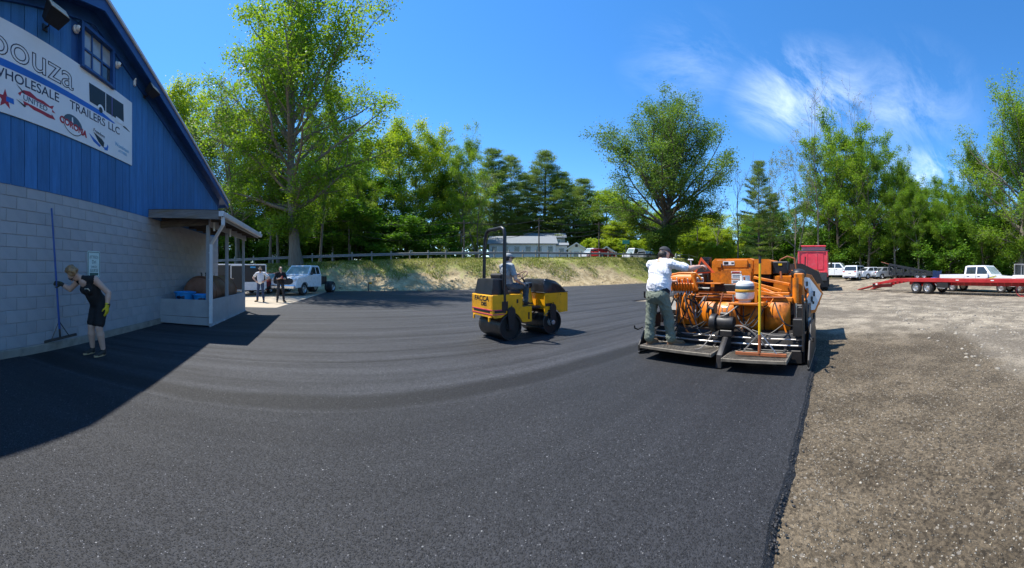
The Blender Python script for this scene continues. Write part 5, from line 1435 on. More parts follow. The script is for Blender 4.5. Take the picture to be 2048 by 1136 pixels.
# roll bar
path = [(-0.745, -0.425, 0.60), (-0.745, -0.425, 1.2), (-0.735, -0.42, 1.9), (-0.72, -0.405, 2.24), (-0.715, -0.36, 2.36), (-0.71, -0.26, 2.41), (-0.71, 0.0, 2.405), (-0.71, 0.26, 2.41), (-0.715, 0.36, 2.36), (-0.72, 0.405, 2.24), (-0.735, 0.42, 1.9), (-0.745, 0.425, 1.2), (-0.745, 0.425, 0.60)]
sm = []
for i in range(len(path) - 1):
    for k in range(3): sm.append(Vector(path[i]).lerp(Vector(path[i + 1]), k / 3))
sm.append(Vector(path[-1]))
a = MB(); a.tube(sm, 0.038, 12); rbar = a.build('roll_bar', 'hood_black', rol)
for q in (-1, 1):
    a = MB(); a.box((-0.745, q * 0.452, 0.74), (0.15, 0.016, 0.20), 0.004); a.build('foot_plate', 'black_metal', rbar)
# steering console
a = MB(); a.lathe([(0.20, 0.69), (0.185, 0.72), (0.12, 1.06), (0.12, 1.09)], 20, (0.14, 0, 0)); co = a.build('console', 'cat_yellow', rol)
a = MB(); a.lathe([(0.14, 1.09), (0.16, 1.11), (0.155, 1.20), (0.12, 1.22), (0.03, 1.22)], 20, (0.14, 0, 0)); a.build('dashboard', 'hood_black', co)
a = MB(); a.cyl((0.13, 0, 1.2), (0.02, 0, 1.36), 0.022, 10); a.build('column', 'black_metal', co)
wc = Vector((0.01, 0, 1.375)); wx = Vector((0.80, 0, 0.60)); wy = Vector((0, 1, 0))
a = MB(); a.tube([wc + (wx * math.cos(i * PI / 14) + wy * math.sin(i * PI / 14)) * 0.17 for i in range(28)], 0.014, 8, closed=True); so_ = a.build('steering_wheel', 'wheel_brown', co)
for k in range(3):
    an = k * 2 * PI / 3; a = MB(); a.tube([wc, wc + (wx * math.cos(an) + wy * math.sin(an)) * 0.165], 0.012, 6); a.build('spoke', 'wheel_brown', so_)
a = MB(); a.tube([(-.12, -.30, .98), (-.05, -.31, 1.12), (-.04, -.31, 1.16)], .012, 8); a.sphere((-.04, -.31, 1.17), .025); a.build('lever', 'black_metal', rol)
# articulation
a = MB(); a.cyl((0.12, 0, 0.34), (0.12, 0, 0.66), 0.07, 14); a.box((0.16, 0, 0.42), (0.45, 0.26, 0.12), 0.01); a.build('pivot', 'black_metal', rol)
a = MB(); a.tube([(-.05, -.16, .52), (.12, -.20, .47), (.34, -.16, .55)], .016, 6); a.tube([(-.05, -.20, .45), (.10, -.25, .40), (.34, -.22, .48)], .014, 6); a.build('hose', 'rubber_black', rol)
# front body
front_poly = [(0.36, 0.44), (0.36, 0.97), (1.09, 0.97), (1.10, 0.955), (1.10, 0.50), (0.98, 0.50)] + arc(0.59, 30, 118)[1:] + [(0.42, 0.44)]
for q in (-1, 1):
    a = MB(); a.prism(front_poly, q * 0.405, q * 0.445, 'xz', inset=0.006); fp = a.build('front_side_plate', 'cat_yellow', rol)
    a = MB(); a.prism([(0.44, 0.78), (0.44, 0.90), (0.72, 0.90), (0.72, 0.74)], q * 0.446, q * 0.456, 'xz', inset=0.003); a.build('access_panel', 'cat_yellow', fp)
    a = MB(); a.cyl((0.86, q * .444, .93), (0.86, q * .45, .93), .014, 10); a.build('latch', 'black_metal', fp)
    a = MB(); a.box((0.475, q * .4465, 0.70), (0.20, .006, 0.07)); a.build('vent_slot', 'black_metal', fp)
a = MB(); a.box((0.735, 0, 0.78), (0.70, 0.806, 0.375), 0.01); a.build('front_body', 'cat_yellow', rol)
# black hood, tapering forward, with louvres
def hr_(x, z, w_): return [(x, -w_, 0.975), (x, -w_ * 0.98, 0.975 + (z - 0.975) * 0.75), (x, -w_ * 0.86, z), (x, w_ * 0.86, z), (x, w_ * 0.98, 0.975 + (z - 0.975) * 0.75), (x, w_, 0.975)]
a = MB(); a.loft([hr_(0.36, 1.24, 0.40), hr_(0.39, 1.29, 0.41), hr_(0.50, 1.30, 0.42), hr_(0.75, 1.25, 0.42), hr_(0.95, 1.14, 0.41), hr_(1.06, 1.03, 0.40), hr_(1.09, 0.99, 0.39)]); ho = a.build('hood', 'hood_black', rol)
for q in (-1, 1):
    for k in range(8):
        x = 0.60 + k * 0.045; h_ = 0.16 * (1 - k * 0.07)
        a = MB(); a.bar((x, q * 0.419, 1.00), (x + 0.05, q * 0.419, 1.01 + h_), 0.012, 0.012); a.build('louvre', 'black_metal', ho)
a = MB(); a.box((0.725, 0, 0.982), (0.77, 0.90, 0.016), 0.005); a.build('hood_lip', 'rubber_black', ho)
for (x, y) in ((0.42, -.36), (0.42, .36)):
    a = MB(); a.sphere((x, y, 1.262), .022, 10, 6); a.build('lamp', 'hub_silver', ho)
# drum yokes
for x in (-0.59, 0.59):
    for q in (-1, 1):
        pl = [(x - .06, .22), (x + .06, .22), (x + .10, .55)] + [(x + .10 * math.cos(i * PI / 8), .62 + .10 * math.sin(i * PI / 8)) for i in range(9)] + [(x - .10, .55)]
        a = MB(); a.prism(pl, q * .458, q * .482, 'xz', inset=.005); y_o = a.build('yoke', 'rubber_black', rol)
        a = MB(); a.lathe([(0.055, 0), (0.05, 0.012), (0.01, 0.014)], 14, (x, q * .482, DR), (0, q, 0)); a.build('axle_cap', 'hub_silver' if x > 0 else 'rubber_black', y_o)
        a = MB(); a.sphere((x, q * .478, .735), .014, 8, 6); a.build('lug', 'rubber_black', y_o)
for x, sx in ((-0.59, -1), (0.59, 1)):
    a = MB(); a.box((x + sx * 0.24, 0, 0.40), (0.05, 0.86, 0.05), 0.006, Euler((0, 0.5 * sx, 0))); a.build('scraper', 'black_metal', rol)
    a = MB(); a.box((x - sx * .27, 0, 0.17), (.05, .88, .03), .006, Euler((0, -.7 * sx, 0))); a.build('scraper', 'black_metal', rol)

# roller operator
op = thing('person', 'man in grey t-shirt and cap steering the yellow roller', 'person', rol.matrix_basis @ Vector((-0.39, 0, 1.055)), RZ)
S_ = Sdf()
pel, chest, neck = v3(-0.02, 0, 0.10), v3(-0.04, 0, 0.41), v3(0.0, 0, 0.585)
lsh, rsh = v3(-0.01, 0.195, 0.525), v3(-0.01, -0.195, 0.525)
torso(S_, pel, chest, neck, lsh, rsh, 'cloth_grey', 1.08, 0.03)
S_.ell(pel, (0.17, 0.13, 0.11), 'cloth_bluegrey', (0, 1, 0), (1, 0, 0), k=0.04)
hc = v3(0.035, 0, 0.70)
S_.cone(neck - v3(0, 0, 0.03), hc - v3(0, 0, 0.05), 0.058, 0.054, 'skin', 0.02); head(S_, hc, (1, 0, -0.08), (0, 0, 1))
el, wr = v3(0.12, 0.30, 0.33), v3(0.34, 0.17, 0.36)
arm(S_, lsh, el, wr, 'cloth_grey', 'skin', 0.62); hand(S_, wr, (0.9, -0.35, -0.05), (0.2, -0.3, -1), 'skin', 1, 0.9, 1.1)
el, wr = v3(0.02, -0.31, 0.24), v3(0.24, -0.21, 0.16)
arm(S_, rsh, el, wr, 'cloth_grey', 'skin', 0.62); hand(S_, wr, (0.9, 0.3, -0.25), (0, 0.2, -1), 'skin', -1, 0.5, 1.1)
for q in (1, -1): leg(S_, v3(0.02, q * 0.10, 0.06), v3(0.43, q * 0.15, 0.085), v3(0.42, q * 0.14, -0.27), 'cloth_bluegrey', None, 1.0, 1.05)
S_.build('body', 0.0085, op, fold=0.05)
for q in (1, -1): shoe(op, v3(0.42, q * 0.14, -0.275), (1, 0, 0), 'shoe_dark', 'rubber_black', ankle=0.09)
cap(op, hc, (1, 0, -0.05), (0, 0, 1), 'cloth_grey')
h_ = Sdf(); h_.ell(hc + v3(-0.03, 0, 0.02), (0.085, 0.084, 0.075), 'hair_dark', k=0.02); h_.build('hair', 0.008, op)
b = MB()
for q in (-1, 1): b.bar((hc[0] + 0.10, q * 0.066, hc[2] + 0.02), (hc[0], q * 0.084, hc[2] + 0.02), 0.008, 0.018)
b.box((hc[0] + 0.108, 0, hc[2] + 0.016), (0.012, 0.12, 0.032), 0.004); b.build('sunglasses', 'eye_dark', op)

# ------------------------------------------------------------------ asphalt paver
mat('paver_orange', (0.68, 0.185, 0.004), 0.5, var=0.25, scale=3, coat=0.05, dirt=(0.10, 0.035, 0.012), dirt_amt=0.9, dirt_scale=3.6)
mat('greasy_black', (0.016, 0.015, 0.015), 0.48, var=0.4, scale=5, dirt=(0.06, 0.05, 0.04), dirt_amt=0.5, dirt_scale=6)
mat('hose_black', (0.02, 0.019, 0.018), 0.5)
mat('hose_grey', (0.20, 0.18, 0.16), 0.5)
mat('bright_steel', (0.55, 0.53, 0.50), 0.32, 0.8, var=0.2, dirt=(0.20, 0.12, 0.08), dirt_amt=0.5)
mat('worn_grating', (0.17, 0.15, 0.12), 0.6, 0.3, var=0.35, scale=9, dirt=(0.09, 0.075, 0.06), dirt_amt=0.7, dirt_scale=7)
mat('label_white', (0.72, 0.72, 0.70), 0.5, var=0.04)
mat('propane_white', (0.68, 0.68, 0.66), 0.38, var=0.06, dirt=(0.42, 0.38, 0.33), dirt_amt=0.5, dirt_scale=4)
mat('strap_orange', (0.62, 0.30, 0.02), 0.7)
mat('lute_yellow', (0.72, 0.46, 0.008), 0.4, var=0.15)
mat('rust_orange', (0.30, 0.09, 0.03), 0.7, var=0.3)
PV = T(5.0, 1.83, -0.002)
pav = thing('asphalt_paver', 'orange tracked asphalt paver laying the fresh black lane', 'paver', PV, PHI)
def pp(name, m, f, par=None, smooth=32):
    a = MB(); f(a); return a.build(name, m, par or pav, smooth)
# screed
pp('screed', 'greasy_black', lambda a: a.loft([[(0.02, y, 0.03), (0.60, y, 0.03), (0.60, y, 0.40), (0.46, y, 0.50), (0.10, y, 0.46), (0.02, y, 0.30)] for y in (-1.34, 1.36)]))
for y0, y1 in ((-1.30, -0.15), (0.0, 1.28)):
    pp('guide_rod', 'bright_steel', lambda a: a.cyl((-0.03, y0, 0.30), (-0.03, y1, 0.30), 0.016, 10))
    pp('guide_rod', 'bright_steel', lambda a: a.cyl((-0.02, y0, 0.395), (-0.02, y1, 0.395), 0.012, 10))
    pp('strike_plate', 'greasy_black', lambda a: a.box((-0.02, (y0 + y1) / 2, 0.13), (0.05, y1 - y0, 0.20), 0.008))
for y in (-1.42, 1.44):
    e_o = pp('end_gate', 'greasy_black', lambda a: a.prism([(-0.30, 0.01), (1.15, 0.01), (1.20, 0.08), (1.15, 0.40), (0.70, 0.62), (0.1, 0.62), (-0.12, 0.40), (-0.30, 0.16)], y - 0.015, y + 0.015, 'xz', inset=0.006))
    s_ = -1 if y < 0 else 1
    for x in (-0.15, 0.35):
        pp('jack_screw', 'greasy_black', lambda a: a.tube([(x, y - s_ * 0.09, 0.25), (x, y - s_ * 0.09, 0.98)], 0.022, 8), e_o)
        pp('crank', 'greasy_black', lambda a: a.tube([(x, y - s_ * 0.09, 0.97), (x - 0.10, y - s_ * 0.09, 1.0), (x - 0.10, y - s_ * 0.09, 1.10)], 0.016, 8), e_o)
    pp('shoe_rail', 'bright_steel', lambda a: a.tube([(-0.30, y, 0.05), (0.4, y, 0.03), (1.1, y, 0.03)], 0.018, 8), e_o)
    pp('hook', 'hose_black', lambda a: a.tube([(-0.14, y + s_ * .02, 0.45), (-0.24, y + s_ * .06, 0.42), (-0.32, y + s_ * .07, 0.45), (-0.33, y + s_ * .07, 0.50)], 0.014, 6), e_o)
    pp('gate_box', 'greasy_black', lambda a: a.box((-0.06, y - s_ * 0.17, 0.60), (0.20, 0.16, 0.26), 0.01), e_o)
# walkway platforms with worn grating
def platform(y0, y1, x0, x1, z, tilt):
    M = Matrix.Translation(((x0 + x1) / 2, (y0 + y1) / 2, z)) @ Euler((tilt, 0, 0)).to_matrix().to_4x4()
    w = y1 - y0; d = x1 - x0
    a = MB(); a.X = M
    for s_ in (-1, 1): a.box((0, s_ * (w / 2 - .015), 0), (d, .03, .05), .004); a.box((s_ * (d / 2 - .015), 0, 0.001), (.03, w - .06, .046), .004)
    p = a.build('platform', 'worn_grating', pav)
    a = MB(); a.X = M; a.box((0, 0, -.02), (d - .06, w - .06, .006)); a.build('drip_tray', 'greasy_black', p)
    g_ = MB(); g_.X = M; n = int(w / 0.042); k = int(d / 0.05)
    for i in range(n):
        y = -w / 2 + .03 + (w - .06) * (i + .5) / n
        for j in range(k):
            x = -d / 2 + .03 + (d - .06) * (j + .5) / k; off = 0.018 if i % 2 else -0.006
            g_.bar((x - .022 + off, y - .018, .012), (x + .022 + off, y + .018, .012), .008, .018); g_.bar((x - .022 + off, y + .018, .0125), (x + .022 + off, y - .018, .0125), .008, .018)
    g_.build('grating', 'worn_grating', p)['kind'] = 'stuff'
    for s_ in (-1, 1): pp('hinge_arm', 'greasy_black', lambda a: a.bar((x1 - .02, (y0 + y1) / 2 + s_ * w * .38, z), (x1 + .16, (y0 + y1) / 2 + s_ * w * .38, z + .10), .04, .05), p)
    for s_ in (-1, 1): pp('support', 'greasy_black', lambda a: a.bar((x0 + .10, (y0 + y1) / 2 + s_ * w * .3, z - .04), (x1 + .10, (y0 + y1) / 2 + s_ * w * .3, .05), .03, .04), p)
platform(-0.03, 1.24, -0.56, -0.06, 0.205, 0.0)
platform(-1.15, -0.20, -0.62, -0.08, 0.185, -0.02)
pp('centre_bracket', 'greasy_black', lambda a: (a.prism([(-0.50, 0.02), (0.0, 0.02), (0.0, 0.42), (-0.18, 0.42), (-0.46, 0.20)], -0.16, -0.07, 'xz', inset=.008), a.box((-0.1, -.115, .47), (.14, .2, .10), .01)))
# blower motor and gas lines
mo = pp('blower_motor', 'greasy_black', lambda a: (a.lathe([(0.03, -.17), (0.10, -.16), (0.115, -.12), (0.115, .12), (0.10, .16), (0.03, .17)], 22, (-0.06, -0.06, 0.62), (0, 1, 0)), a.lathe([(0.14, 0), (0.15, .02), (.15, .09), (.12, .11), (.03, .11)], 22, (-0.08, 0.06, 0.62), (0, 1, 0)), a.box((-.06, -.06, .75), (.10, .14, .08), .015)))
pp('intake', 'hose_black', lambda a: a.tube([(-.08, .13, .74), (-.10, .13, .84), (-.08, .20, .86), (-.06, .24, .78)], .028, 10), mo)
pp('handle', 'bright_steel', lambda a: a.tube([(-.07, -.10, .79), (-.07, -.10, .88), (-.07, -.02, .88), (-.07, -.02, .79)], .010, 6), mo)
gh = random.Random(8)
def hose(p0, p1, sag, r_=.011, m='hose_black', out=.08):
    p0, p1 = Vector(p0), Vector(p1); pts = []
    for i in range(13):
        t = i / 12; w_ = math.sin(t * PI); p = p0.lerp(p1, t); p.z -= sag * w_; p.x -= out * w_; pts.append(p)
    pp('hose', m, lambda a: a.tube(pts, r_, 6))
hose((.25, .95, .98), (-.05, .75, .32), .15); hose((.25, .82, 1.0), (-.08, .25, .62), .30, .012); hose((.28, .72, 1.0), (-.05, .10, .55), .36, .010, 'hose_grey')
hose((.10, -.30, .95), (-.08, .05, .72), .06, .012, 'hose_grey', .14); hose((-.05, .08, .55), (-.42, .30, .24), .10, .010, 'hose_grey'); hose((-.05, .0, .55), (.0, .85, .42), .10, .012)
hose((-.05, -.15, .55), (-.10, -.75, .28), -.16, .013, 'hose_grey'); hose((-.06, -.2, .60), (.05, -1.0, .62), .20, .010); hose((.1, -.85, .95), (.0, -1.15, .60), .10, .012)
hose((-.05, .3, .62), (.0, .95, .60), .12, .010); hose((.0, -.5, .52), (.02, -1.25, .50), .05, .008, 'hose_grey'); hose((.2, .6, 1.02), (-.02, .95, .30), .08, .012)
for k in range(16):
    y0 = gh.uniform(-1.0, 1.05); y1 = y0 + gh.uniform(-.5, .5); z0 = gh.uniform(.85, 1.1); z1 = gh.uniform(.28, .95)
    hose((gh.uniform(.12, .34), y0, z0), (gh.uniform(-.02, .2), max(-1.2, min(1.2, y1)), z1), gh.uniform(.05, .28), gh.uniform(.008, .016), gh.choice(('hose_black', 'hose_black', 'rust_orange', 'hose_grey', 'paver_orange')), gh.uniform(.03, .16))
for k in range(14):
    y = gh.uniform(-1.0, .5); z = gh.uniform(1.0, 1.34); x = gh.uniform(.3, .85)
    pp('fitting', gh.choice(('rust_orange', 'greasy_black', 'paver_orange', 'bright_steel')), lambda a: a.cyl((x, y, z), (x + gh.uniform(-.05, .05), y + gh.uniform(-.12, .12), z + gh.uniform(-.06, .06)), gh.uniform(.014, .032), 8))
# curved orange rear panels
def bulge(y0, y1, z0, z1, depth, xb, nm='rear_panel'):
    rings = []
    for i in range(11):
        t = i / 10; y = y0 + (y1 - y0) * t; b_ = math.sin(t * PI) ** .6
        rings.append([(xb - depth * b_ * math.sin(q * PI / 8) ** .7 if 0 < q < 8 else xb, y, z0 + (z1 - z0) * q / 8) for q in range(9)] + [(xb + .12, y, z1), (xb + .12, y, z0)])
    return pp(nm, 'paver_orange', lambda a: a.loft(rings), smooth=40)
bulge(0.58, 1.02, 0.50, 0.94, 0.04, .30); bulge(-0.22, 0.56, 0.47, 0.93, 0.14, .30); bulge(-0.62, -0.24, 0.47, 0.94, 0.10, .28); bulge(-1.06, -0.64, 0.47, 0.95, 0.10, .30)
lettering('panel_letters', '2AE', .13, 'rust_orange', frame((.252, .95, .60), (0, -1, 0), (0, 0, 1)), pav, bold=.004)
lettering('panel_letters', 'Weiler', .07, 'rust_orange', frame((.193, -.70, .70), (0, -1, 0), (0, 0, 1)), pav)
# frame, beams
pp('main_frame', 'paver_orange', lambda a: a.box((1.75, 0.0, 0.72), (2.4, 1.84, 0.42), .02))
pp('cross_beam', 'paver_orange', lambda a: a.box((.36, -.02, 0.985), (.12, 2.16, 0.07), .008))
pp('cross_beam', 'paver_orange', lambda a: a.box((.55, -.02, 1.06), (.10, 2.0, 0.06), .008))
pp('dark_deck', 'greasy_black', lambda a: a.box((.80, -.35, 0.98), (.8, 1.4, 0.12), .01))
pp('dark_deck', 'greasy_black', lambda a: a.box((.62, .10, 1.12), (.22, .5, 0.20), .01))
for k, (y0, z0, y1, z1, x0, x1) in enumerate(((-.20, 1.30, -.92, 1.12, .40, .35), (-.20, 1.18, -.95, 1.02, .38, .30), (-.35, 1.34, -1.02, 1.22, .7, .6), (-.3, 1.22, -1.0, .98, .75, .45), (.2, 1.16, -.3, 1.26, .6, .6))):
    pp('tow_arm', 'paver_orange', lambda a: a.bar((x0, y0, z0), (x1, y1, z1), .05, .05, .006))
for y in (-.62, .72): pp('pipe_line', 'paver_orange', lambda a: a.tube([(.30, y, 1.02), (.30, y * .6, 1.05), (.32, y * .3 - .1, 1.04)], .018, 8))
pp('red_pipe', 'rust_orange', lambda a: (a.cyl((.28, .60, 1.0), (.28, -1.0, 1.02), .016, 8), a.cyl((.27, .55, 1.06), (.27, -.1, 1.05), .013, 8)))
# engine hood with door, labels and side locker
hood = pp('engine_hood', 'paver_orange', lambda a: a.loft([[(x, -.29 + i_, .90), (x, .57 - i_, .90), (x, .57 - i_, 1.64), (x, .50 - i_, 1.70), (x, -.22 + i_, 1.70), (x, -.29 + i_, 1.66)] for x, i_ in ((.92, .02), (.95, 0), (2.25, 0), (2.28, .02))]))
pp('hood_door', 'paver_orange', lambda a: a.prism([(-.24, 1.02), (.33, 1.02), (.36, 1.06), (.36, 1.46), (.30, 1.50), (-.21, 1.50), (-.24, 1.46)], .895, .918, 'yz', inset=.006), hood)
pp('hood_top_plate', 'paver_orange', lambda a: a.box((.906, .14, 1.60), (.02, .62, .15), .006), hood)
pp('hood_skirt', 'paver_orange', lambda a: a.loft([[(.94, -.27, .90), (.94, .40, .90), (1.3, .40, .90), (1.3, -.27, .90)], [(.84, -.20, 1.02), (.84, .42, 1.02), (1.3, .42, 1.02), (1.3, -.20, 1.02)]]), hood)
for (y, z, w_, h_, m) in ((.20, 1.61, .23, .075, 'label_white'), (.05, 1.44, .20, .035, 'label_white'), (.04, 1.36, .20, .09, 'label_white'), (.04, 1.26, .20, .07, 'label_white'), (.04, 1.185, .20, .055, 'label_white')):
    pp('label_plate', m, lambda a: a.box((.890, y, z), (.006, w_, h_)), hood)
for (y, z, w_, h_, m) in ((.25, 1.61, .09, .05, 'ink_black'), (.12, 1.61, .05, .03, 'ink_black'), (.04, 1.38, .16, .012, 'ink_teal'), (.04, 1.35, .16, .012, 'ink_teal'), (.04, 1.27, .16, .01, 'ink_teal'), (.04, 1.245, .14, .01, 'ink_teal'), (.05, 1.44, .16, .014, 'ink_red')):
    pp('label_print', m, lambda a: a.box((.886, y, z), (.003, w_, h_)), hood)
lettering('label_letters', 'CAUTION', .032, 'ink_red', frame((.8835, .135, 1.425), (0, -1, 0), (0, 0, 1)), hood, bold=.001)
for y in (-.22, .34): pp('hinge', 'greasy_black', lambda a: a.box((.885, y, 1.56), (.02, .02, .07), .003), hood)
pp('side_locker', 'paver_orange', lambda a: a.loft([[(x, -.62 + i_, 1.40), (x, -.295, 1.40), (x, -.295, 1.68), (x, -.56 + i_, 1.68), (x, -.62 + i_, 1.64)] for x, i_ in ((.90, .0), (1.9, .0))]), hood)
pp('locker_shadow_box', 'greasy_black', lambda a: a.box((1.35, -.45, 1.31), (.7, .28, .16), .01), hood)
pp('tank_side', 'paver_orange', lambda a: a.prism([(.95, 1.08), (2.3, 1.08), (2.3, 1.45), (1.4, 1.48), (.95, 1.36)], -1.0, -.66, 'xz', inset=.01))
# exhaust stack and black boxes on the left of the hood
pp('exhaust_stack', 'hood_black', lambda a: a.lathe([(.085, 1.05), (.09, 1.10), (.09, 1.66), (.105, 1.67), (.105, 1.73), (.075, 1.735), (.07, 1.60)], 20, (.98, .70, 0)))
pp('battery_box', 'hood_black', lambda a: a.box((.86, .80, 1.22), (.34, .30, .38), .02))
pp('seat_post_box', 'hood_black', lambda a: a.box((.80, .66, 1.0), (.26, .34, .3), .02))
# valve bank and levers on the left
vb = pp('valve_bank', 'paver_orange', lambda a: a.box((.40, .90, 1.16), (.16, .50, .16), .015))
for k in range(8):
    y = .70 + k * .055
    pp('valve', 'paver_orange', lambda a: a.lathe([(.022, -.03), (.024, 0), (.022, .10), (.012, .12)], 10, (.31, y, 1.14), (-.5, 0, .86)), vb)
    pp('lever', 'label_white' if k % 2 else 'rust_orange', lambda a: a.tube([(.27, y, 1.22), (.22, y - .01, 1.30 + .02 * (k % 3))], .009, 6), vb)
    pp('fitting', 'bright_steel', lambda a: a.cyl((.32, y, 1.09), (.30, y, 1.04), .014, 8), vb)
for k in range(7):
    y = .62 + k * .07; m = 'paver_orange' if k % 2 else 'hose_black'
    y2 = y - gh.uniform(-.1, .25); z2 = gh.uniform(.60, .85)
    pp('hydraulic_line', m, lambda a: a.tube([(.30, y, 1.06), (.24, y + .01, .98), (.22, (y + y2) / 2, (1.0 + z2) / 2), (.24, y2, z2), (.30, y2 - .02, z2 - .06)], .014, 6))
cyl_ = pp('oil_drum', 'paver_orange', lambda a: a.lathe([(.02, -.26), (.10, -.25), (.12, -.22), (.12, .22), (.10, .25), (.02, .26)], 22, (.52, .98, 1.30), (0, 1, 0)))
pp('grab_bar', 'paver_orange', lambda a: a.tube([(.34, .52, 1.30), (.30, .62, 1.42), (.30, .95, 1.42), (.36, 1.18, 1.38)], .02, 8))
pp('grab_bar', 'paver_orange', lambda a: a.tube([(.30, .70, 1.42), (.28, .62, 1.20), (.30, .58, 1.12)], .024, 8))
pp('shelf_plate', 'paver_orange', lambda a: a.box((.48, .42, 1.235), (.22, .50, .02), .004))
pp('gauge_plate', 'label_white', lambda a: a.box((.36, .56, 1.30), (.02, .13, .09), .004))
for i in range(2):
    for k in range(4):
        pp('gauge_mark', 'ink_black', lambda a: a.box((.347, .512 + k * .032, 1.283 + i * .036), (.006, .018, .02)))
# slow vehicle triangle and lever with tee handle
mat('triangle_red', (0.62, 0.09, 0.02), 0.5)
tri = pp('warning_triangle', 'triangle_red', lambda a: a.prism([(.38, 1.43), (.80, 1.40), (.66, 1.72)], .62, .635, 'yz'))
pp('triangle_core', 'rubber_black', lambda a: a.prism([(.45, 1.45), (.75, 1.43), (.65, 1.65)], .612, .6195, 'yz'), tri)
pp('tee_lever', 'label_white', lambda a: (a.tube([(.42, .70, 1.24), (.36, .73, 1.50), (.34, .74, 1.66)], .012, 8), a.cyl((.34, .69, 1.66), (.34, .79, 1.665), .014, 8)))
# right hand column, hopper wing with white panel, hopper
pp('lift_cylinder', 'paver_orange', lambda a: (a.cyl((.42, -1.14, .92), (.42, -1.14, 1.34), .052, 16), a.cyl((.42, -1.14, 1.34), (.42, -1.14, 1.40), .03, 12)))
pp('lift_rod', 'bright_steel', lambda a: a.cyl((.42, -1.14, .30), (.42, -1.14, .95), .026, 12))
pp('side_bracket', 'paver_orange', lambda a: a.box((.60, -1.18, 1.16), (.20, .16, .52), .015))
pp('side_bracket', 'greasy_black', lambda a: a.box((.30, -1.25, .62), (.16, .10, .50), .01))
hop = pp('hopper', 'paver_orange', lambda a: (a.loft([[(1.9, -1.40, .70), (3.3, -1.40, .62), (3.3, -1.40, 1.45), (1.9, -1.40, 1.50)], [(1.9, -1.30, .70), (3.3, -1.30, .62), (3.3, -1.34, 1.45), (1.9, -1.34, 1.50)]]),
                                              a.loft([[(1.9, 1.40, .70), (3.3, 1.40, .62), (3.3, 1.40, 1.45), (1.9, 1.40, 1.50)], [(1.9, 1.30, .70), (3.3, 1.30, .62), (3.3, 1.34, 1.45), (1.9, 1.34, 1.50)]]),
                                              a.box((1.92, 0, 1.1), (.06, 2.7, .8), .01), a.box((2.6, 0, .62), (1.36, 2.6, .06))))
wing = pp('wing_plate', 'paver_orange', lambda a: a.loft([[(.95, -1.02, .62), (1.28, -1.42, .66), (1.34, -1.56, 1.02), (1.22, -1.34, 1.38), (1.02, -1.02, 1.46), (.92, -.98, 1.1)], [(1.25, -1.02, .62), (1.40, -1.42, .66), (1.44, -1.56, 1.02), (1.36, -1.34, 1.38), (1.25, -1.02, 1.46), (1.25, -.98, 1.1)]]))
pp('wing_guard', 'greasy_black', lambda a: a.sphere((1.02, -1.12, 1.40), .15, 14, 8, (1, 1, .7)), wing)
pp('white_panel', 'label_white', lambda a: a.loft([[(1.045, -1.18, .72), (1.225, -1.41, .72), (1.285, -1.535, 1.02), (1.165, -1.31, 1.33), (1.06, -1.16, 1.36), (1.11, -1.27, 1.05)], [(1.055, -1.18, .72), (1.235, -1.41, .72), (1.295, -1.535, 1.02), (1.175, -1.31, 1.33), (1.07, -1.16, 1.36), (1.12, -1.27, 1.05)]]), wing)
for (x, y, z, h_) in ((1.115, -1.27, 1.22, .09), (1.175, -1.40, 1.03, .10), (1.15, -1.36, .93, .10), (1.10, -1.28, .80, .05), (1.185, -1.385, .86, .05)):
    pp('panel_print', 'ink_black', lambda a: a.box((x - .006, y + .0, z), (.012, .05, h_), 0, Euler((0, 0, -.95))), wing)
pp('loop_hose', 'paver_orange', lambda a: a.tube([(.90, -1.08, 1.08), (.86, -1.14, .96), (.92, -1.24, .92), (1.0, -1.30, 1.02), (1.02, -1.28, 1.14)], .024, 8))
pp('loop_hose', 'rust_orange', lambda a: a.tube([(1.2, -.70, 1.45), (1.18, -.75, 1.68), (1.2, -.88, 1.74), (1.2, -1.02, 1.70), (1.2, -1.05, 1.5)], .016, 8))
for k in range(10):
    x, y, z = gh.uniform(.7, 1.4), gh.uniform(-1.15, -.6), gh.uniform(1.30, 1.5)
    pp('fitting', gh.choice(('paver_orange', 'rust_orange', 'greasy_black')), lambda a: a.cyl((x, y, z), (x + gh.uniform(-.1, .1), y + gh.uniform(-.12, .12), z + gh.uniform(.02, .14)), gh.uniform(.014, .03), 8))
pp('control_box', 'hood_black', lambda a: a.box((1.1, -.78, 1.52), (.24, .30, .24), .02))
pp('control_label', 'lute_yellow', lambda a: a.box((.975, -.78, 1.58), (.006, .07, .035)))
pp('apron_flap', 'rubber_black', lambda a: a.loft([[(1.8, -1.55, 1.20), (1.8, -1.45, 1.45), (1.8, -1.1, 1.62), (1.8, -.4, 1.60), (1.8, -.4, 1.2)], [(1.9, -1.55, 1.20), (1.9, -1.45, 1.45), (1.9, -1.1, 1.62), (1.9, -.4, 1.60), (1.9, -.4, 1.2)]]))
for y in (-1.18, -.98): pp('stake_bar', 'greasy_black', lambda a: a.bar((1.5, y, 1.2), (1.5, y - .02, 1.75), .04, .02))
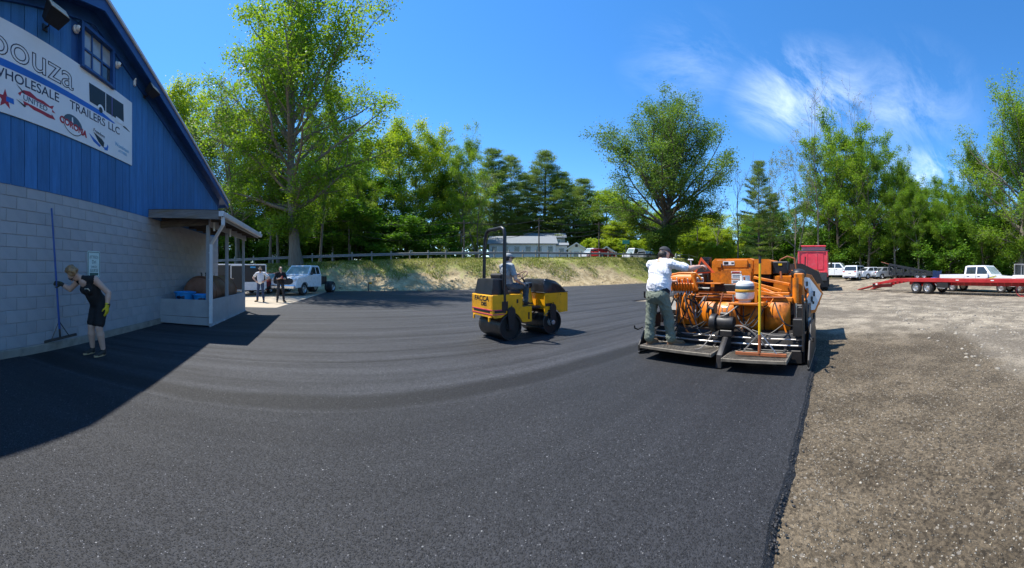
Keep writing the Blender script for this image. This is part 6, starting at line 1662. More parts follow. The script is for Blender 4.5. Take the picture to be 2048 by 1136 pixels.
# tracks
for s_ in (-1, 1):
    n = 16; ring = []
    for i in range(n): a_ = PI / 2 + PI * i / (n - 1); ring.append((0.95 + .36 * math.cos(a_), .38 + .36 * math.sin(a_)))
    for i in range(n): a_ = -PI / 2 + PI * i / (n - 1); ring.append((2.75 + .30 * math.cos(a_), .32 + .30 * math.sin(a_)))
    tr = pp('crawler_track', 'rubber_black', lambda a: a.prism(ring, s_ * .98, s_ * 1.28, 'xz', inset=.02))
    pp('track_guard', 'greasy_black', lambda a: a.prism([(.62, .70), (.78, .86), (1.2, .86), (1.6, .74), (2.9, .70), (2.9, .66), (.62, .62)], s_ * .96, s_ * 1.34, 'xz'), tr)
    for k in range(26):
        t = k / 26 * len(ring); i = int(t); q0 = ring[i]; q1 = ring[(i + 1) % len(ring)]; f_ = t - i
        x = q0[0] + (q1[0] - q0[0]) * f_; z = q0[1] + (q1[1] - q0[1]) * f_
        pp('track_pad', 'greasy_black', lambda a: a.box((x, s_ * 1.13, z), (.05, .32, .05), .006), tr)
    for x in (.95, 1.35, 1.75, 2.15, 2.75):
        pp('road_wheel', 'greasy_black', lambda a: a.lathe([(.15, 0), (.16, .02), (.15, .04), (.05, .05)], 18, (x, s_ * 1.275, .25 if 1 < x < 2.5 else .35), (0, s_, 0)), tr)
for k in range(3): pp('burner_tube', 'hub_silver', lambda a: a.cyl((.55 + .1 * k, -1.345, .52), (.55 + .1 * k, -1.345, .64), .032, 10))

# propane cylinder strapped to its shelf
pc = thing('propane_tank', 'white propane tank strapped to a shelf at the back of the paver', 'propane tank', PV + EX * 0.16 + RX * (-0.335) + Vector((0, 0, 0.945)), PHI)
a = MB(); a.lathe([(.10, 0), (.105, .03), (.11, .03), (.148, .06), (.155, .10), (.155, .27), (.145, .31), (.10, .345), (.03, .355)], 28); a.build('shell', 'propane_white', pc)
a = MB()
for k in range(15):
    a0 = 0.35 + k * (2 * PI - .7) / 15 + PI; a1 = 0.35 + (k + 1) * (2 * PI - .7) / 15 + PI
    a.loft([[(.085 * math.cos(q), .085 * math.sin(q), .335) for q in (a0, a1)] + [(.079 * math.cos(q), .079 * math.sin(q), .335) for q in (a1, a0)], [(.085 * math.cos(q), .085 * math.sin(q), .435) for q in (a0, a1)] + [(.079 * math.cos(q), .079 * math.sin(q), .435) for q in (a1, a0)]])
a.build('collar', 'propane_white', pc)
a = MB(); a.cyl((0, 0, .35), (0, 0, .41), .022, 12); a.cyl((0, 0, .40), (-.05, 0, .40), .016, 10); a.build('valve', 'rust_orange', pc)
a = MB(); a.lathe([(.157, .215), (.159, .22), (.159, .262), (.157, .267)], 28); a.build('label_band', 'ink_teal', pc)
a = MB(); a.lathe([(.158, .165), (.161, .17), (.161, .205), (.158, .21)], 28); a.build('strap', 'strap_orange', pc)
pp('tank_shelf', 'paver_orange', lambda a: (a.box((.17, -.40, .925), (.36, .58, .035), .005), a.bar((.02, -.56, .94), (.02, -.56, 1.26), .03, .04), a.box((.08, -.64, .93), (.2, .1, .06), .005)))

# yellow lute standing on the right platform
lz = PV + EX * (-0.42) + RX * (-0.72)
lt = thing('asphalt_lute', 'yellow handled asphalt lute leaning on the right paver platform', 'lute', lz + Vector((0, 0, 0.225)), PHI)
tp_ = Vector((.12, .02, 1.34))
a = MB(); a.tube([(0, 0, .06), tuple(tp_ * .55), tuple(tp_)], [.019, .019, .017], 10); lh = a.build('handle', 'lute_yellow', lt)
a = MB(); a.tube([tuple(tp_), tuple(tp_ * 1.075)], .021, 10); a.build('grip', 'rubber_black', lh)
a = MB(); a.bar((-.0, -.40, .02), (.0, .36, .02), .03, .045, .004); a.build('blade', 'rust_orange', lt)
for q in (-1, 1): a = MB(); a.tube([(0, q * .25, .04), (.03, 0.0, .33)], .010, 6); a.build('brace', 'bright_steel', lt)
a = MB(); a.tube([(0, 0, .03), (.025, 0, .30)], .024, 8); a.build('socket', 'rust_orange', lt)

# man in white on the left platform, working the levers
pm_loc = PV + EX * (-0.34) + RX * 1.03 + Vector((0, 0, 0.222))
pf = PHI - 0.16
man = thing('person', 'man in white t-shirt and olive work trousers standing on the paver platform, seen from behind', 'person', pm_loc, pf)
S_ = Sdf()
pel, chest, neck = v3(0.02, 0.0, 0.88), v3(0.085, 0.02, 1.21), v3(0.15, 0.03, 1.40)
lsh, rsh = v3(0.10, 0.235, 1.34), v3(0.12, -0.205, 1.35)
ax_, fv, sp = torso(S_, pel, chest, neck, lsh, rsh, 'cloth_white', 1.32, 0.07)
S_.ell(lerp(pel, chest, .35) - fv * .02, (.205, .165, .17), 'cloth_white', ax_, fv, k=.05)
S_.cone(lerp(pel, chest, -.02) + ax_ * .10, lerp(pel, chest, -.02) - ax_ * .10, .112, .112, 'cloth_black', .02)
S_.ell(pel + v3(-.02, 0, -.07), (.195, .155, .13), 'cloth_olive', (0, 1, 0), (1, 0, 0), k=.03)
hc = v3(0.215, 0.03, 1.515)
S_.cone(neck - v3(.02, 0, .03), hc - v3(.02, 0, .04), .070, .064, 'skin', .02); head(S_, hc, (0.9, -0.2, -0.35), (0.3, 0, 0.95))
el, wr = v3(0.30, -0.46, 1.27), v3(0.52, -0.50, 1.31)
arm(S_, rsh, el, wr, 'cloth_white', 'skin', 0.72, 1.15); hand(S_, wr, (0.85, -0.3, .1), (0.1, -0.2, -1), 'skin', -1, 0.9, 1.15)
el, wr = v3(0.34, 0.33, 1.06), v3(0.50, 0.10, 1.05)
arm(S_, lsh, el, wr, 'cloth_white', 'skin', 0.72, 1.15); hand(S_, wr, (0.8, -0.5, 0), (0, 0, -1), 'skin', 1, 0.9, 1.15)
rl, ll = v3(0.15, -0.17, 0.10), v3(-0.07, 0.12, 0.10)
leg(S_, v3(0.0, -0.10, 0.83), v3(0.12, -0.14, 0.47), rl, 'cloth_olive', None, 1.08, 1.18); leg(S_, v3(0.0, 0.10, 0.83), v3(-0.02, 0.13, 0.47), ll, 'cloth_olive', None, 1.08, 1.18)
S_.cone(rl + v3(0, 0, .06), rl + v3(0, 0, .02), .082, .085, 'cloth_olive', .02); S_.cone(ll + v3(0, 0, .06), ll + v3(0, 0, .02), .082, .085, 'cloth_olive', .02)
S_.build('body', 0.008, man, fold=0.06)
shoe(man, rl, (0.75, -0.65, 0), 'boot_tan', 'wheel_brown', 'boot', 1.1, 0.10); shoe(man, ll, (1, .1, 0), 'boot_tan', 'wheel_brown', 'boot', 1.1, 0.10)
cap(man, hc, (0.9, -0.2, -0.35), (0.3, 0, 0.95), 'cloth_charcoal', s=1.08)
h_ = Sdf(); h_.ell(hc + v3(-.035, .005, .0), (.085, .086, .075), 'hair_dark', k=.02); h_.build('hair', .008, man)

# ------------------------------------------------------------------ vehicles
mat('car_white', (0.74, 0.75, 0.76), 0.28, var=0.03, coat=0.6, dirt=(0.62, 0.61, 0.58), dirt_amt=0.3, dirt_scale=1.5)
mat('car_silver', (0.42, 0.44, 0.46), 0.3, 0.3, var=0.04, coat=0.5)
mat('car_red', (0.40, 0.015, 0.015), 0.3, var=0.1, coat=0.6)
mat('car_black', (0.012, 0.012, 0.014), 0.3, var=0.1, coat=0.5)
mat('car_navy', (0.012, 0.03, 0.09), 0.35, var=0.1, coat=0.4)
mat('auto_glass', (0.025, 0.032, 0.036), 0.05, var=0.2, spec=0.8)
mat('windscreen', (0.22, 0.28, 0.28), 0.08, var=0.4, scale=2.5, spec=0.8)
mat('tyre', (0.02, 0.02, 0.021), 0.8, var=0.25, dirt=(0.10, 0.085, 0.065), dirt_amt=0.5)
mat('rim', (0.50, 0.50, 0.50), 0.35, 0.7, var=0.15)
mat('chrome', (0.62, 0.62, 0.63), 0.15, 0.95, var=0.05)
mat('lamp_red', (0.40, 0.01, 0.01), 0.25)
mat('lamp_clear', (0.60, 0.60, 0.58), 0.12)
mat('lamp_amber', (0.60, 0.22, 0.01), 0.25)
mat('graphic_yellow', (0.68, 0.62, 0.01), 0.35)
def wheel(par, x, y, r, w, s, dual=False):
    a = MB(); k = r / .38
    a.lathe([(r * .60, -w / 2), (r * .86, -w / 2), (r * .97, -w * .36), (r, -w * .2), (r, w * .2), (r * .97, w * .36), (r * .86, w / 2), (r * .60, w / 2), (r * .60, -w / 2)], 28, (x, y, r), (0, s, 0), caps=False); wo = a.build('wheel', 'tyre', par)
    a = MB(); a.lathe([(r * .61, -w * .45), (r * .61, w * .42), (r * .56, w * .46), (r * .50, w * .30), (r * .34, w * .22), (r * .22, w * .30), (r * .10, w * .34)], 24, (x, y, r), (0, s, 0)); ro = a.build('rim', 'rim', wo)
    for i in range(6):
        q = i * PI / 3; a = MB(); a.cyl((x + r * .43 * math.cos(q), y + s * w * .2, r + r * .43 * math.sin(q)), (x + r * .43 * math.cos(q), y + s * w * .30, r + r * .43 * math.sin(q)), r * .075, 8); a.build('rim_hole', 'black_metal', ro)
def archpts(cx, r, z0, n=9):
    a0 = math.asin(max(-1, min(1, (z0 - r * .86) / (r * 1.18)))); out = []
    for i in range(n + 1):
        a = PI - a0 - (PI - 2 * a0) * i / n; out.append((cx + r * 1.18 * math.cos(a), r * .92 + r * 1.18 * math.sin(a)))
    return out
def vehicle(name, label, cat, loc, head, paint, W, prof_top, sill, wheels, wr, ww, cab, wins, tumble=0.16, group=None, screen='windscreen', rear_glass=True):
    """body from a side profile with wheel arches, a tapered cab, glass on every side; local x points forward"""
    t = thing(name, label, cat, loc, head, group)
    bottom = []
    for cx in sorted(wheels): bottom += archpts(cx, wr, sill)
    poly = prof_top + [(prof_top[-1][0], sill)] + bottom[::-1] + [(prof_top[0][0], sill)]
    a = MB(); a.prism(poly, -W / 2, W / 2, 'xz', inset=0.045); body = a.build('body', paint, t, 40)
    zb = min(p[1] for p in cab); zt = max(p[1] for p in cab)
    def yy(z, off=0.0): return (W / 2 - 0.03) - tumble * (z - zb) / (zt - zb) * 1.0 + off
    a = MB(); k = len(cab)
    vs = [(x, -yy(z), z) for x, z in cab] + [(x, yy(z), z) for x, z in cab]
    a.add(vs, [tuple(range(k)), tuple(range(2 * k - 1, k - 1, -1))] + [(i, (i + 1) % k, (i + 1) % k + k, i + k) for i in range(k)])
    c_o = a.build('cab', paint, t, 30)
    for w_ in wins:
        for s_ in (-1, 1):
            a = MB(); v_ = [(x, s_ * yy(z, .004), z) for x, z in w_] + [(x, s_ * yy(z, -.01), z) for x, z in w_]; n = len(w_)
            a.add(v_, [tuple(range(n)), tuple(range(2 * n - 1, n - 1, -1))] + [(i, (i + 1) % n, (i + 1) % n + n, i + n) for i in range(n)]); a.build('side_window', 'auto_glass', c_o, 0)
    # windscreen and rear glass on the sloping ends (cab polygon runs: rear bottom, rear top, front top, front bottom)
    def endglass(p0, p1, m, nm, sgn):
        a = MB(); f0, f1 = .10, .90
        q0 = (p0[0] + (p1[0] - p0[0]) * f0, p0[1] + (p1[1] - p0[1]) * f0); q1 = (p0[0] + (p1[0] - p0[0]) * f1, p0[1] + (p1[1] - p0[1]) * f1)
        nx, nz = (p1[1] - p0[1]), -(p1[0] - p0[0]); L = math.hypot(nx, nz); nx, nz = sgn * abs(nx) / L * .006, abs(nz) / L * .006
        A = [(q0[0] + nx, -yy(q0[1], -.07), q0[1] + nz), (q0[0] + nx, yy(q0[1], -.07), q0[1] + nz), (q1[0] + nx, yy(q1[1], -.08), q1[1] + nz), (q1[0] + nx, -yy(q1[1], -.08), q1[1] + nz)]
        B = [(p[0] - nx * 3, p[1], p[2] - nz * 3) for p in A]
        a.loft([A, B]); a.build(nm, m, c_o, 0)
    endglass(cab[-1], cab[-2], screen, 'windscreen', 1)
    if rear_glass: endglass(cab[0], cab[1], 'auto_glass', 'rear_window', -1)
    for cx in wheels:
        for s_ in (-1, 1): wheel(t, cx, s_ * (W / 2 - ww / 2 - .01), wr, ww, s_)
    a = MB(); a.box(((prof_top[0][0] + prof_top[-1][0]) / 2, 0, sill + .10), (abs(prof_top[-1][0] - prof_top[0][0]) * .9, W * .7, .2)); a.build('underbody', 'black_metal', t)
    return t, body, c_o
def sub(par, name, m, c, d, b=.01, R=None):
    a = MB(); a.box(c, d, b, R); return a.build(name, m, par)
def mirrors(c_o, x, z, W, m):
    for s_ in (-1, 1): sub(c_o, 'mirror', m, (x, s_ * (W / 2 + .10), z), (.10, .16, .20), .03)

# white crew cab pickup behind the red trailer (nose to the right of the picture)
def crewcab(loc, head, label, bed=True):
    W = 1.98
    top = [(-3.25, .62), (-3.28, 1.00), (-3.25, 1.36), (-1.15, 1.38), (-1.0, 1.33), (1.25, 1.33), (1.55, 1.30), (2.95, 1.18), (3.12, 1.05), (3.18, .70)]
    cab = [(-.98, 1.31), (-.93, 1.98), (-.70, 2.05), (.72, 2.05), (1.38, 1.33)]
    wins = [[(-.82, 1.40), (-.78, 1.92), (.02, 1.94), (.02, 1.40)], [(.12, 1.40), (.12, 1.94), (.66, 1.94), (1.14, 1.40)]]
    t, b, c = vehicle('pickup_truck', label, 'pickup truck', loc, head, 'car_white', W, top, .48, (-2.05, 2.12), .40, .26, cab, wins)
    for s_ in (-1, 1):
        sub(t, 'tail_light', 'lamp_red', (-3.275, s_ * (W / 2 - .09), 1.12), (.05, .15, .36), .02)
        sub(t, 'headlight', 'lamp_clear', (3.10, s_ * (W / 2 - .2), .95), (.10, .34, .22), .03)
        for x in (-.62, .30): sub(c, 'door_handle', 'black_metal', (x, s_ * (W / 2 + .0), 1.22), (.20, .03, .05), .01)
        for x0, x1 in ((-.95, .05), (.07, 1.22)):
            for x in (x0, x1): sub(b, 'door_gap', 'black_metal', (x, s_ * (W / 2 + .0005), .95), (.012, .004, .76), 0)
    sub(t, 'front_bumper', 'chrome', (3.22, 0, .62), (.16, 1.9, .24), .05); sub(t, 'rear_bumper', 'chrome', (-3.33, 0, .62), (.16, 1.85, .2), .05); sub(t, 'grille', 'black_metal', (3.13, 0, .95), (.08, 1.2, .26), .02)
    mirrors(c, 1.12, 1.42, W, 'car_white')
    return t, b, c
pk_dir = Vector((20.5 - 25.4, 0 - 14.0, 0)).normalized()
pk_head = math.atan2(pk_dir.y, pk_dir.x)
pk_c = PX(1962, 25.6); pk_c.z = tz(pk_c)
t_, b_, c_ = crewcab(pk_c, pk_head, 'white crew cab pickup with yellow and black side stripes behind the red trailer')
for k, (m, dz, w_) in enumerate((('ink_black', .08, .05), ('graphic_yellow', 0.0, .07), ('ink_black', -.055, .025), ('graphic_yellow', -.10, .05))):
    for s_ in (-1, 1):
        a = MB(); q = s_ * .9905; pl = [(-.55, .80 + dz * .5), (.3, .84 + dz * .7), (1.0, .98 + dz), (1.75, 1.24 + dz * .4), (1.80, 1.25 + dz * .4 + w_ * .4), (1.0, .98 + dz + w_), (.3, .84 + dz * .7 + w_), (-.55, .80 + dz * .5 + w_)]
        a.prism(pl, q, q + s_ * (.003 + .001 * k), 'xz'); a.build('side_stripe', m, b_, 0)

# white cab chassis truck by the bank on the left, nose towards the camera
wt_c = (PX(582, 20.6) + PX(632, 25.2)) / 2; wt_c.z = -0.03
fr = PX(582, 20.6) - PX(632, 25.2); wt_head = math.atan2(fr.y, fr.x) - 0.20
W = 2.0
top = [(-.62, .60), (-.64, 1.0), (-.62, 1.34), (.95, 1.32), (1.25, 1.28), (2.35, 1.16), (2.55, 1.02), (2.62, .62)]
cab = [(-.60, 1.31), (-.54, 1.90), (-.40, 1.97), (.45, 1.97), (1.10, 1.32)]
wins = [[(-.46, 1.38), (-.43, 1.84), (-.02, 1.86), (-.02, 1.38)], [(.06, 1.38), (.06, 1.86), (.40, 1.86), (.86, 1.38)]]
t_, b_, c_ = vehicle('cab_chassis_truck', 'white cab truck without a bed parked below the bank', 'truck', wt_c, wt_head, 'car_white', W, top, .50, (1.60,), .42, .28, cab, wins)
for s_ in (-1, 1):
    sub(t_, 'headlight', 'lamp_clear', (2.50, s_ * .84, 1.0), (.20, .26, .18), .05)
    sub(t_, 'indicator', 'lamp_amber', (2.40, s_ * .90, 1.08), (.2, .12, .05), .01)
    sub(t_, 'fog_light', 'lamp_clear', (2.72, s_ * .62, .52), (.06, .18, .10), .02)
    for d_ in (0, 1): wheel(t_, -2.35, s_ * (.92 - .30 * d_), .42, .26, s_)
    sub(t_, 'frame_rail', 'black_metal', (-1.7, s_ * .4, .72), (3.0, .09, .2), .01)
a = MB(); a.prism([(.74 * math.copysign(abs(math.cos(i * PI / 12)) ** .5, math.cos(i * PI / 12)), .93 + .20 * math.copysign(abs(math.sin(i * PI / 12)) ** .6, math.sin(i * PI / 12))) for i in range(24)], 2.55, 2.645, 'yz'); a.build('grille', 'rubber_black', t_); sub(t_, 'front_bumper', 'chrome', (2.68, 0, .56), (.18, 1.96, .26), .06)
sub(t_, 'tool_box', 'black_metal', (-1.0, 0, .95), (.5, 1.6, .5), .03); sub(t_, 'winch_mount', 'greasy_black', (-2.2, .2, 1.0), (.5, .5, .45), .04); sub(t_, 'winch_arm', 'greasy_black', (-1.6, 0, 1.22), (.9, .12, .12), .02, Euler((0, .3, 0)))
mirrors(c_, .90, 1.42, W, 'black_metal')

# red car glimpsed between the bystander and the truck
top = [(-2.1, .55), (-2.15, .80), (-2.0, .95), (.9, .98), (1.9, .82), (2.12, .70), (2.15, .50)]
cab = [(-1.5, .94), (-1.0, 1.40), (-.7, 1.46), (.2, 1.46), (1.05, .96)]
wins = [[(-1.2, 1.0), (-.9, 1.36), (-.35, 1.40), (-.35, 1.0)], [(-.27, 1.0), (-.27, 1.40), (.16, 1.40), (.75, 1.0)]]
rp = PX(541, 24.5); rp.z = -0.03
t_, b_, c_ = vehicle('red_car', 'red car half hidden behind the man in white t-shirt', 'car', rp, wt_head + .1, 'car_red', 1.8, top, .28, (-1.35, 1.35), .33, .22, cab, wins)
for s_ in (-1, 1): sub(t_, 'headlight', 'lamp_clear', (2.08, s_ * .66, .72), (.10, .3, .14), .03)

# black enclosed trailer with white lower side and a white framed door
mat('trailer_black', (0.018, 0.018, 0.02), 0.4, var=0.15, coat=.2)
tr_p = PX(531, 21.0); tr_q = PX(425, 20.2)
dv = (tr_q - tr_p); tr_head = math.atan2(-dv.y, -dv.x)
tr_c = tr_p + dv.normalized() * 2.9; tr_c.z = -0.03
tl_ = thing('enclosed_trailer', 'black enclosed cargo trailer with white lower side beside the porch', 'trailer', tr_c, tr_head)
sub(tl_, 'box', 'trailer_black', (0, 1.05, 1.16), (5.8, 2.1, 1.62), .02); sub(tl_, 'lower_side', 'car_white', (1.9, -.012, .62), (1.95, .02, .52), .005)
for z in (1.98,): sub(tl_, 'roof_rail', 'car_white', (0, 1.05, z), (5.86, 2.16, .07), .015)
for x in (-2.92, 2.92): sub(tl_, 'corner_post', 'car_white', (x, -.01, 1.2), (.06, .05, 1.5), .01)
dr = sub(tl_, 'side_door', 'trailer_black', (1.05, -.016, 1.14), (.82, .02, 1.5), .004)
for (x, z, w_, h_) in ((.62, 1.14, .05, 1.56), (1.48, 1.14, .05, 1.56), (1.05, 1.92, .91, .05), (1.05, .37, .91, .05)): sub(dr, 'door_frame', 'car_white', (x, -.035, z), (w_, .02, h_), .004)
sub(dr, 'door_handle', 'chrome', (.74, -.05, 1.1), (.10, .03, .05), .008)
sub(tl_, 'blue_badge', 'ink_sky', (2.05, -.012, 1.82), (.34, .02, .10), .003)
for x in (-.9, -.1): 
    for s_ in (-1, 1): wheel(tl_, x, 1.05 + s_ * .93, .33, .2, s_)
sub(tl_, 'fender', 'chrome', (-.5, -.06, .72), (1.7, .12, .06), .01); sub(tl_, 'chassis', 'black_metal', (0, 1.05, .34), (5.7, 1.6, .14), .01)
sub(tl_, 'tongue', 'black_metal', (3.35, 1.05, .42), (.95, .12, .12), .01)

# red dump truck waiting ahead of the paver
mat('dump_red', (0.62, 0.035, 0.055), 0.42, var=0.14, scale=2, coat=.2, dirt=(0.55, 0.17, 0.16), dirt_amt=0.5, dirt_scale=1.6)
dt = thing('dump_truck', 'red dump truck seen from behind beyond the paver', 'dump truck', T(26.4, 1.95, -0.05), PHI)
bx = sub(dt, 'dump_body', 'dump_red', (2.6, 0, 2.35), (5.0, 2.3, 1.75), .04)
tg = sub(dt, 'tailgate', 'dump_red', (.05, 0, 2.35), (.10, 2.36, 1.70), .02)
for y in (-1.14, 1.14): sub(tg, 'tailgate_post', 'dump_red', (-.03, y, 2.38), (.12, .14, 1.80), .02)
sub(tg, 'tailgate_top_rail', 'black_metal', (-.02, 0, 3.27), (.16, 2.56, .09), .02); sub(tg, 'tailgate_bottom_rail', 'dump_red', (-.03, 0, 1.55), (.12, 2.1, .14), .02)
sub(tg, 'recess_panel', 'dump_red', (-.012, 0, 2.42), (.05, 1.75, 1.35), .02)
for y in (-.35, .45): sub(tg, 'rib', 'dump_red', (-.045, y, 2.4), (.05, .07, 1.35), .015)
sub(dt, 'tarp_housing', 'dump_red', (.9, 0, 3.72), (.5, 2.1, .10), .03); sub(dt, 'tarp_mesh', 'galvanised', (.9, 0, 3.50), (.30, 1.98, .34), .02)
cb = sub(dt, 'cab', 'dump_red', (6.6, 0, 2.0), (1.9, 2.2, 1.9), .12); sub(cb, 'rear_window', 'auto_glass', (5.63, 0, 2.5), (.03, 1.2, .5), .01); sub(dt, 'engine_bonnet', 'dump_red', (8.2, 0, 1.5), (1.6, 1.7, 1.1), .15)
sub(dt, 'apron', 'greasy_black', (-.10, 0, 1.18), (.10, 2.3, .70), .02, Euler((0, .18, 0)))
sub(dt, 'chassis', 'black_metal', (3.5, 0, .85), (7.5, .9, .35), .02)
for s_ in (-1, 1):
    sub(dt, 'mud_flap', 'rubber_black', (.25, s_ * .95, .70), (.03, .62, .75), .006)
    sub(dt, 'tail_light', 'lamp_red', (-.06, s_ * 1.02, 1.45), (.05, .22, .10), .01)
    for x in (1.3, 2.65):
        for d_ in (0, 1): wheel(dt, x, s_ * (1.05 - .34 * d_), .52, .28, s_)
    wheel(dt, 7.6, s_ * 1.0, .52, .3, s_)
    sub(dt, 'side_mirror', 'black_metal', (7.0, s_ * 1.38, 2.3), (.1, .2, .45), .03)

# small cars at the edge of the wood
def parked(name, label, cat, x, d, headoff, paint, kindp):
    p = PX(x, d); p.z = tz(p)
    hd = facing(p) + headoff
    if kindp == 'suv':
        top = [(-2.25, .55), (-2.30, .85), (-2.22, 1.02), (1.0, 1.05), (2.0, .95), (2.25, .78), (2.28, .50)]
        cab = [(-2.15, 1.0), (-1.85, 1.62), (-1.6, 1.70), (.2, 1.70), (1.05, 1.03)]
        wins = [[(-1.9, 1.08), (-1.65, 1.56), (-.95, 1.60), (-.95, 1.08)], [(-.87, 1.08), (-.87, 1.60), (.14, 1.60), (.76, 1.08)]]
        t, b, c = vehicle(name, label, cat, p, hd, paint, 1.85, top, .30, (-1.4, 1.42), .36, .24, cab, wins, group='cars parked by the wood')
        L = 2.25; zl = .95
    else:
        top = [(-2.2, .52), (-2.25, .80), (-2.1, .96), (.9, .97), (1.95, .84), (2.2, .68), (2.22, .46)]
        cab = [(-1.75, .93), (-1.15, 1.38), (-.8, 1.46), (.15, 1.46), (1.05, .95)]
        wins = [[(-1.4, .99), (-1.05, 1.36), (-.5, 1.40), (-.5, .99)], [(-.42, .99), (-.42, 1.40), (.10, 1.40), (.78, .99)]]
        t, b, c = vehicle(name, label, cat, p, hd, paint, 1.8, top, .28, (-1.38, 1.36), .33, .22, cab, wins, group='cars parked by the wood'); L = 2.2; zl = .82
    for s_ in (-1, 1):
        sub(t, 'tail_light', 'lamp_red', (-L - .02, s_ * .72, zl), (.06, .28, .14), .02); sub(t, 'headlight', 'lamp_clear', (L - .06, s_ * .66, zl - .16), (.12, .3, .12), .02)
    sub(t, 'rear_bumper', paint, (-L - .03, 0, .52), (.10, 1.6, .24), .04); sub(t, 'front_bumper', paint, (L, 0, .48), (.10, 1.6, .22), .04); sub(t, 'number_plate', 'label_white', (-L - .06, 0, zl - .1), (.02, .35, .14), .003)
    mirrors(c, .75, 1.02, 1.7, paint)
    return t
parked('white_suv', 'white hatchback seen from behind, first car right of the red truck', 'car', 1714, 40, 2.75, 'car_white', 'suv')
parked('white_sedan', 'white car angled to the right beside the white hatchback', 'car', 1745, 41, 2.25, 'car_white', 'sedan')
parked('silver_sedan', 'silver car tucked behind the black car carrier', 'car', 1774, 41, 2.2, 'car_silver', 'sedan')
pw = PX(1672, 42); pw.z = tz(pw)
t_, b_, c_ = crewcab(pw, math.atan2(-math.sin(az(1672)), math.cos(az(1672))) - .25, 'white pickup half hidden behind the red dump truck')

# black car carrier rack with a blue barrel and an orange jug beside it
cc = PX(1818, 40); cc.z = tz(cc)
cr = thing('car_carrier', 'black steel car carrier trailer sloping down behind the red ramp', 'car carrier', cc, math.atan2(-math.sin(az(1818)), math.cos(az(1818))) + .1)
for y in (-1.0, 1.0):
    a = MB(); a.bar((-2.5, y, 1.75), (2.9, y, .75), .16, .26); a.build('upper_rail', 'black_metal', cr)
    a = MB(); a.bar((-2.5, y, .62), (2.9, y, .55), .16, .34); a.build('lower_rail', 'black_metal', cr)
    for k in range(7):
        x = -2.45 + k * .85; a = MB(); a.bar((x, y, .55), (x, y, 1.75 - (x + 2.5) * .185), .18, .16); a.build('upright', 'black_metal', cr)
        a = MB(); a.bar((x, y, .6), (x + .8, y, 1.55 - (x + 2.5) * .185), .11, .11); a.build('brace', 'black_metal', cr)
    for x in (.9, 1.7): wheel(cr, x, y, .36, .22, 1 if y > 0 else -1)
for k in range(12):
    x = -2.4 + k * .46; a = MB(); a.bar((x, -1.0, 1.76 - (x + 2.5) * .185), (x, 1.0, 1.76 - (x + 2.5) * .185), .22, .05); a.build('deck_slat', 'black_metal', cr)
for x in (-1.5, .3): sub(cr, 'loaded_crate', 'car_black', (x, 0, .95), (1.4, 1.6, .55), .05)  # plain black boxes added to make the carrier a denser dark mass
for y in (-.7, .7): a = MB(); a.bar((-2.5, y, 1.8), (-3.4, y, 2.05), .28, .06); a.build('tilt_ramp', 'rust_orange' if y < 0 else 'black_metal', cr)
bl = PX(1868, 30); bl.z = tz(bl)
mat('barrel_blue', (0.012, 0.06, 0.32), 0.4, var=.1)
a = MB(); a.lathe([(.27, 0), (.29, .02), (.29, .28), (.30, .30), (.29, .32), (.29, .60), (.30, .62), (.29, .64), (.29, .86), (.26, .88), (.25, .86), (.02, .86)], 24); o = a.build('blue_barrel', 'barrel_blue'); o.location = bl; tag(o, 'blue plastic barrel left of the white pickup tail', 'barrel')
jg = PX(1844, 31); jg.z = tz(jg)
jt = thing('fuel_can', 'small red fuel can standing left of the blue barrel', 'fuel can', jg)
sub(jt, 'body', 'lamp_red', (0, 0, .25), (.3, .4, .5), .06); sub(jt, 'cap', 'black_metal', (0, .1, .54), (.1, .1, .1), .02)
nv = PX(1874, 33); nv.z = tz(nv)
nb = thing('dumpster', 'dark blue dumpster with open sloping lid behind the pickup tail', 'dumpster', nv, 0.3); nb.scale = (.55, .55, .62)
a = MB(); a.prism([(-1.1, .2), (1.1, .2), (1.25, 1.5), (-1.25, 2.0)], -.8, .8, 'xz', inset=.02); a.build('bin', 'car_navy', nb)
a = MB(); a.bar((-1.25, -.7, 2.02), (1.1, -.7, 1.56), .3, .06); a.bar((-1.25, .5, 2.02), (1.1, .5, 1.56), .6, .06); a.build('lid', 'car_navy', nb)
for x in (-.8, .8): sub(nb, 'caster', 'black_metal', (x, -.6, .1), (.2, .1, .2), .02)

# long red flatbed trailer with tail ramp
mat('trailer_red', (0.36, 0.018, 0.022), 0.45, var=0.18, scale=2, dirt=(0.22, 0.05, 0.04), dirt_amt=.5)
mat('deck_wood', (0.30, 0.13, 0.07), 0.8, var=.3, stretch=(.6, 6, 1))
A_ = PX(1732, 28.2); B_ = PX(2052, 21.0)
dv = (B_ - A_); fl_head = math.atan2(dv.y, dv.x); FL = dv.length
fl = thing('flatbed_trailer', 'long red flatbed trailer with tail ramp down on the gravel', 'trailer', Vector((A_.x, A_.y, tz(A_))), fl_head)
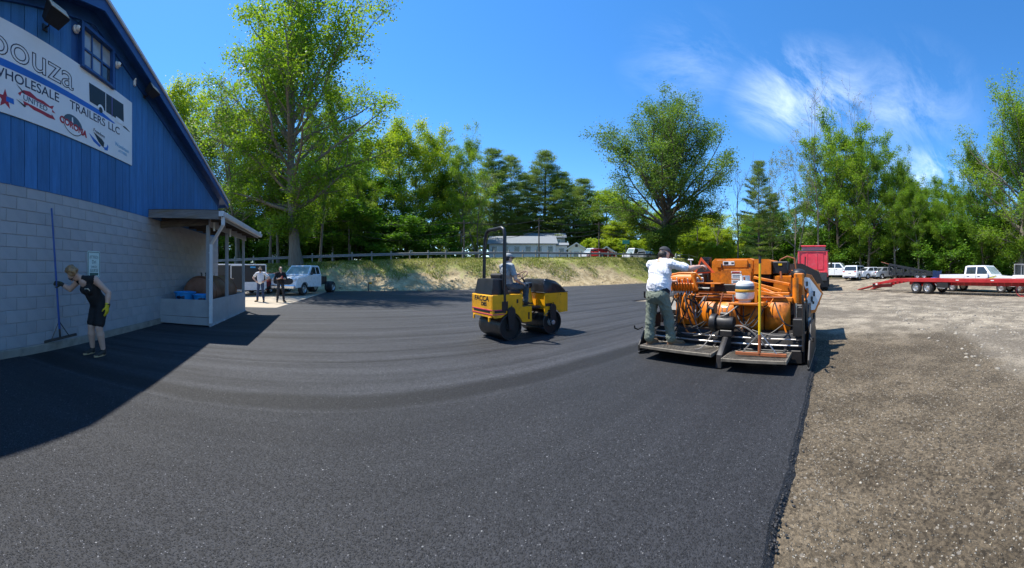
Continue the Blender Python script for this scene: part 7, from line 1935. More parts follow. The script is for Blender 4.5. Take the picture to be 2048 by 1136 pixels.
# local x from the ramp toe; deck begins at 4.6
DZ = 1.02
for y in (-1.15, 1.15):
    a = MB(); a.bar((4.4, y, DZ - .06), (FL + 4.5, y, DZ - .02), .10, .24, .01); a.build('side_rail', 'trailer_red', fl)
    a = MB(); a.bar((1.9, y, .55), (4.45, y, DZ - .05), .10, .20, .01); a.build('dovetail_rail', 'trailer_red', fl)
    a = MB(); a.bar((5.2, y * .55, DZ - .28), (FL + 4.4, y * .55, DZ - .26), .14, .26, .01); a.build('main_beam', 'trailer_red', fl)
for k in range(int(FL - 0.5) * 2 + 6):
    x = 4.7 + k * .48
    a = MB(); a.box((x, 0, DZ + .03), (.46, 2.18, .05), .006); a.build('deck_plank', 'deck_wood', fl)
for k in range(6): a = MB(); x = 2.0 + k * .42; a.box((x, 0, .62 + k * .085), (.16, 2.2, .05), .006); a.build('dovetail_slat', 'trailer_red', fl)
for y in (-.78, .78):
    a = MB(); a.bar((0.05, y, .06), (2.05, y, .52), .62, .07, .01); rmp = a.build('ramp', 'trailer_red', fl)
    for k in range(6): a = MB(); x = .3 + k * .3; a.bar((x, y - .3, .14 + k * .069), (x, y + .3, .14 + k * .069), .05, .05); a.build('ramp_cleat', 'trailer_red', rmp)
a = MB(); a.box((1.95, 0, .42), (.10, 2.34, .26), .01); tb = a.build('tail_beam', 'trailer_red', fl)
for y, m in ((-.95, 'lamp_clear'), (-.55, 'black_metal'), (-.25, 'lamp_red'), (.3, 'lamp_red'), (.8, 'lamp_clear')): sub(tb, 'tail_light', m, (1.885, y, .42), (.03, .2, .14), .01)
for s_ in (-1, 1):
    sub(tb, 'side_marker', 'lamp_clear', (2.35, s_ * 1.21, .60), (.20, .02, .14), .01); sub(tb, 'side_marker', 'black_metal', (2.05, s_ * 1.21, .52), (.25, .02, .2), .01); sub(tb, 'side_marker', 'lamp_red', (2.75, s_ * 1.21, .68), (.12, .02, .10), .01)
    for x in (6.05, 7.05): wheel(fl, x, s_ * .98, .43, .30, s_)
    for x in (9.5, 12.0, 14.6): sub(fl, 'reflector', 'label_white', (x, s_ * 1.203, DZ - .02), (.22, .01, .05), 0)
sub(fl, 'tool_tray', 'black_metal', (8.3, -1.0, .66), (.9, .35, .4), .03); a = MB(); a.tube([(7.7, -1.1, .75), (8.0, -1.15, .45), (8.5, -1.15, .42), (8.7, -1.1, .7)], .03, 8); a.build('hanger', 'galvanised', fl)
sub(fl, 'fender_cover', 'trailer_red', (6.6, 0, DZ + .062), (2.3, 2.3, .02), .004)

# machine at the right edge: white body with a mesh cage
mp_ = PX(2046, 24.6); mp_.z = tz(mp_)
sk = thing('caged_loader', 'white loader with a mesh cab cage at the right edge', 'loader', mp_, pk_head)
sub(sk, 'body', 'car_white', (.9, 0, .95), (3.0, 1.7, .75), .10); sub(sk, 'tail_light', 'lamp_red', (-.63, -.70, .95), (.06, .25, .3), .05); sub(sk, 'grille', 'black_metal', (-.62, 0, .95), (.06, .8, .35), .02)
for x in (-.4, .35, 1.1):
    for y in (-.75, .75): a = MB(); a.bar((x, y, 1.3), (x + .03, y, 2.1), .06, .06); a.build('cage_post', 'galvanised', sk)
for y in (-.75, .75):
    a = MB(); a.bar((-.4, y, 2.12), (1.15, y, 2.12), .07, .07); a.build('cage_rail', 'galvanised', sk)
    for k in range(9): a = MB(); a.bar((-.35 + k * .18, y, 1.32), (-.33 + k * .18, y, 2.1), .012, .012); a.build('cage_bar', 'black_metal', sk)
for k in range(4): a = MB(); a.bar((-.35 + k * .5, -.75, 2.12), (-.35 + k * .5, .75, 2.12), .05, .05); a.build('cage_rail', 'galvanised', sk)
for x in (0, 1.7):
    for s_ in (-1, 1): wheel(sk, x, s_ * .78, .42, .28, s_)
wl_ = PX(2044, 20.2); wl_.z = tz(wl_)
rw = thing('spoked_wheel', 'rusty red spoked iron wheel at the right edge in front of the trailer', 'wheel', wl_, fl_head)
a = MB(); a.tube([(.38 * math.cos(i * PI / 16), 0, .40 + .38 * math.sin(i * PI / 16)) for i in range(32)], .028, 8, closed=True); a.build('rim', 'trailer_red', rw)
for k in range(8): a = MB(); a.tube([(0, 0, .4), (.37 * math.cos(k * PI / 4), 0, .4 + .37 * math.sin(k * PI / 4))], .012, 6); a.build('spoke', 'trailer_red', rw)
a = MB(); a.lathe([(.07, -.05), (.08, 0), (.07, .05)], 12, (0, 0, .4), (0, 1, 0)); a.build('hub', 'rust_orange', rw)

# ------------------------------------------------------------------ houses, sign, poles and wires beyond the road
mat('clapboard', (0.66, 0.68, 0.70), 0.7, var=.05)
mat('house_roof', (0.20, 0.22, 0.235), 0.85, var=.15, bump=.3)
mat('stucco_pale', (0.42, 0.42, 0.40), 0.9, var=.15)
mat('pole_wood', (0.10, 0.08, 0.065), 0.9, var=.3)
def house(x0, x1, d, yb, yt, roof_h, label, depth=7, wall='clapboard', nwin=5, gable_front=False, name='house'):
    """house whose front spans columns x0..x1 at distance d; eaves at row yt"""
    c = PX((x0 + x1) / 2, d); wdt = (x1 - x0) * d / F; zg = tz(c); he = zat(yt, d) - zg
    t = thing(name, label, 'house', Vector((c.x, c.y, zg)), -az((x0 + x1) / 2))     # local -y faces the camera
    sub(t, 'wall', wall, (0, depth / 2, he / 2 - .5), (wdt, depth, he + 1.0), 0)
    ov = .4
    a = MB()
    if gable_front:
        pl = [(-wdt / 2 - ov, he - .05), (wdt / 2 + ov, he - .05), (wdt / 2 + ov, he + .1), (0, he + roof_h + .1), (-wdt / 2 - ov, he + .1)]
        a.prism([(-wdt / 2, he - .1), (wdt / 2, he - .1), (0, he + roof_h - .1)], .02, depth - .02, 'xz'); a.build('gable', wall, t)
        for s_ in (-1, 1):
            a = MB(); a.loft([[(s_ * (wdt / 2 + ov), y, he - .12 - roof_h * ov / wdt * 2), (s_ * (wdt / 2 + ov), y, he + .06 - roof_h * ov / wdt * 2), (0, y, he + roof_h + .12), (0, y, he + roof_h - .06)] for y in (-ov, depth + ov)]); ro = a.build('roof', 'house_roof', t)
            a = MB(); a.loft([[(s_ * (wdt / 2 + ov), y, he - .22 - roof_h * ov / wdt * 2), (s_ * (wdt / 2 + ov), y, he + .0 - roof_h * ov / wdt * 2), (0, y, he + roof_h + .06), (0, y, he + roof_h - .16)] for y in (-ov - .06, -ov - .01)]); a.build('barge_board', 'clapboard', ro)
        sub(t, 'gable_vent', 'black_metal', (0, -.02, he + roof_h * .45), (.5, .06, .5), .01)
    else:
        a.prism([(0, he - .1), (depth, he - .1), (depth / 2, he + roof_h - .1)], -wdt / 2 + .02, wdt / 2 - .02, 'yz'); a.build('gable', wall, t)
        for y0, y1 in ((-ov, depth / 2), (depth + ov, depth / 2)):
            zo = he - roof_h * ov / depth * 2
            a = MB(); a.loft([[(x, y0, zo - .08), (x, y0, zo + .08), (x, y1, he + roof_h + .1), (x, y1, he + roof_h - .06)] for x in (-wdt / 2 - ov, wdt / 2 + ov)]); a.build('roof', 'house_roof', t)
    for k in range(nwin):
        x = -wdt / 2 + wdt * (k + .5) / nwin
        o = sub(t, 'window', 'clapboard', (x, -.03, he - 1.25), (1.25, .08, 1.35), .01); sub(o, 'pane', 'auto_glass', (x, -.075, he - 1.25), (1.0, .03, 1.1), 0)
    return t
house(978, 1112, 66, 505, 486, 1.75, 'long white ranch house with grey roof behind the guard rail', 8, nwin=6)
house(1050, 1130, 78, 486, 474, 1.2, 'pale grey upper building behind the long white house', 6, 'stucco_pale', 3)
house(1112, 1134, 67, 505, 490, .6, 'low white wing joining the ranch house and the gabled shed', 5, nwin=1)
house(1136, 1170, 62, 506, 496, .95, 'small white gabled shed right of the ranch house', 5, nwin=1, gable_front=True, name='shed')
house(1200, 1226, 64, 506, 501, .75, 'little white gabled garage left of the green road sign', 5, nwin=1, gable_front=True, name='garage')
def van(x, d, L, H, paint, label, name='van'):
    p = PX(x, d / math.sin(math.pi / 2 - PHI - az(x))); p.z = float(ztop(np.array([yard(p)[0]]))[0]) + .025     # d: distance of the road lane
    top = [(-L / 2, .5), (-L / 2 - .03, .9), (-L / 2, 1.1), (L / 2 - 1.2, 1.1), (L / 2 - .3, 1.0), (L / 2, .8), (L / 2 + .02, .5)]
    cab = [(-L / 2 + .05, 1.08), (-L / 2 + .1, H - .06), (-L / 2 + .25, H), (L / 2 - 1.9, H), (L / 2 - 1.1, 1.09)]
    wins = [[(L / 2 - 2.9, 1.18), (L / 2 - 2.9, H - .14), (L / 2 - 2.0, H - .14), (L / 2 - 1.45, 1.18)]]
    return vehicle(name, label, 'vehicle', p, PHI + (PI if d > 36.5 else 0), paint, 1.9, top, .35, (-L / 2 + .9, L / 2 - .9), .36, .24, cab, wins, group='vehicles parked along the road')
van(1184, 38, 4.6, 1.85, 'car_white', 'cream white van behind the guard rail left of the garage'); van(1206, 35, 4.3, 1.5, 'car_red', 'red car behind the guard rail by the garage', 'car'); van(1268, 38, 5.4, 2.3, 'car_white', 'tall white van behind the rail right of the green sign')
van(1296, 35, 4.6, 1.6, 'car_silver', 'grey car on the road left of the oak trunk', 'car'); van(1358, 38, 5.0, 1.8, 'car_white', 'white vehicle on the road right of the oak trunk'); van(1382, 35, 4.2, 1.5, 'car_black', 'dark car on the road right of the white one', 'car')
# green road sign
mat('sign_green_road', (0.005, 0.22, 0.13), 0.4)
gp0 = PX(1252, 52); gp0.z = tz(gp0)
gs = thing('road_sign', 'blank green road sign on a post beside the road', 'road sign', gp0, -az(1252))
hz_ = zat(484, 52) - gp0.z
sub(gs, 'post', 'galvanised', (0, .05, hz_ / 2), (.10, .08, hz_), .01); sub(gs, 'panel', 'sign_green_road', (0, 0, hz_), (1.15, .03, .62), .01)
# white board fence to the right of the oak
for k in range(4):
    a_ = az(1352 + k * 26); p = PX(1352 + k * 26, 30.4 / math.sin(math.pi / 2 - PHI - a_)); p.z = tz(p) - .1
    if k == 0: wfz = thing('board_fence', 'white post fence at the grassy edge right of the man', 'fence', p, 0); base = p
    q = p - base
    sub(wfz, 'post', 'car_white', (q.x, q.y, q.z + .6), (.18, .18, 1.2), .01)
    if k: a = MB(); a.bar((qp.x, qp.y, qp.z + .95), (q.x, q.y, q.z + .95), .05, .10); a.build('rail', 'car_white', wfz)
    qp = q
# utility poles and wires
PL = []
for x, d, yt, lab in ((478, 40, 420, 'dark utility pole seen between the porch posts'), (698, 40, 436, 'dark utility pole in front of the wood left of the roller'), (928, 45, 440, 'dark utility pole right behind the roller roll bar'), (1078, 52, 436, 'slim utility pole in front of the white house'), (1198, 60, 444, 'utility pole beside the gabled garage'), (1395, 72, 452, 'utility pole right of the oak crown')):
    p = PX(x, d); p.z = tz(p); h_ = zat(yt, d) - p.z
    t = thing('utility_pole', lab, 'utility pole', p, -az(x), 'utility poles along the road')
    a = MB(); a.tube([(0, 0, -.3), (0, 0, h_)], [.13, .09], 10); a.build('shaft', 'pole_wood', t)
    sub(t, 'crossarm', 'pole_wood', (0, .0, h_ - .45), (1.6, .10, .10), .01)
    for q in (-.7, 0, .7): a = MB(); a.lathe([(.04, 0), (.05, .05), (.03, .10)], 8, (q, 0, h_ - .40)); a.build('insulator', 'hub_silver', t)
    PL.append((Vector((p.x, p.y, p.z + h_ - .3)), Vector((math.cos(az(x)), -math.sin(az(x)), 0))))
for i in range(len(PL) - 1):
    for k, (dz, o_) in enumerate(((0.0, -.7), (0.05, .7), (-1.05, 0.0), (-1.6, 0.0))):
        a_, b_ = PL[i][0] + PL[i][1] * o_ * .0 + Vector((0, 0, dz)), PL[i + 1][0] + Vector((0, 0, dz))
        pts = []
        for q in range(13):
            s_ = q / 12; p = a_.lerp(b_, s_); p.z -= (.55 + .15 * k) * 4 * s_ * (1 - s_); pts.append(p)
        a = MB(); a.tube(pts, .022 if k < 3 else .035, 5); o = a.build('overhead_wire', 'hose_black')
        tag(o, '%s overhead wire between the utility poles, %s span from the left' % (('top front', 'top rear', 'middle', 'lowest')[k], ('first', 'second', 'third', 'fourth', 'fifth')[i]), 'wire', 'overhead wires along the road')
# stake with orange ribbon and a big stone at the foot of the bank
sp_ = PX(737, 25.6); sp_.z = tz(sp_) - .02
st_ = thing('survey_stake', 'wooden stake with orange ribbon at the foot of the bank', 'stake', sp_)
sub(st_, 'stake', 'pole_wood', (0, 0, .38), (.07, .05, .80), .005); sub(st_, 'ribbon', 'lamp_amber', (.14, 0, .70), (.28, .04, .16), .02)
bp_ = PX(853, 25.9); bp_.z = tz(bp_)
a = MB(); a.sphere((0, 0, .12), .5, 16, 10, (1.25, .8, .62)); me_ = a.mesh('boulder', 'clod', 60)
for v_ in me_.vertices: v_.co *= 1 + .22 * (mnoise.noise(v_.co * 2.6) + .5 * mnoise.noise(v_.co * 6))
o = bpy.data.objects.new('boulder', me_); C.objects.link(o); o.location = bp_; tag(o, 'pale earth covered boulder at the foot of the bank', 'boulder')

# ------------------------------------------------------------------ trees
mat('bark_grey', (0.145, 0.125, 0.098), 0.9, var=0.35, scale=3, bump=0.8, bscale=14, stretch=(3, 3, 0.5))
mat('bark_dark', (0.085, 0.068, 0.05), 0.9, var=0.35, scale=3, bump=0.8, bscale=14, stretch=(3, 3, 0.5))
leafmat('leaf_spring', [(0.052, 0.114, 0.012), (0.104, 0.206, 0.018), (0.170, 0.293, 0.024), (0.255, 0.358, 0.033)], 0.5)
leafmat('leaf_oak', [(0.047, 0.098, 0.014), (0.090, 0.168, 0.021), (0.142, 0.234, 0.031), (0.203, 0.282, 0.047)], 0.45)
leafmat('leaf_yellow', [(0.122, 0.206, 0.014), (0.203, 0.315, 0.021), (0.293, 0.391, 0.029), (0.378, 0.434, 0.053)], 0.5)
leafmat('leaf_deep', [(0.033, 0.092, 0.011), (0.066, 0.163, 0.015), (0.109, 0.234, 0.021), (0.161, 0.288, 0.031)], 0.48)
leafmat('leaf_pale', [(0.106, 0.155, 0.039), (0.170, 0.221, 0.063), (0.233, 0.277, 0.088), (0.283, 0.309, 0.124)], 0.32)
leafmat('needle', [(0.060, 0.115, 0.022), (0.110, 0.185, 0.032), (0.180, 0.255, 0.045), (0.260, 0.310, 0.065)], 0.35)

class TreeGen:
    def __init__(s, seed): s.g = random.Random(seed); s.wood = []; s.tw = []
    def branch(s, p, d, L, r, n, up=0.0, wob=0.12, r_end=0.35):
        pts = [p.copy()]; d = d.normalized(); rr = [r]
        for i in range(n):
            d = (d + Vector((s.g.gauss(0, wob), s.g.gauss(0, wob), s.g.gauss(0, wob) + up))).normalized()
            p = p + d * (L / n); pts.append(p.copy()); rr.append(r * (1 - (1 - r_end) * (i + 1) / n))
        return pts, rr
def at_len(pts, t):
    k = t * (len(pts) - 1); i = min(int(k), len(pts) - 2); f = k - i
    return pts[i].lerp(pts[i + 1], f), (pts[i + 1] - pts[i]).normalized()
def side(d, g, ang):
    """direction leaving d at the given angle, random way round"""
    o = d.orthogonal().normalized(); o = Matrix.Rotation(g.uniform(0, 2 * PI), 3, d) @ o
    return (d * math.cos(ang) + o * math.sin(ang)).normalized()
def leaves_mesh(name, C_, size, seed, m, flat=0.35, aspect=0.62, nrm=None):
    g = np.random.default_rng(seed); n = len(C_)
    a = g.normal(0, 1, (n, 3)); a[:, 2] *= 1 - flat; a /= np.linalg.norm(a, axis=1)[:, None] + 1e-9
    b = g.normal(0, 1, (n, 3)); b[:, 2] *= 1 - flat
    b -= a * (a * b).sum(1)[:, None]; b /= np.linalg.norm(b, axis=1)[:, None] + 1e-9
    c = np.cross(a, b)
    s = size * g.uniform(0.6, 1.35, n)[:, None]
    V = np.stack([C_ - a * s * 0.5, C_ + b * s * 0.5 * aspect + c * s * 0.10, C_ + a * s * 0.5, C_ - b * s * 0.5 * aspect + c * s * 0.10], 1).reshape(-1, 3)
    Fq = np.arange(n * 4).reshape(-1, 4)
    me_o = npmesh(name, V, Fq, m)
    return me_o
def broadleaf(seed, H, crown_r, base_t, trunk_r, n_limb, n_sub, n_twig, n_leaf, leaf, lm, bark, elev=(25, 72), prof=None, spread=0.42, lean=0.0, stems=1, bare=0.0, clump=0.55, twig=1.0, dome=None, top=0.97):
    """tree about H tall; returns (wood object, leaf object) at the origin"""
    T_ = TreeGen(seed); g = T_.g; W_ = MB(); LP = []
    prof = prof or (lambda t: math.sin(min(1, max(0.02, t)) ** 0.8 * PI) ** 0.55)
    trunks = []
    for sidx in range(stems):
        a = 2 * PI * sidx / max(1, stems) + g.uniform(0, 1)
        d0 = Vector((math.cos(a) * (0.16 if stems > 1 else 0.0) + lean, math.sin(a) * (0.16 if stems > 1 else 0.0), 1))
        p0 = Vector((math.cos(a), math.sin(a), 0)) * (trunk_r * 0.7 if stems > 1 else 0) + Vector((0, 0, -0.3))
        pts, rr = T_.branch(p0, d0, H * 0.93, trunk_r * (0.75 if stems > 1 else 1), 12, 0.06, 0.045, 0.06)
        rr[0] *= 1.45; rr[1] *= 1.02
        W_.tube(pts, rr, 9); trunks.append((pts, rr))
    ga = g.uniform(0, 6)
    for i in range(n_limb):
        pts, rr = trunks[i % len(trunks)]
        t = (i + g.uniform(0.0, 1)) / n_limb
        tt = base_t + (top - base_t) * t
        p, d = at_len(pts, tt); rad = rr[min(int(tt * 12), 12)]
        ga += 2.4 + g.uniform(-0.5, 0.5)
        el = math.radians(elev[0] + (elev[1] - elev[0]) * t + g.uniform(-9, 9))
        dirv = Vector((math.cos(ga) * math.cos(el), math.sin(ga) * math.cos(el), math.sin(el)))
        env = crown_r * prof(t)
        L = max(1.0, env * g.uniform(0.82, 1.12) / max(0.35, math.cos(el)))
        L = min(L, H * 0.62)
        if dome:                      # reach the surface of an egg shaped crown
            zc, rx, rz = dome; o3 = Vector((p.x / rx, p.y / rx, (p.z - zc) / rz)); d3 = Vector((dirv.x / rx, dirv.y / rx, dirv.z / rz))
            aa = d3.dot(d3); bb = o3.dot(d3); cc_ = o3.dot(o3) - 1
            L = max(1.5, (-bb + math.sqrt(max(0.0, bb * bb - aa * cc_))) / aa * g.uniform(0.84, 1.0))
        lp, lr = T_.branch(p, dirv, L, max(0.03, rad * g.uniform(0.38, 0.6)), 7, 0.035, 0.11, 0.16)
        W_.tube(lp, lr, 6)
        bare_limb = g.random() < bare
        for k in range(n_sub):
            u = 0.22 + 0.78 * (k + g.random()) / n_sub
            q, dq = at_len(lp, u)
            sl_ = L * spread * (1.08 - 0.62 * u) * g.uniform(0.7, 1.25)
            ds = side(dq, g, math.radians(g.uniform(32, 62))); ds.z += 0.12
            sp, sr = T_.branch(q, ds, sl_, max(0.014, lr[min(int(u * 7), 7)] * 0.5), 4, 0.05, 0.13, 0.3)
            W_.tube(sp, sr, 4, caps=False)
            for w in range(n_twig):
                v = 0.25 + 0.75 * (w + g.random()) / n_twig
                x, dx = at_len(sp, v)
                dt = side(dx, g, math.radians(g.uniform(25, 70)))
                tl = g.uniform(0.5, 1.25) * twig
                tp, tr_ = T_.branch(x, dt, tl, 0.012 * max(1, H / 20), 2, 0.06, 0.16, 0.5)
                W_.tube(tp, tr_, 3, caps=False)
                if bare_limb and g.random() < 0.85: continue
                LP.append((x, tp[-1]))
            LP.append((sp[2], sp[-1]))
        if not bare_limb: LP.append((lp[-2], lp[-1]))
    gn = np.random.default_rng(seed)
    A = np.array([p[0] for p in LP]); B = np.array([p[1] for p in LP]); k = len(A)
    reps = gn.poisson(n_leaf, k); idx = np.repeat(np.arange(k), reps)
    u = gn.random(len(idx))[:, None] ** 0.7
    cen = A[idx] * (1 - u) + B[idx] * u + gn.normal(0, 1, (len(idx), 3)) * clump * np.array([0.42, 0.42, 0.34]) * twig
    lo = leaves_mesh('crown', cen, leaf, seed, lm)
    wo = W_.build('trunk', bark, smooth=60)
    return wo, lo
def pine(seed, H, crown_r, base_t, trunk_r, whorl=0.75, lm='needle', bark='bark_dark', dens=1.0):
    T_ = TreeGen(seed); g = T_.g; W_ = MB(); cen = []; ax = []
    gn = np.random.default_rng(seed)
    pts, rr = T_.branch(Vector((0, 0, -0.3)), Vector((0, 0, 1)), H, trunk_r, 10, 0.08, 0.02, 0.05); rr[0] *= 1.3
    W_.tube(pts, rr, 8)
    z = H * base_t
    while z < H * 0.985:
        t = (z - H * base_t) / (H * (1 - base_t))
        n = g.choice((4, 5, 5, 6)); a0 = g.uniform(0, 6)
        for i in range(n):
            if g.random() < 0.12: continue
            a = a0 + 2 * PI * i / n + g.uniform(-.3, .3)
            L = crown_r * (0.55 + 0.55 * min(1, t * 3.2)) * (1 - t) ** 0.72 * g.uniform(0.62, 1.25) + 0.35
            p, d = at_len(pts, z / H)
            el = math.radians(g.uniform(-6, 16) + 32 * t * t)
            bp_, br = T_.branch(p, Vector((math.cos(a) * math.cos(el), math.sin(a) * math.cos(el), math.sin(el))), L, 0.05 * (1 - 0.6 * t), 5, 0.03, 0.06, 0.3)
            W_.tube(bp_, br, 4, caps=False)
            m = max(3, int(L / 0.42))
            for k in range(m):
                u = 0.30 + 0.70 * (k + g.random()) / m
                q, dq = at_len(bp_, u)
                wv = L * 0.30 * (1.1 - u * 0.75)
                for s_ in (-1, 1):
                    o = Vector((-dq.y, dq.x, 0)) * s_ * g.uniform(0.2, 1.0) * wv
                    c = q + o + dq * g.uniform(0, .3) + Vector((0, 0, 0.08))
                    W_.tube([q, c], 0.012, 3, caps=False)
                    cen.append(c); ax.append(dq + o * 0.4)
        z += whorl * g.uniform(0.75, 1.3) * (1 - 0.35 * t)
    cen = np.array(cen); k = len(cen)
    nl = int(34 * dens); idx = np.repeat(np.arange(k), nl)
    off = gn.normal(0, 1, (len(idx), 3)) * np.array([0.30, 0.30, 0.10])
    off[:, 2] = np.abs(off[:, 2]) * 1.2 - 0.02
    Cn = cen[idx] + off
    n = len(Cn)
    d = np.array(ax)[idx] + gn.normal(0, 0.6, (n, 3)); d[:, 2] = np.abs(d[:, 2]) * 0.8 + 0.15
    d /= np.linalg.norm(d, axis=1)[:, None]
    s = np.cross(d, gn.normal(0, 1, (n, 3))); s /= np.linalg.norm(s, axis=1)[:, None] + 1e-9
    ln = gn.uniform(0.16, 0.34, n)[:, None]; w = 0.035
    V = np.stack([Cn - s * w, Cn + s * w, Cn + d * ln], 1).reshape(-1, 3)
    lo = npmesh('crown', V, np.arange(n * 3).reshape(-1, 3), lm)
    return W_.build('trunk', bark, smooth=60), lo

class Kind:
    def __init__(s, wo, lo, H, r): s.wo, s.lo, s.H, s.r = wo, lo, H, r; s.used = False; wo.hide_render = lo.hide_render = False
KINDS = {}
def kind(name, pair, H, r):
    for o in pair: C.objects.unlink(o)
    me = pair[1].data; k = len(me.vertices); co = np.zeros(k * 3, dtype=np.float32); me.vertices.foreach_get('co', co); co = co.reshape(-1, 3)
    if k > 4000: H = float(np.percentile(co[:, 2], 99.9)); r = float(np.percentile(np.hypot(co[:, 0], co[:, 1]), 91))
    KINDS[name] = (pair[0].data, pair[1].data, H, r)
    for o in pair: bpy.data.objects.remove(o)
ORD = ('first', 'second', 'third', 'fourth', 'fifth', 'sixth', 'seventh', 'eighth', 'ninth', 'tenth', 'eleventh', 'twelfth')
def ordinals(items, xi=1):
    """rank of each item from the left among those of its kind"""
    out = {}
    for k in set(q[0] for q in items):
        for i, q in enumerate(sorted([w for w in items if w[0] == k], key=lambda w: w[xi])): out[id(q)] = ORD[i]
    return out
def plant(kd, x, d, ytop, hw, label, group=None, yaw=None, name='tree', cat='tree', lm=None, sink=0.0):
    """a tree of the given kind seen at column x, at distance d, its top at row ytop and its crown hw pixels to each side"""
    wme, lme, H0, r0 = KINDS[kd]
    p = onland(PX(x, d)); p.z -= sink
    H = zat(ytop, d) - p.z
    R_ = hw * d / F
    t = thing(name, label, cat, p, RNG.uniform(0, 6.28) if yaw is None else yaw, group)
    sxy = R_ / r0; sz = H / H0
    t.scale = (sxy, sxy, sz)
    for nm, me in (('trunk', wme), ('crown', lme)):
        o = bpy.data.objects.new(nm, me); C.objects.link(o); o.parent = t
    return t
col_prof = lambda t: (0.55 + 0.45 * math.sin(min(1, t * 1.15) * PI)) * (1 - t ** 4 * 0.55)
kind('hero_left', broadleaf(101, 25, 8.4, 0.14, 0.46, 46, 9, 5, 26, 0.19, 'leaf_spring', 'bark_grey', (12, 80), None, 0.30, clump=0.85, bare=0.10, dome=(14.5, 7.6, 10.2), top=0.72), 25, 8.4)
kind('hero_oak', broadleaf(102, 29, 12.3, 0.12, 0.66, 58, 11, 5, 30, 0.24, 'leaf_oak', 'bark_dark', (-6, 84), None, 0.33, clump=0.95, bare=0.04, twig=1.15, dome=(17.0, 11.6, 11.5), top=0.60), 29, 12.3)
kind('wood_a', broadleaf(103, 22, 5.2, 0.16, 0.34, 26, 7, 4, 42, 0.22, 'leaf_yellow', 'bark_grey', (25, 72), col_prof, 0.42, clump=0.85), 22, 5.2)
kind('wood_b', broadleaf(104, 23, 5.4, 0.24, 0.32, 24, 7, 4, 40, 0.22, 'leaf_spring', 'bark_grey', (30, 76), col_prof, 0.42, clump=0.85), 23, 5.4)
kind('wood_c', broadleaf(105, 19, 6.0, 0.10, 0.30, 26, 7, 4, 40, 0.22, 'leaf_deep', 'bark_dark', (10, 66), None, 0.40, clump=0.85), 19, 6.0)
kind('wood_d', broadleaf(106, 21, 6.2, 0.14, 0.40, 28, 8, 4, 38, 0.22, 'leaf_spring', 'bark_dark', (18, 70), None, 0.40, clump=0.75, stems=2, bare=0.12), 21, 6.2)
kind('sparse', broadleaf(107, 20, 4.6, 0.25, 0.26, 20, 7, 4, 5.0, 0.24, 'leaf_pale', 'bark_grey', (35, 78), col_prof, 0.40, clump=0.6, stems=2), 20, 4.6)
kind('bare', broadleaf(108, 17, 4.0, 0.35, 0.20, 12, 5, 4, 0.5, 0.2, 'leaf_pale', 'bark_grey', (40, 76), col_prof, 0.36), 17, 4.0)
kind('pine_a', pine(109, 24, 4.6, 0.10, 0.34, 0.8), 24, 4.6)
kind('pine_b', pine(110, 22, 5.0, 0.16, 0.30, 1.0, dens=0.95), 22, 5.0)
kind('bush', broadleaf(111, 5.0, 2.6, 0.03, 0.07, 18, 6, 3, 30, 0.22, 'leaf_yellow', 'bark_grey', (12, 72), None, 0.45, clump=0.6, stems=3, twig=0.6), 5.0, 2.6)
kind('understory', broadleaf(112, 9, 4.2, 0.05, 0.12, 22, 6, 4, 26, 0.30, 'leaf_deep', 'bark_dark', (5, 62), None, 0.42, clump=0.75, stems=2), 9, 4.2)

plant('hero_left', 592, 30.6, 18, 160, 'tall spreading tree with thick grey trunk on the left bank', yaw=3.5, name='maple_tree')
plant('hero_oak', 1322, 56, 203, 121, 'big round crowned oak standing alone behind the man in white', yaw=2.1, name='oak_tree')
# left of the big tree, behind the building
plant('sparse', 478, 36, 148, 105, 'thin twin stemmed tree with sparse pale leaves beside the blue roof', name='sapling_tree')
plant('wood_b', 430, 43, 190, 95, 'slender light green tree right above the blue roof edge', name='slender_tree')
plant('wood_a', 385, 47, 165, 90, 'yellow green tree peeking over the blue roof slope', name='slender_tree')
plant('wood_b', 540, 34, 215, 62, 'narrow tree with dark trunk just left of the big bank tree', name='slender_tree')
plant('wood_b', 556, 33, 120, 58, 'tall slim tree rising close behind the big bank tree', name='slender_tree')
plant('wood_b', 640, 36, 130, 55, 'tall slim tree just right of the big bank tree crown', name='slender_tree')
GW = 'trees of the wood behind the guard rail'
wood = [
    ('wood_c', 520, 52, 300, 85), ('wood_c', 610, 55, 330, 90), ('wood_c', 690, 50, 300, 95), ('wood_c', 765, 54, 345, 80), ('wood_d', 660, 62, 250, 90), ('wood_d', 745, 66, 262, 85),
    ('wood_c', 455, 55, 345, 80), ('understory', 560, 44, 425, 70), ('understory', 640, 45, 420, 75), ('understory', 720, 44, 415, 75), ('understory', 805, 46, 425, 70), ('understory', 500, 44, 420, 65), ('understory', 440, 44, 430, 70),
    ('understory', 870, 50, 440, 60), ('understory', 600, 47, 455, 60), ('understory', 680, 46, 450, 60), ('wood_c', 850, 62, 360, 75), ('wood_d', 910, 66, 330, 75)]
od = ordinals(wood)
for q_ in wood:
    k, x, d, y, w = q_
    lab = {'wood_c': 'dense dark green tree of the wood behind the guard rail', 'wood_d': 'two stemmed green tree deep in the wood behind the guard rail', 'understory': 'low leafy understory tree behind the guard rail'}[k]
    plant(k, x, d, y, w, lab + ', ' + od[id(q_)] + ' from left', GW)
plant('wood_b', 668, 42, 300, 45, 'slim tree with pale trunk right of the big bank tree', name='slender_tree')
plant('wood_b', 697, 41, 330, 45, 'slim pale trunked tree in front of the dark wood', name='slender_tree')
plant('wood_a', 815, 52, 236, 68, 'tall bright yellow green tree left of the roller', name='yellow_green_tree')
plant('wood_a', 868, 57, 255, 55, 'yellow green tree between the two tallest ones left of the roller', name='yellow_green_tree')
plant('wood_b', 922, 52, 246, 52, 'tall green tree with forked grey trunk above the roller', name='forked_tree')
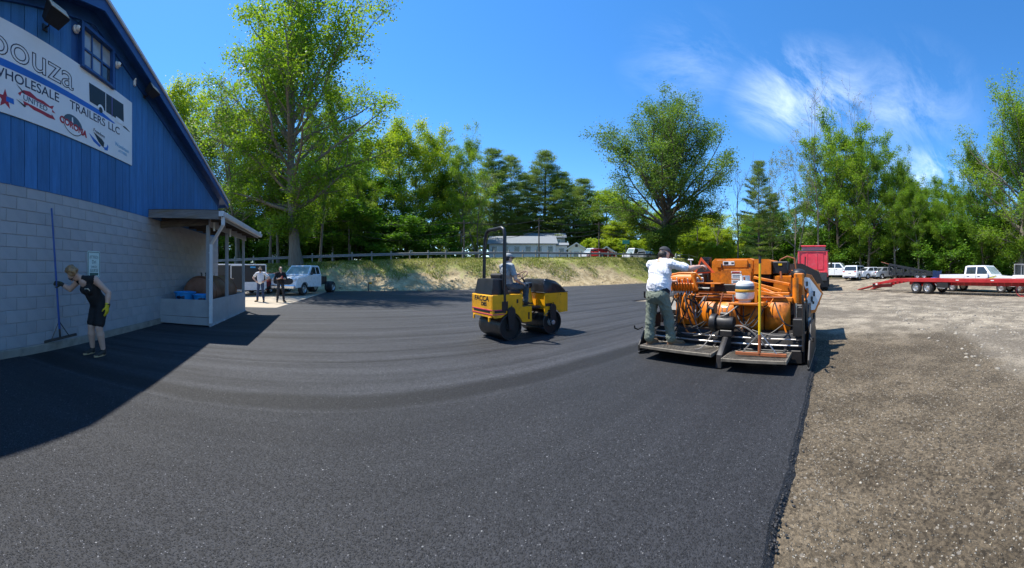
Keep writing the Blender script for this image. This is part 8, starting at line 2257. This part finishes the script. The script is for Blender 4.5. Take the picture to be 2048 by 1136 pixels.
plant('sparse', 955, 60, 330, 48, 'sparse pale tree beside the first pines', name='sapling_tree')
for x, d, y, w, k, lab in ((988, 82, 303, 52, 'pine_a', 'tall pine, leftmost behind the white house'), (1022, 86, 312, 48, 'pine_b', 'broad pine behind the white house roof'), (1085, 88, 307, 52, 'pine_a', 'tall pointed pine above the white house'),
                           (1125, 86, 346, 48, 'pine_b', 'broad pine right of the pointed one'), (1172, 92, 358, 46, 'pine_a', 'short dark pine left of the round oak'), (1055, 95, 352, 50, 'pine_b', 'pine filling the gap behind the house'), (1148, 98, 372, 46, 'pine_b', 'low pine behind the gabled shed')):
    plant(k, x, d, y, w, lab, 'pines behind the houses', name='pine_tree')
fy = [('wood_a',) + q for q in ((1215, 100, 385, 60), (1275, 105, 405, 60), (1390, 105, 430, 60), (1440, 98, 428, 55), (1340, 112, 420, 60), (1490, 92, 430, 50), (955, 100, 380, 60), (1240, 85, 440, 45), (1420, 80, 455, 40), (1375, 84, 462, 40), (1460, 78, 458, 40))]
od = ordinals(fy)
for q_ in fy:
    _, x, d, y, w = q_
    plant('wood_a', x, d, y, w, od[id(q_)] + ' far yellow green tree from the left around the round oak', 'far yellow green trees', name='yellow_green_tree')
fy = [('bush',) + q for q in ((1205, 72, 478, 28), (1235, 74, 476, 30), (1262, 70, 480, 26), (1290, 74, 478, 28), (1362, 70, 478, 26), (1395, 68, 482, 24), (1425, 66, 484, 26), (1452, 64, 484, 24), (1185, 76, 476, 26))]
od = ordinals(fy)
for q_ in fy:
    _, x, d, y, w = q_
    plant('bush', x, d, y, w, od[id(q_)] + ' yellow green shrub from the left in the row along the road', 'shrubs along the road', name='shrub', cat='shrub')
# right hand wood
plant('bare', 1478, 55, 345, 42, 'bare thin tree between the oak and the pine', name='bare_tree')
plant('bare', 1432, 70, 400, 30, 'small leafless tree right of the round oak', name='bare_tree')
plant('pine_b', 1518, 50, 322, 36, 'dark narrow pine left of the red dump truck', name='pine_tree')
plant('pine_b', 1548, 60, 388, 30, 'small pine just behind the narrow dark one', name='pine_tree')
plant('sparse', 1588, 50, 262, 52, 'sparse brownish tree with wide pale trunk above the red truck', name='sapling_tree')
plant('sparse', 1548, 58, 300, 42, 'sparse tree behind the dark narrow pine', name='sapling_tree')
plant('wood_d', 1672, 50, 238, 82, 'large dense green tree rising over the red truck', name='broad_tree')
plant('bare', 1640, 48, 205, 46, 'leafless stems rising above the dense green tree', name='bare_tree')
plant('bare', 1722, 48, 212, 50, 'bare topped tree beside the dense green one', name='bare_tree')
plant('wood_d', 1735, 47, 262, 70, 'green forked tree with leaning trunks over the parked cars', name='broad_tree')
plant('wood_b', 1790, 46, 288, 45, 'yellowish green tree at the right end of the tall group', name='broad_tree')
GR = 'trees of the wood behind the gravel lot'
rw_items = [('wood_c', 1620, 62, 360, 70), ('wood_c', 1700, 60, 350, 75), ('wood_c', 1775, 58, 370, 65), ('wood_c', 1845, 56, 385, 60), ('understory', 1600, 60, 455, 55), ('understory', 1660, 52, 450, 55), ('understory', 1720, 53, 445, 55),
                                     ('understory', 1790, 52, 440, 60), ('understory', 1850, 48, 430, 60), ('understory', 1905, 46, 430, 60), ('understory', 1960, 44, 430, 65), ('understory', 2020, 42, 425, 65), ('understory', 2075, 42, 430, 65), ('wood_c', 1900, 60, 400, 65), ('wood_c', 1965, 56, 370, 70), ('wood_d', 2040, 58, 300, 80),
                                     ('understory', 1540, 64, 465, 50), ('wood_c', 1530, 76, 420, 50), ('wood_c', 1580, 80, 410, 50)]
od = ordinals(rw_items)
for q_ in rw_items:
    k, x, d, y, w = q_
    lab = {'wood_c': 'dense dark tree of the wood behind the gravel lot', 'wood_d': 'two stemmed green tree at the far right of the wood', 'understory': 'low leafy understory tree behind the parked cars'}[k]
    plant(k, x, d, y, w, lab + ', ' + od[id(q_)] + ' from left', GR)
plant('wood_d', 1690, 56, 300, 70, 'green two stemmed tree filling the gap behind the bare stems', name='broad_tree')
plant('wood_b', 1822, 50, 318, 48, 'green tree joining the tall group and the carrier', name='broad_tree')
plant('wood_d', 1868, 52, 345, 55, 'broad green tree between the carrier and the far right giant', name='broad_tree')
plant('wood_b', 1838, 45, 352, 40, 'light green tree above the black car carrier', name='broad_tree')
plant('wood_d', 1895, 44, 372, 45, 'mid green tree left of the far right giant', name='broad_tree')
plant('hero_left', 2035, 37, 185, 112, 'giant leafy tree at the far right edge', yaw=3.9, name='giant_tree')
plant('wood_d', 1970, 41, 285, 60, 'dark green tree under the far right giant', name='broad_tree')

# the wood farther off, one leafy mass behind the single trees
gt = np.random.default_rng(91)
n = 52000
a_ = gt.uniform(math.radians(-62), math.radians(100), n)
d_ = gt.uniform(86, 116, n)
hmax = 7.5 + 6.5 * fbm(a_ * 16, a_ * 0 + 3.3, 93) + 4 * (vnoise(a_ * 60, a_ * 0, 91) - 0.5)
X_ = np.sin(a_) * d_; Y_ = np.cos(a_) * d_
E_ = X_ * EX.x + Y_ * EX.y; R_ = X_ * RX.x + Y_ * RX.y
Z_ = terrain(E_, R_) + hmax * gt.random(n) ** 0.8
leafmat('leaf_far', [(0.030, 0.068, 0.012), (0.068, 0.128, 0.021), (0.120, 0.188, 0.030), (0.195, 0.247, 0.045)], 0.3)
o = leaves_mesh('treeline', np.stack([X_, Y_, Z_], -1), 1.0, 92, 'leaf_far', flat=0.3, aspect=0.7)
o['kind'] = 'stuff'; o['label'] = 'far wood closing the view behind the single trees'

bpy.context.view_layer.update()
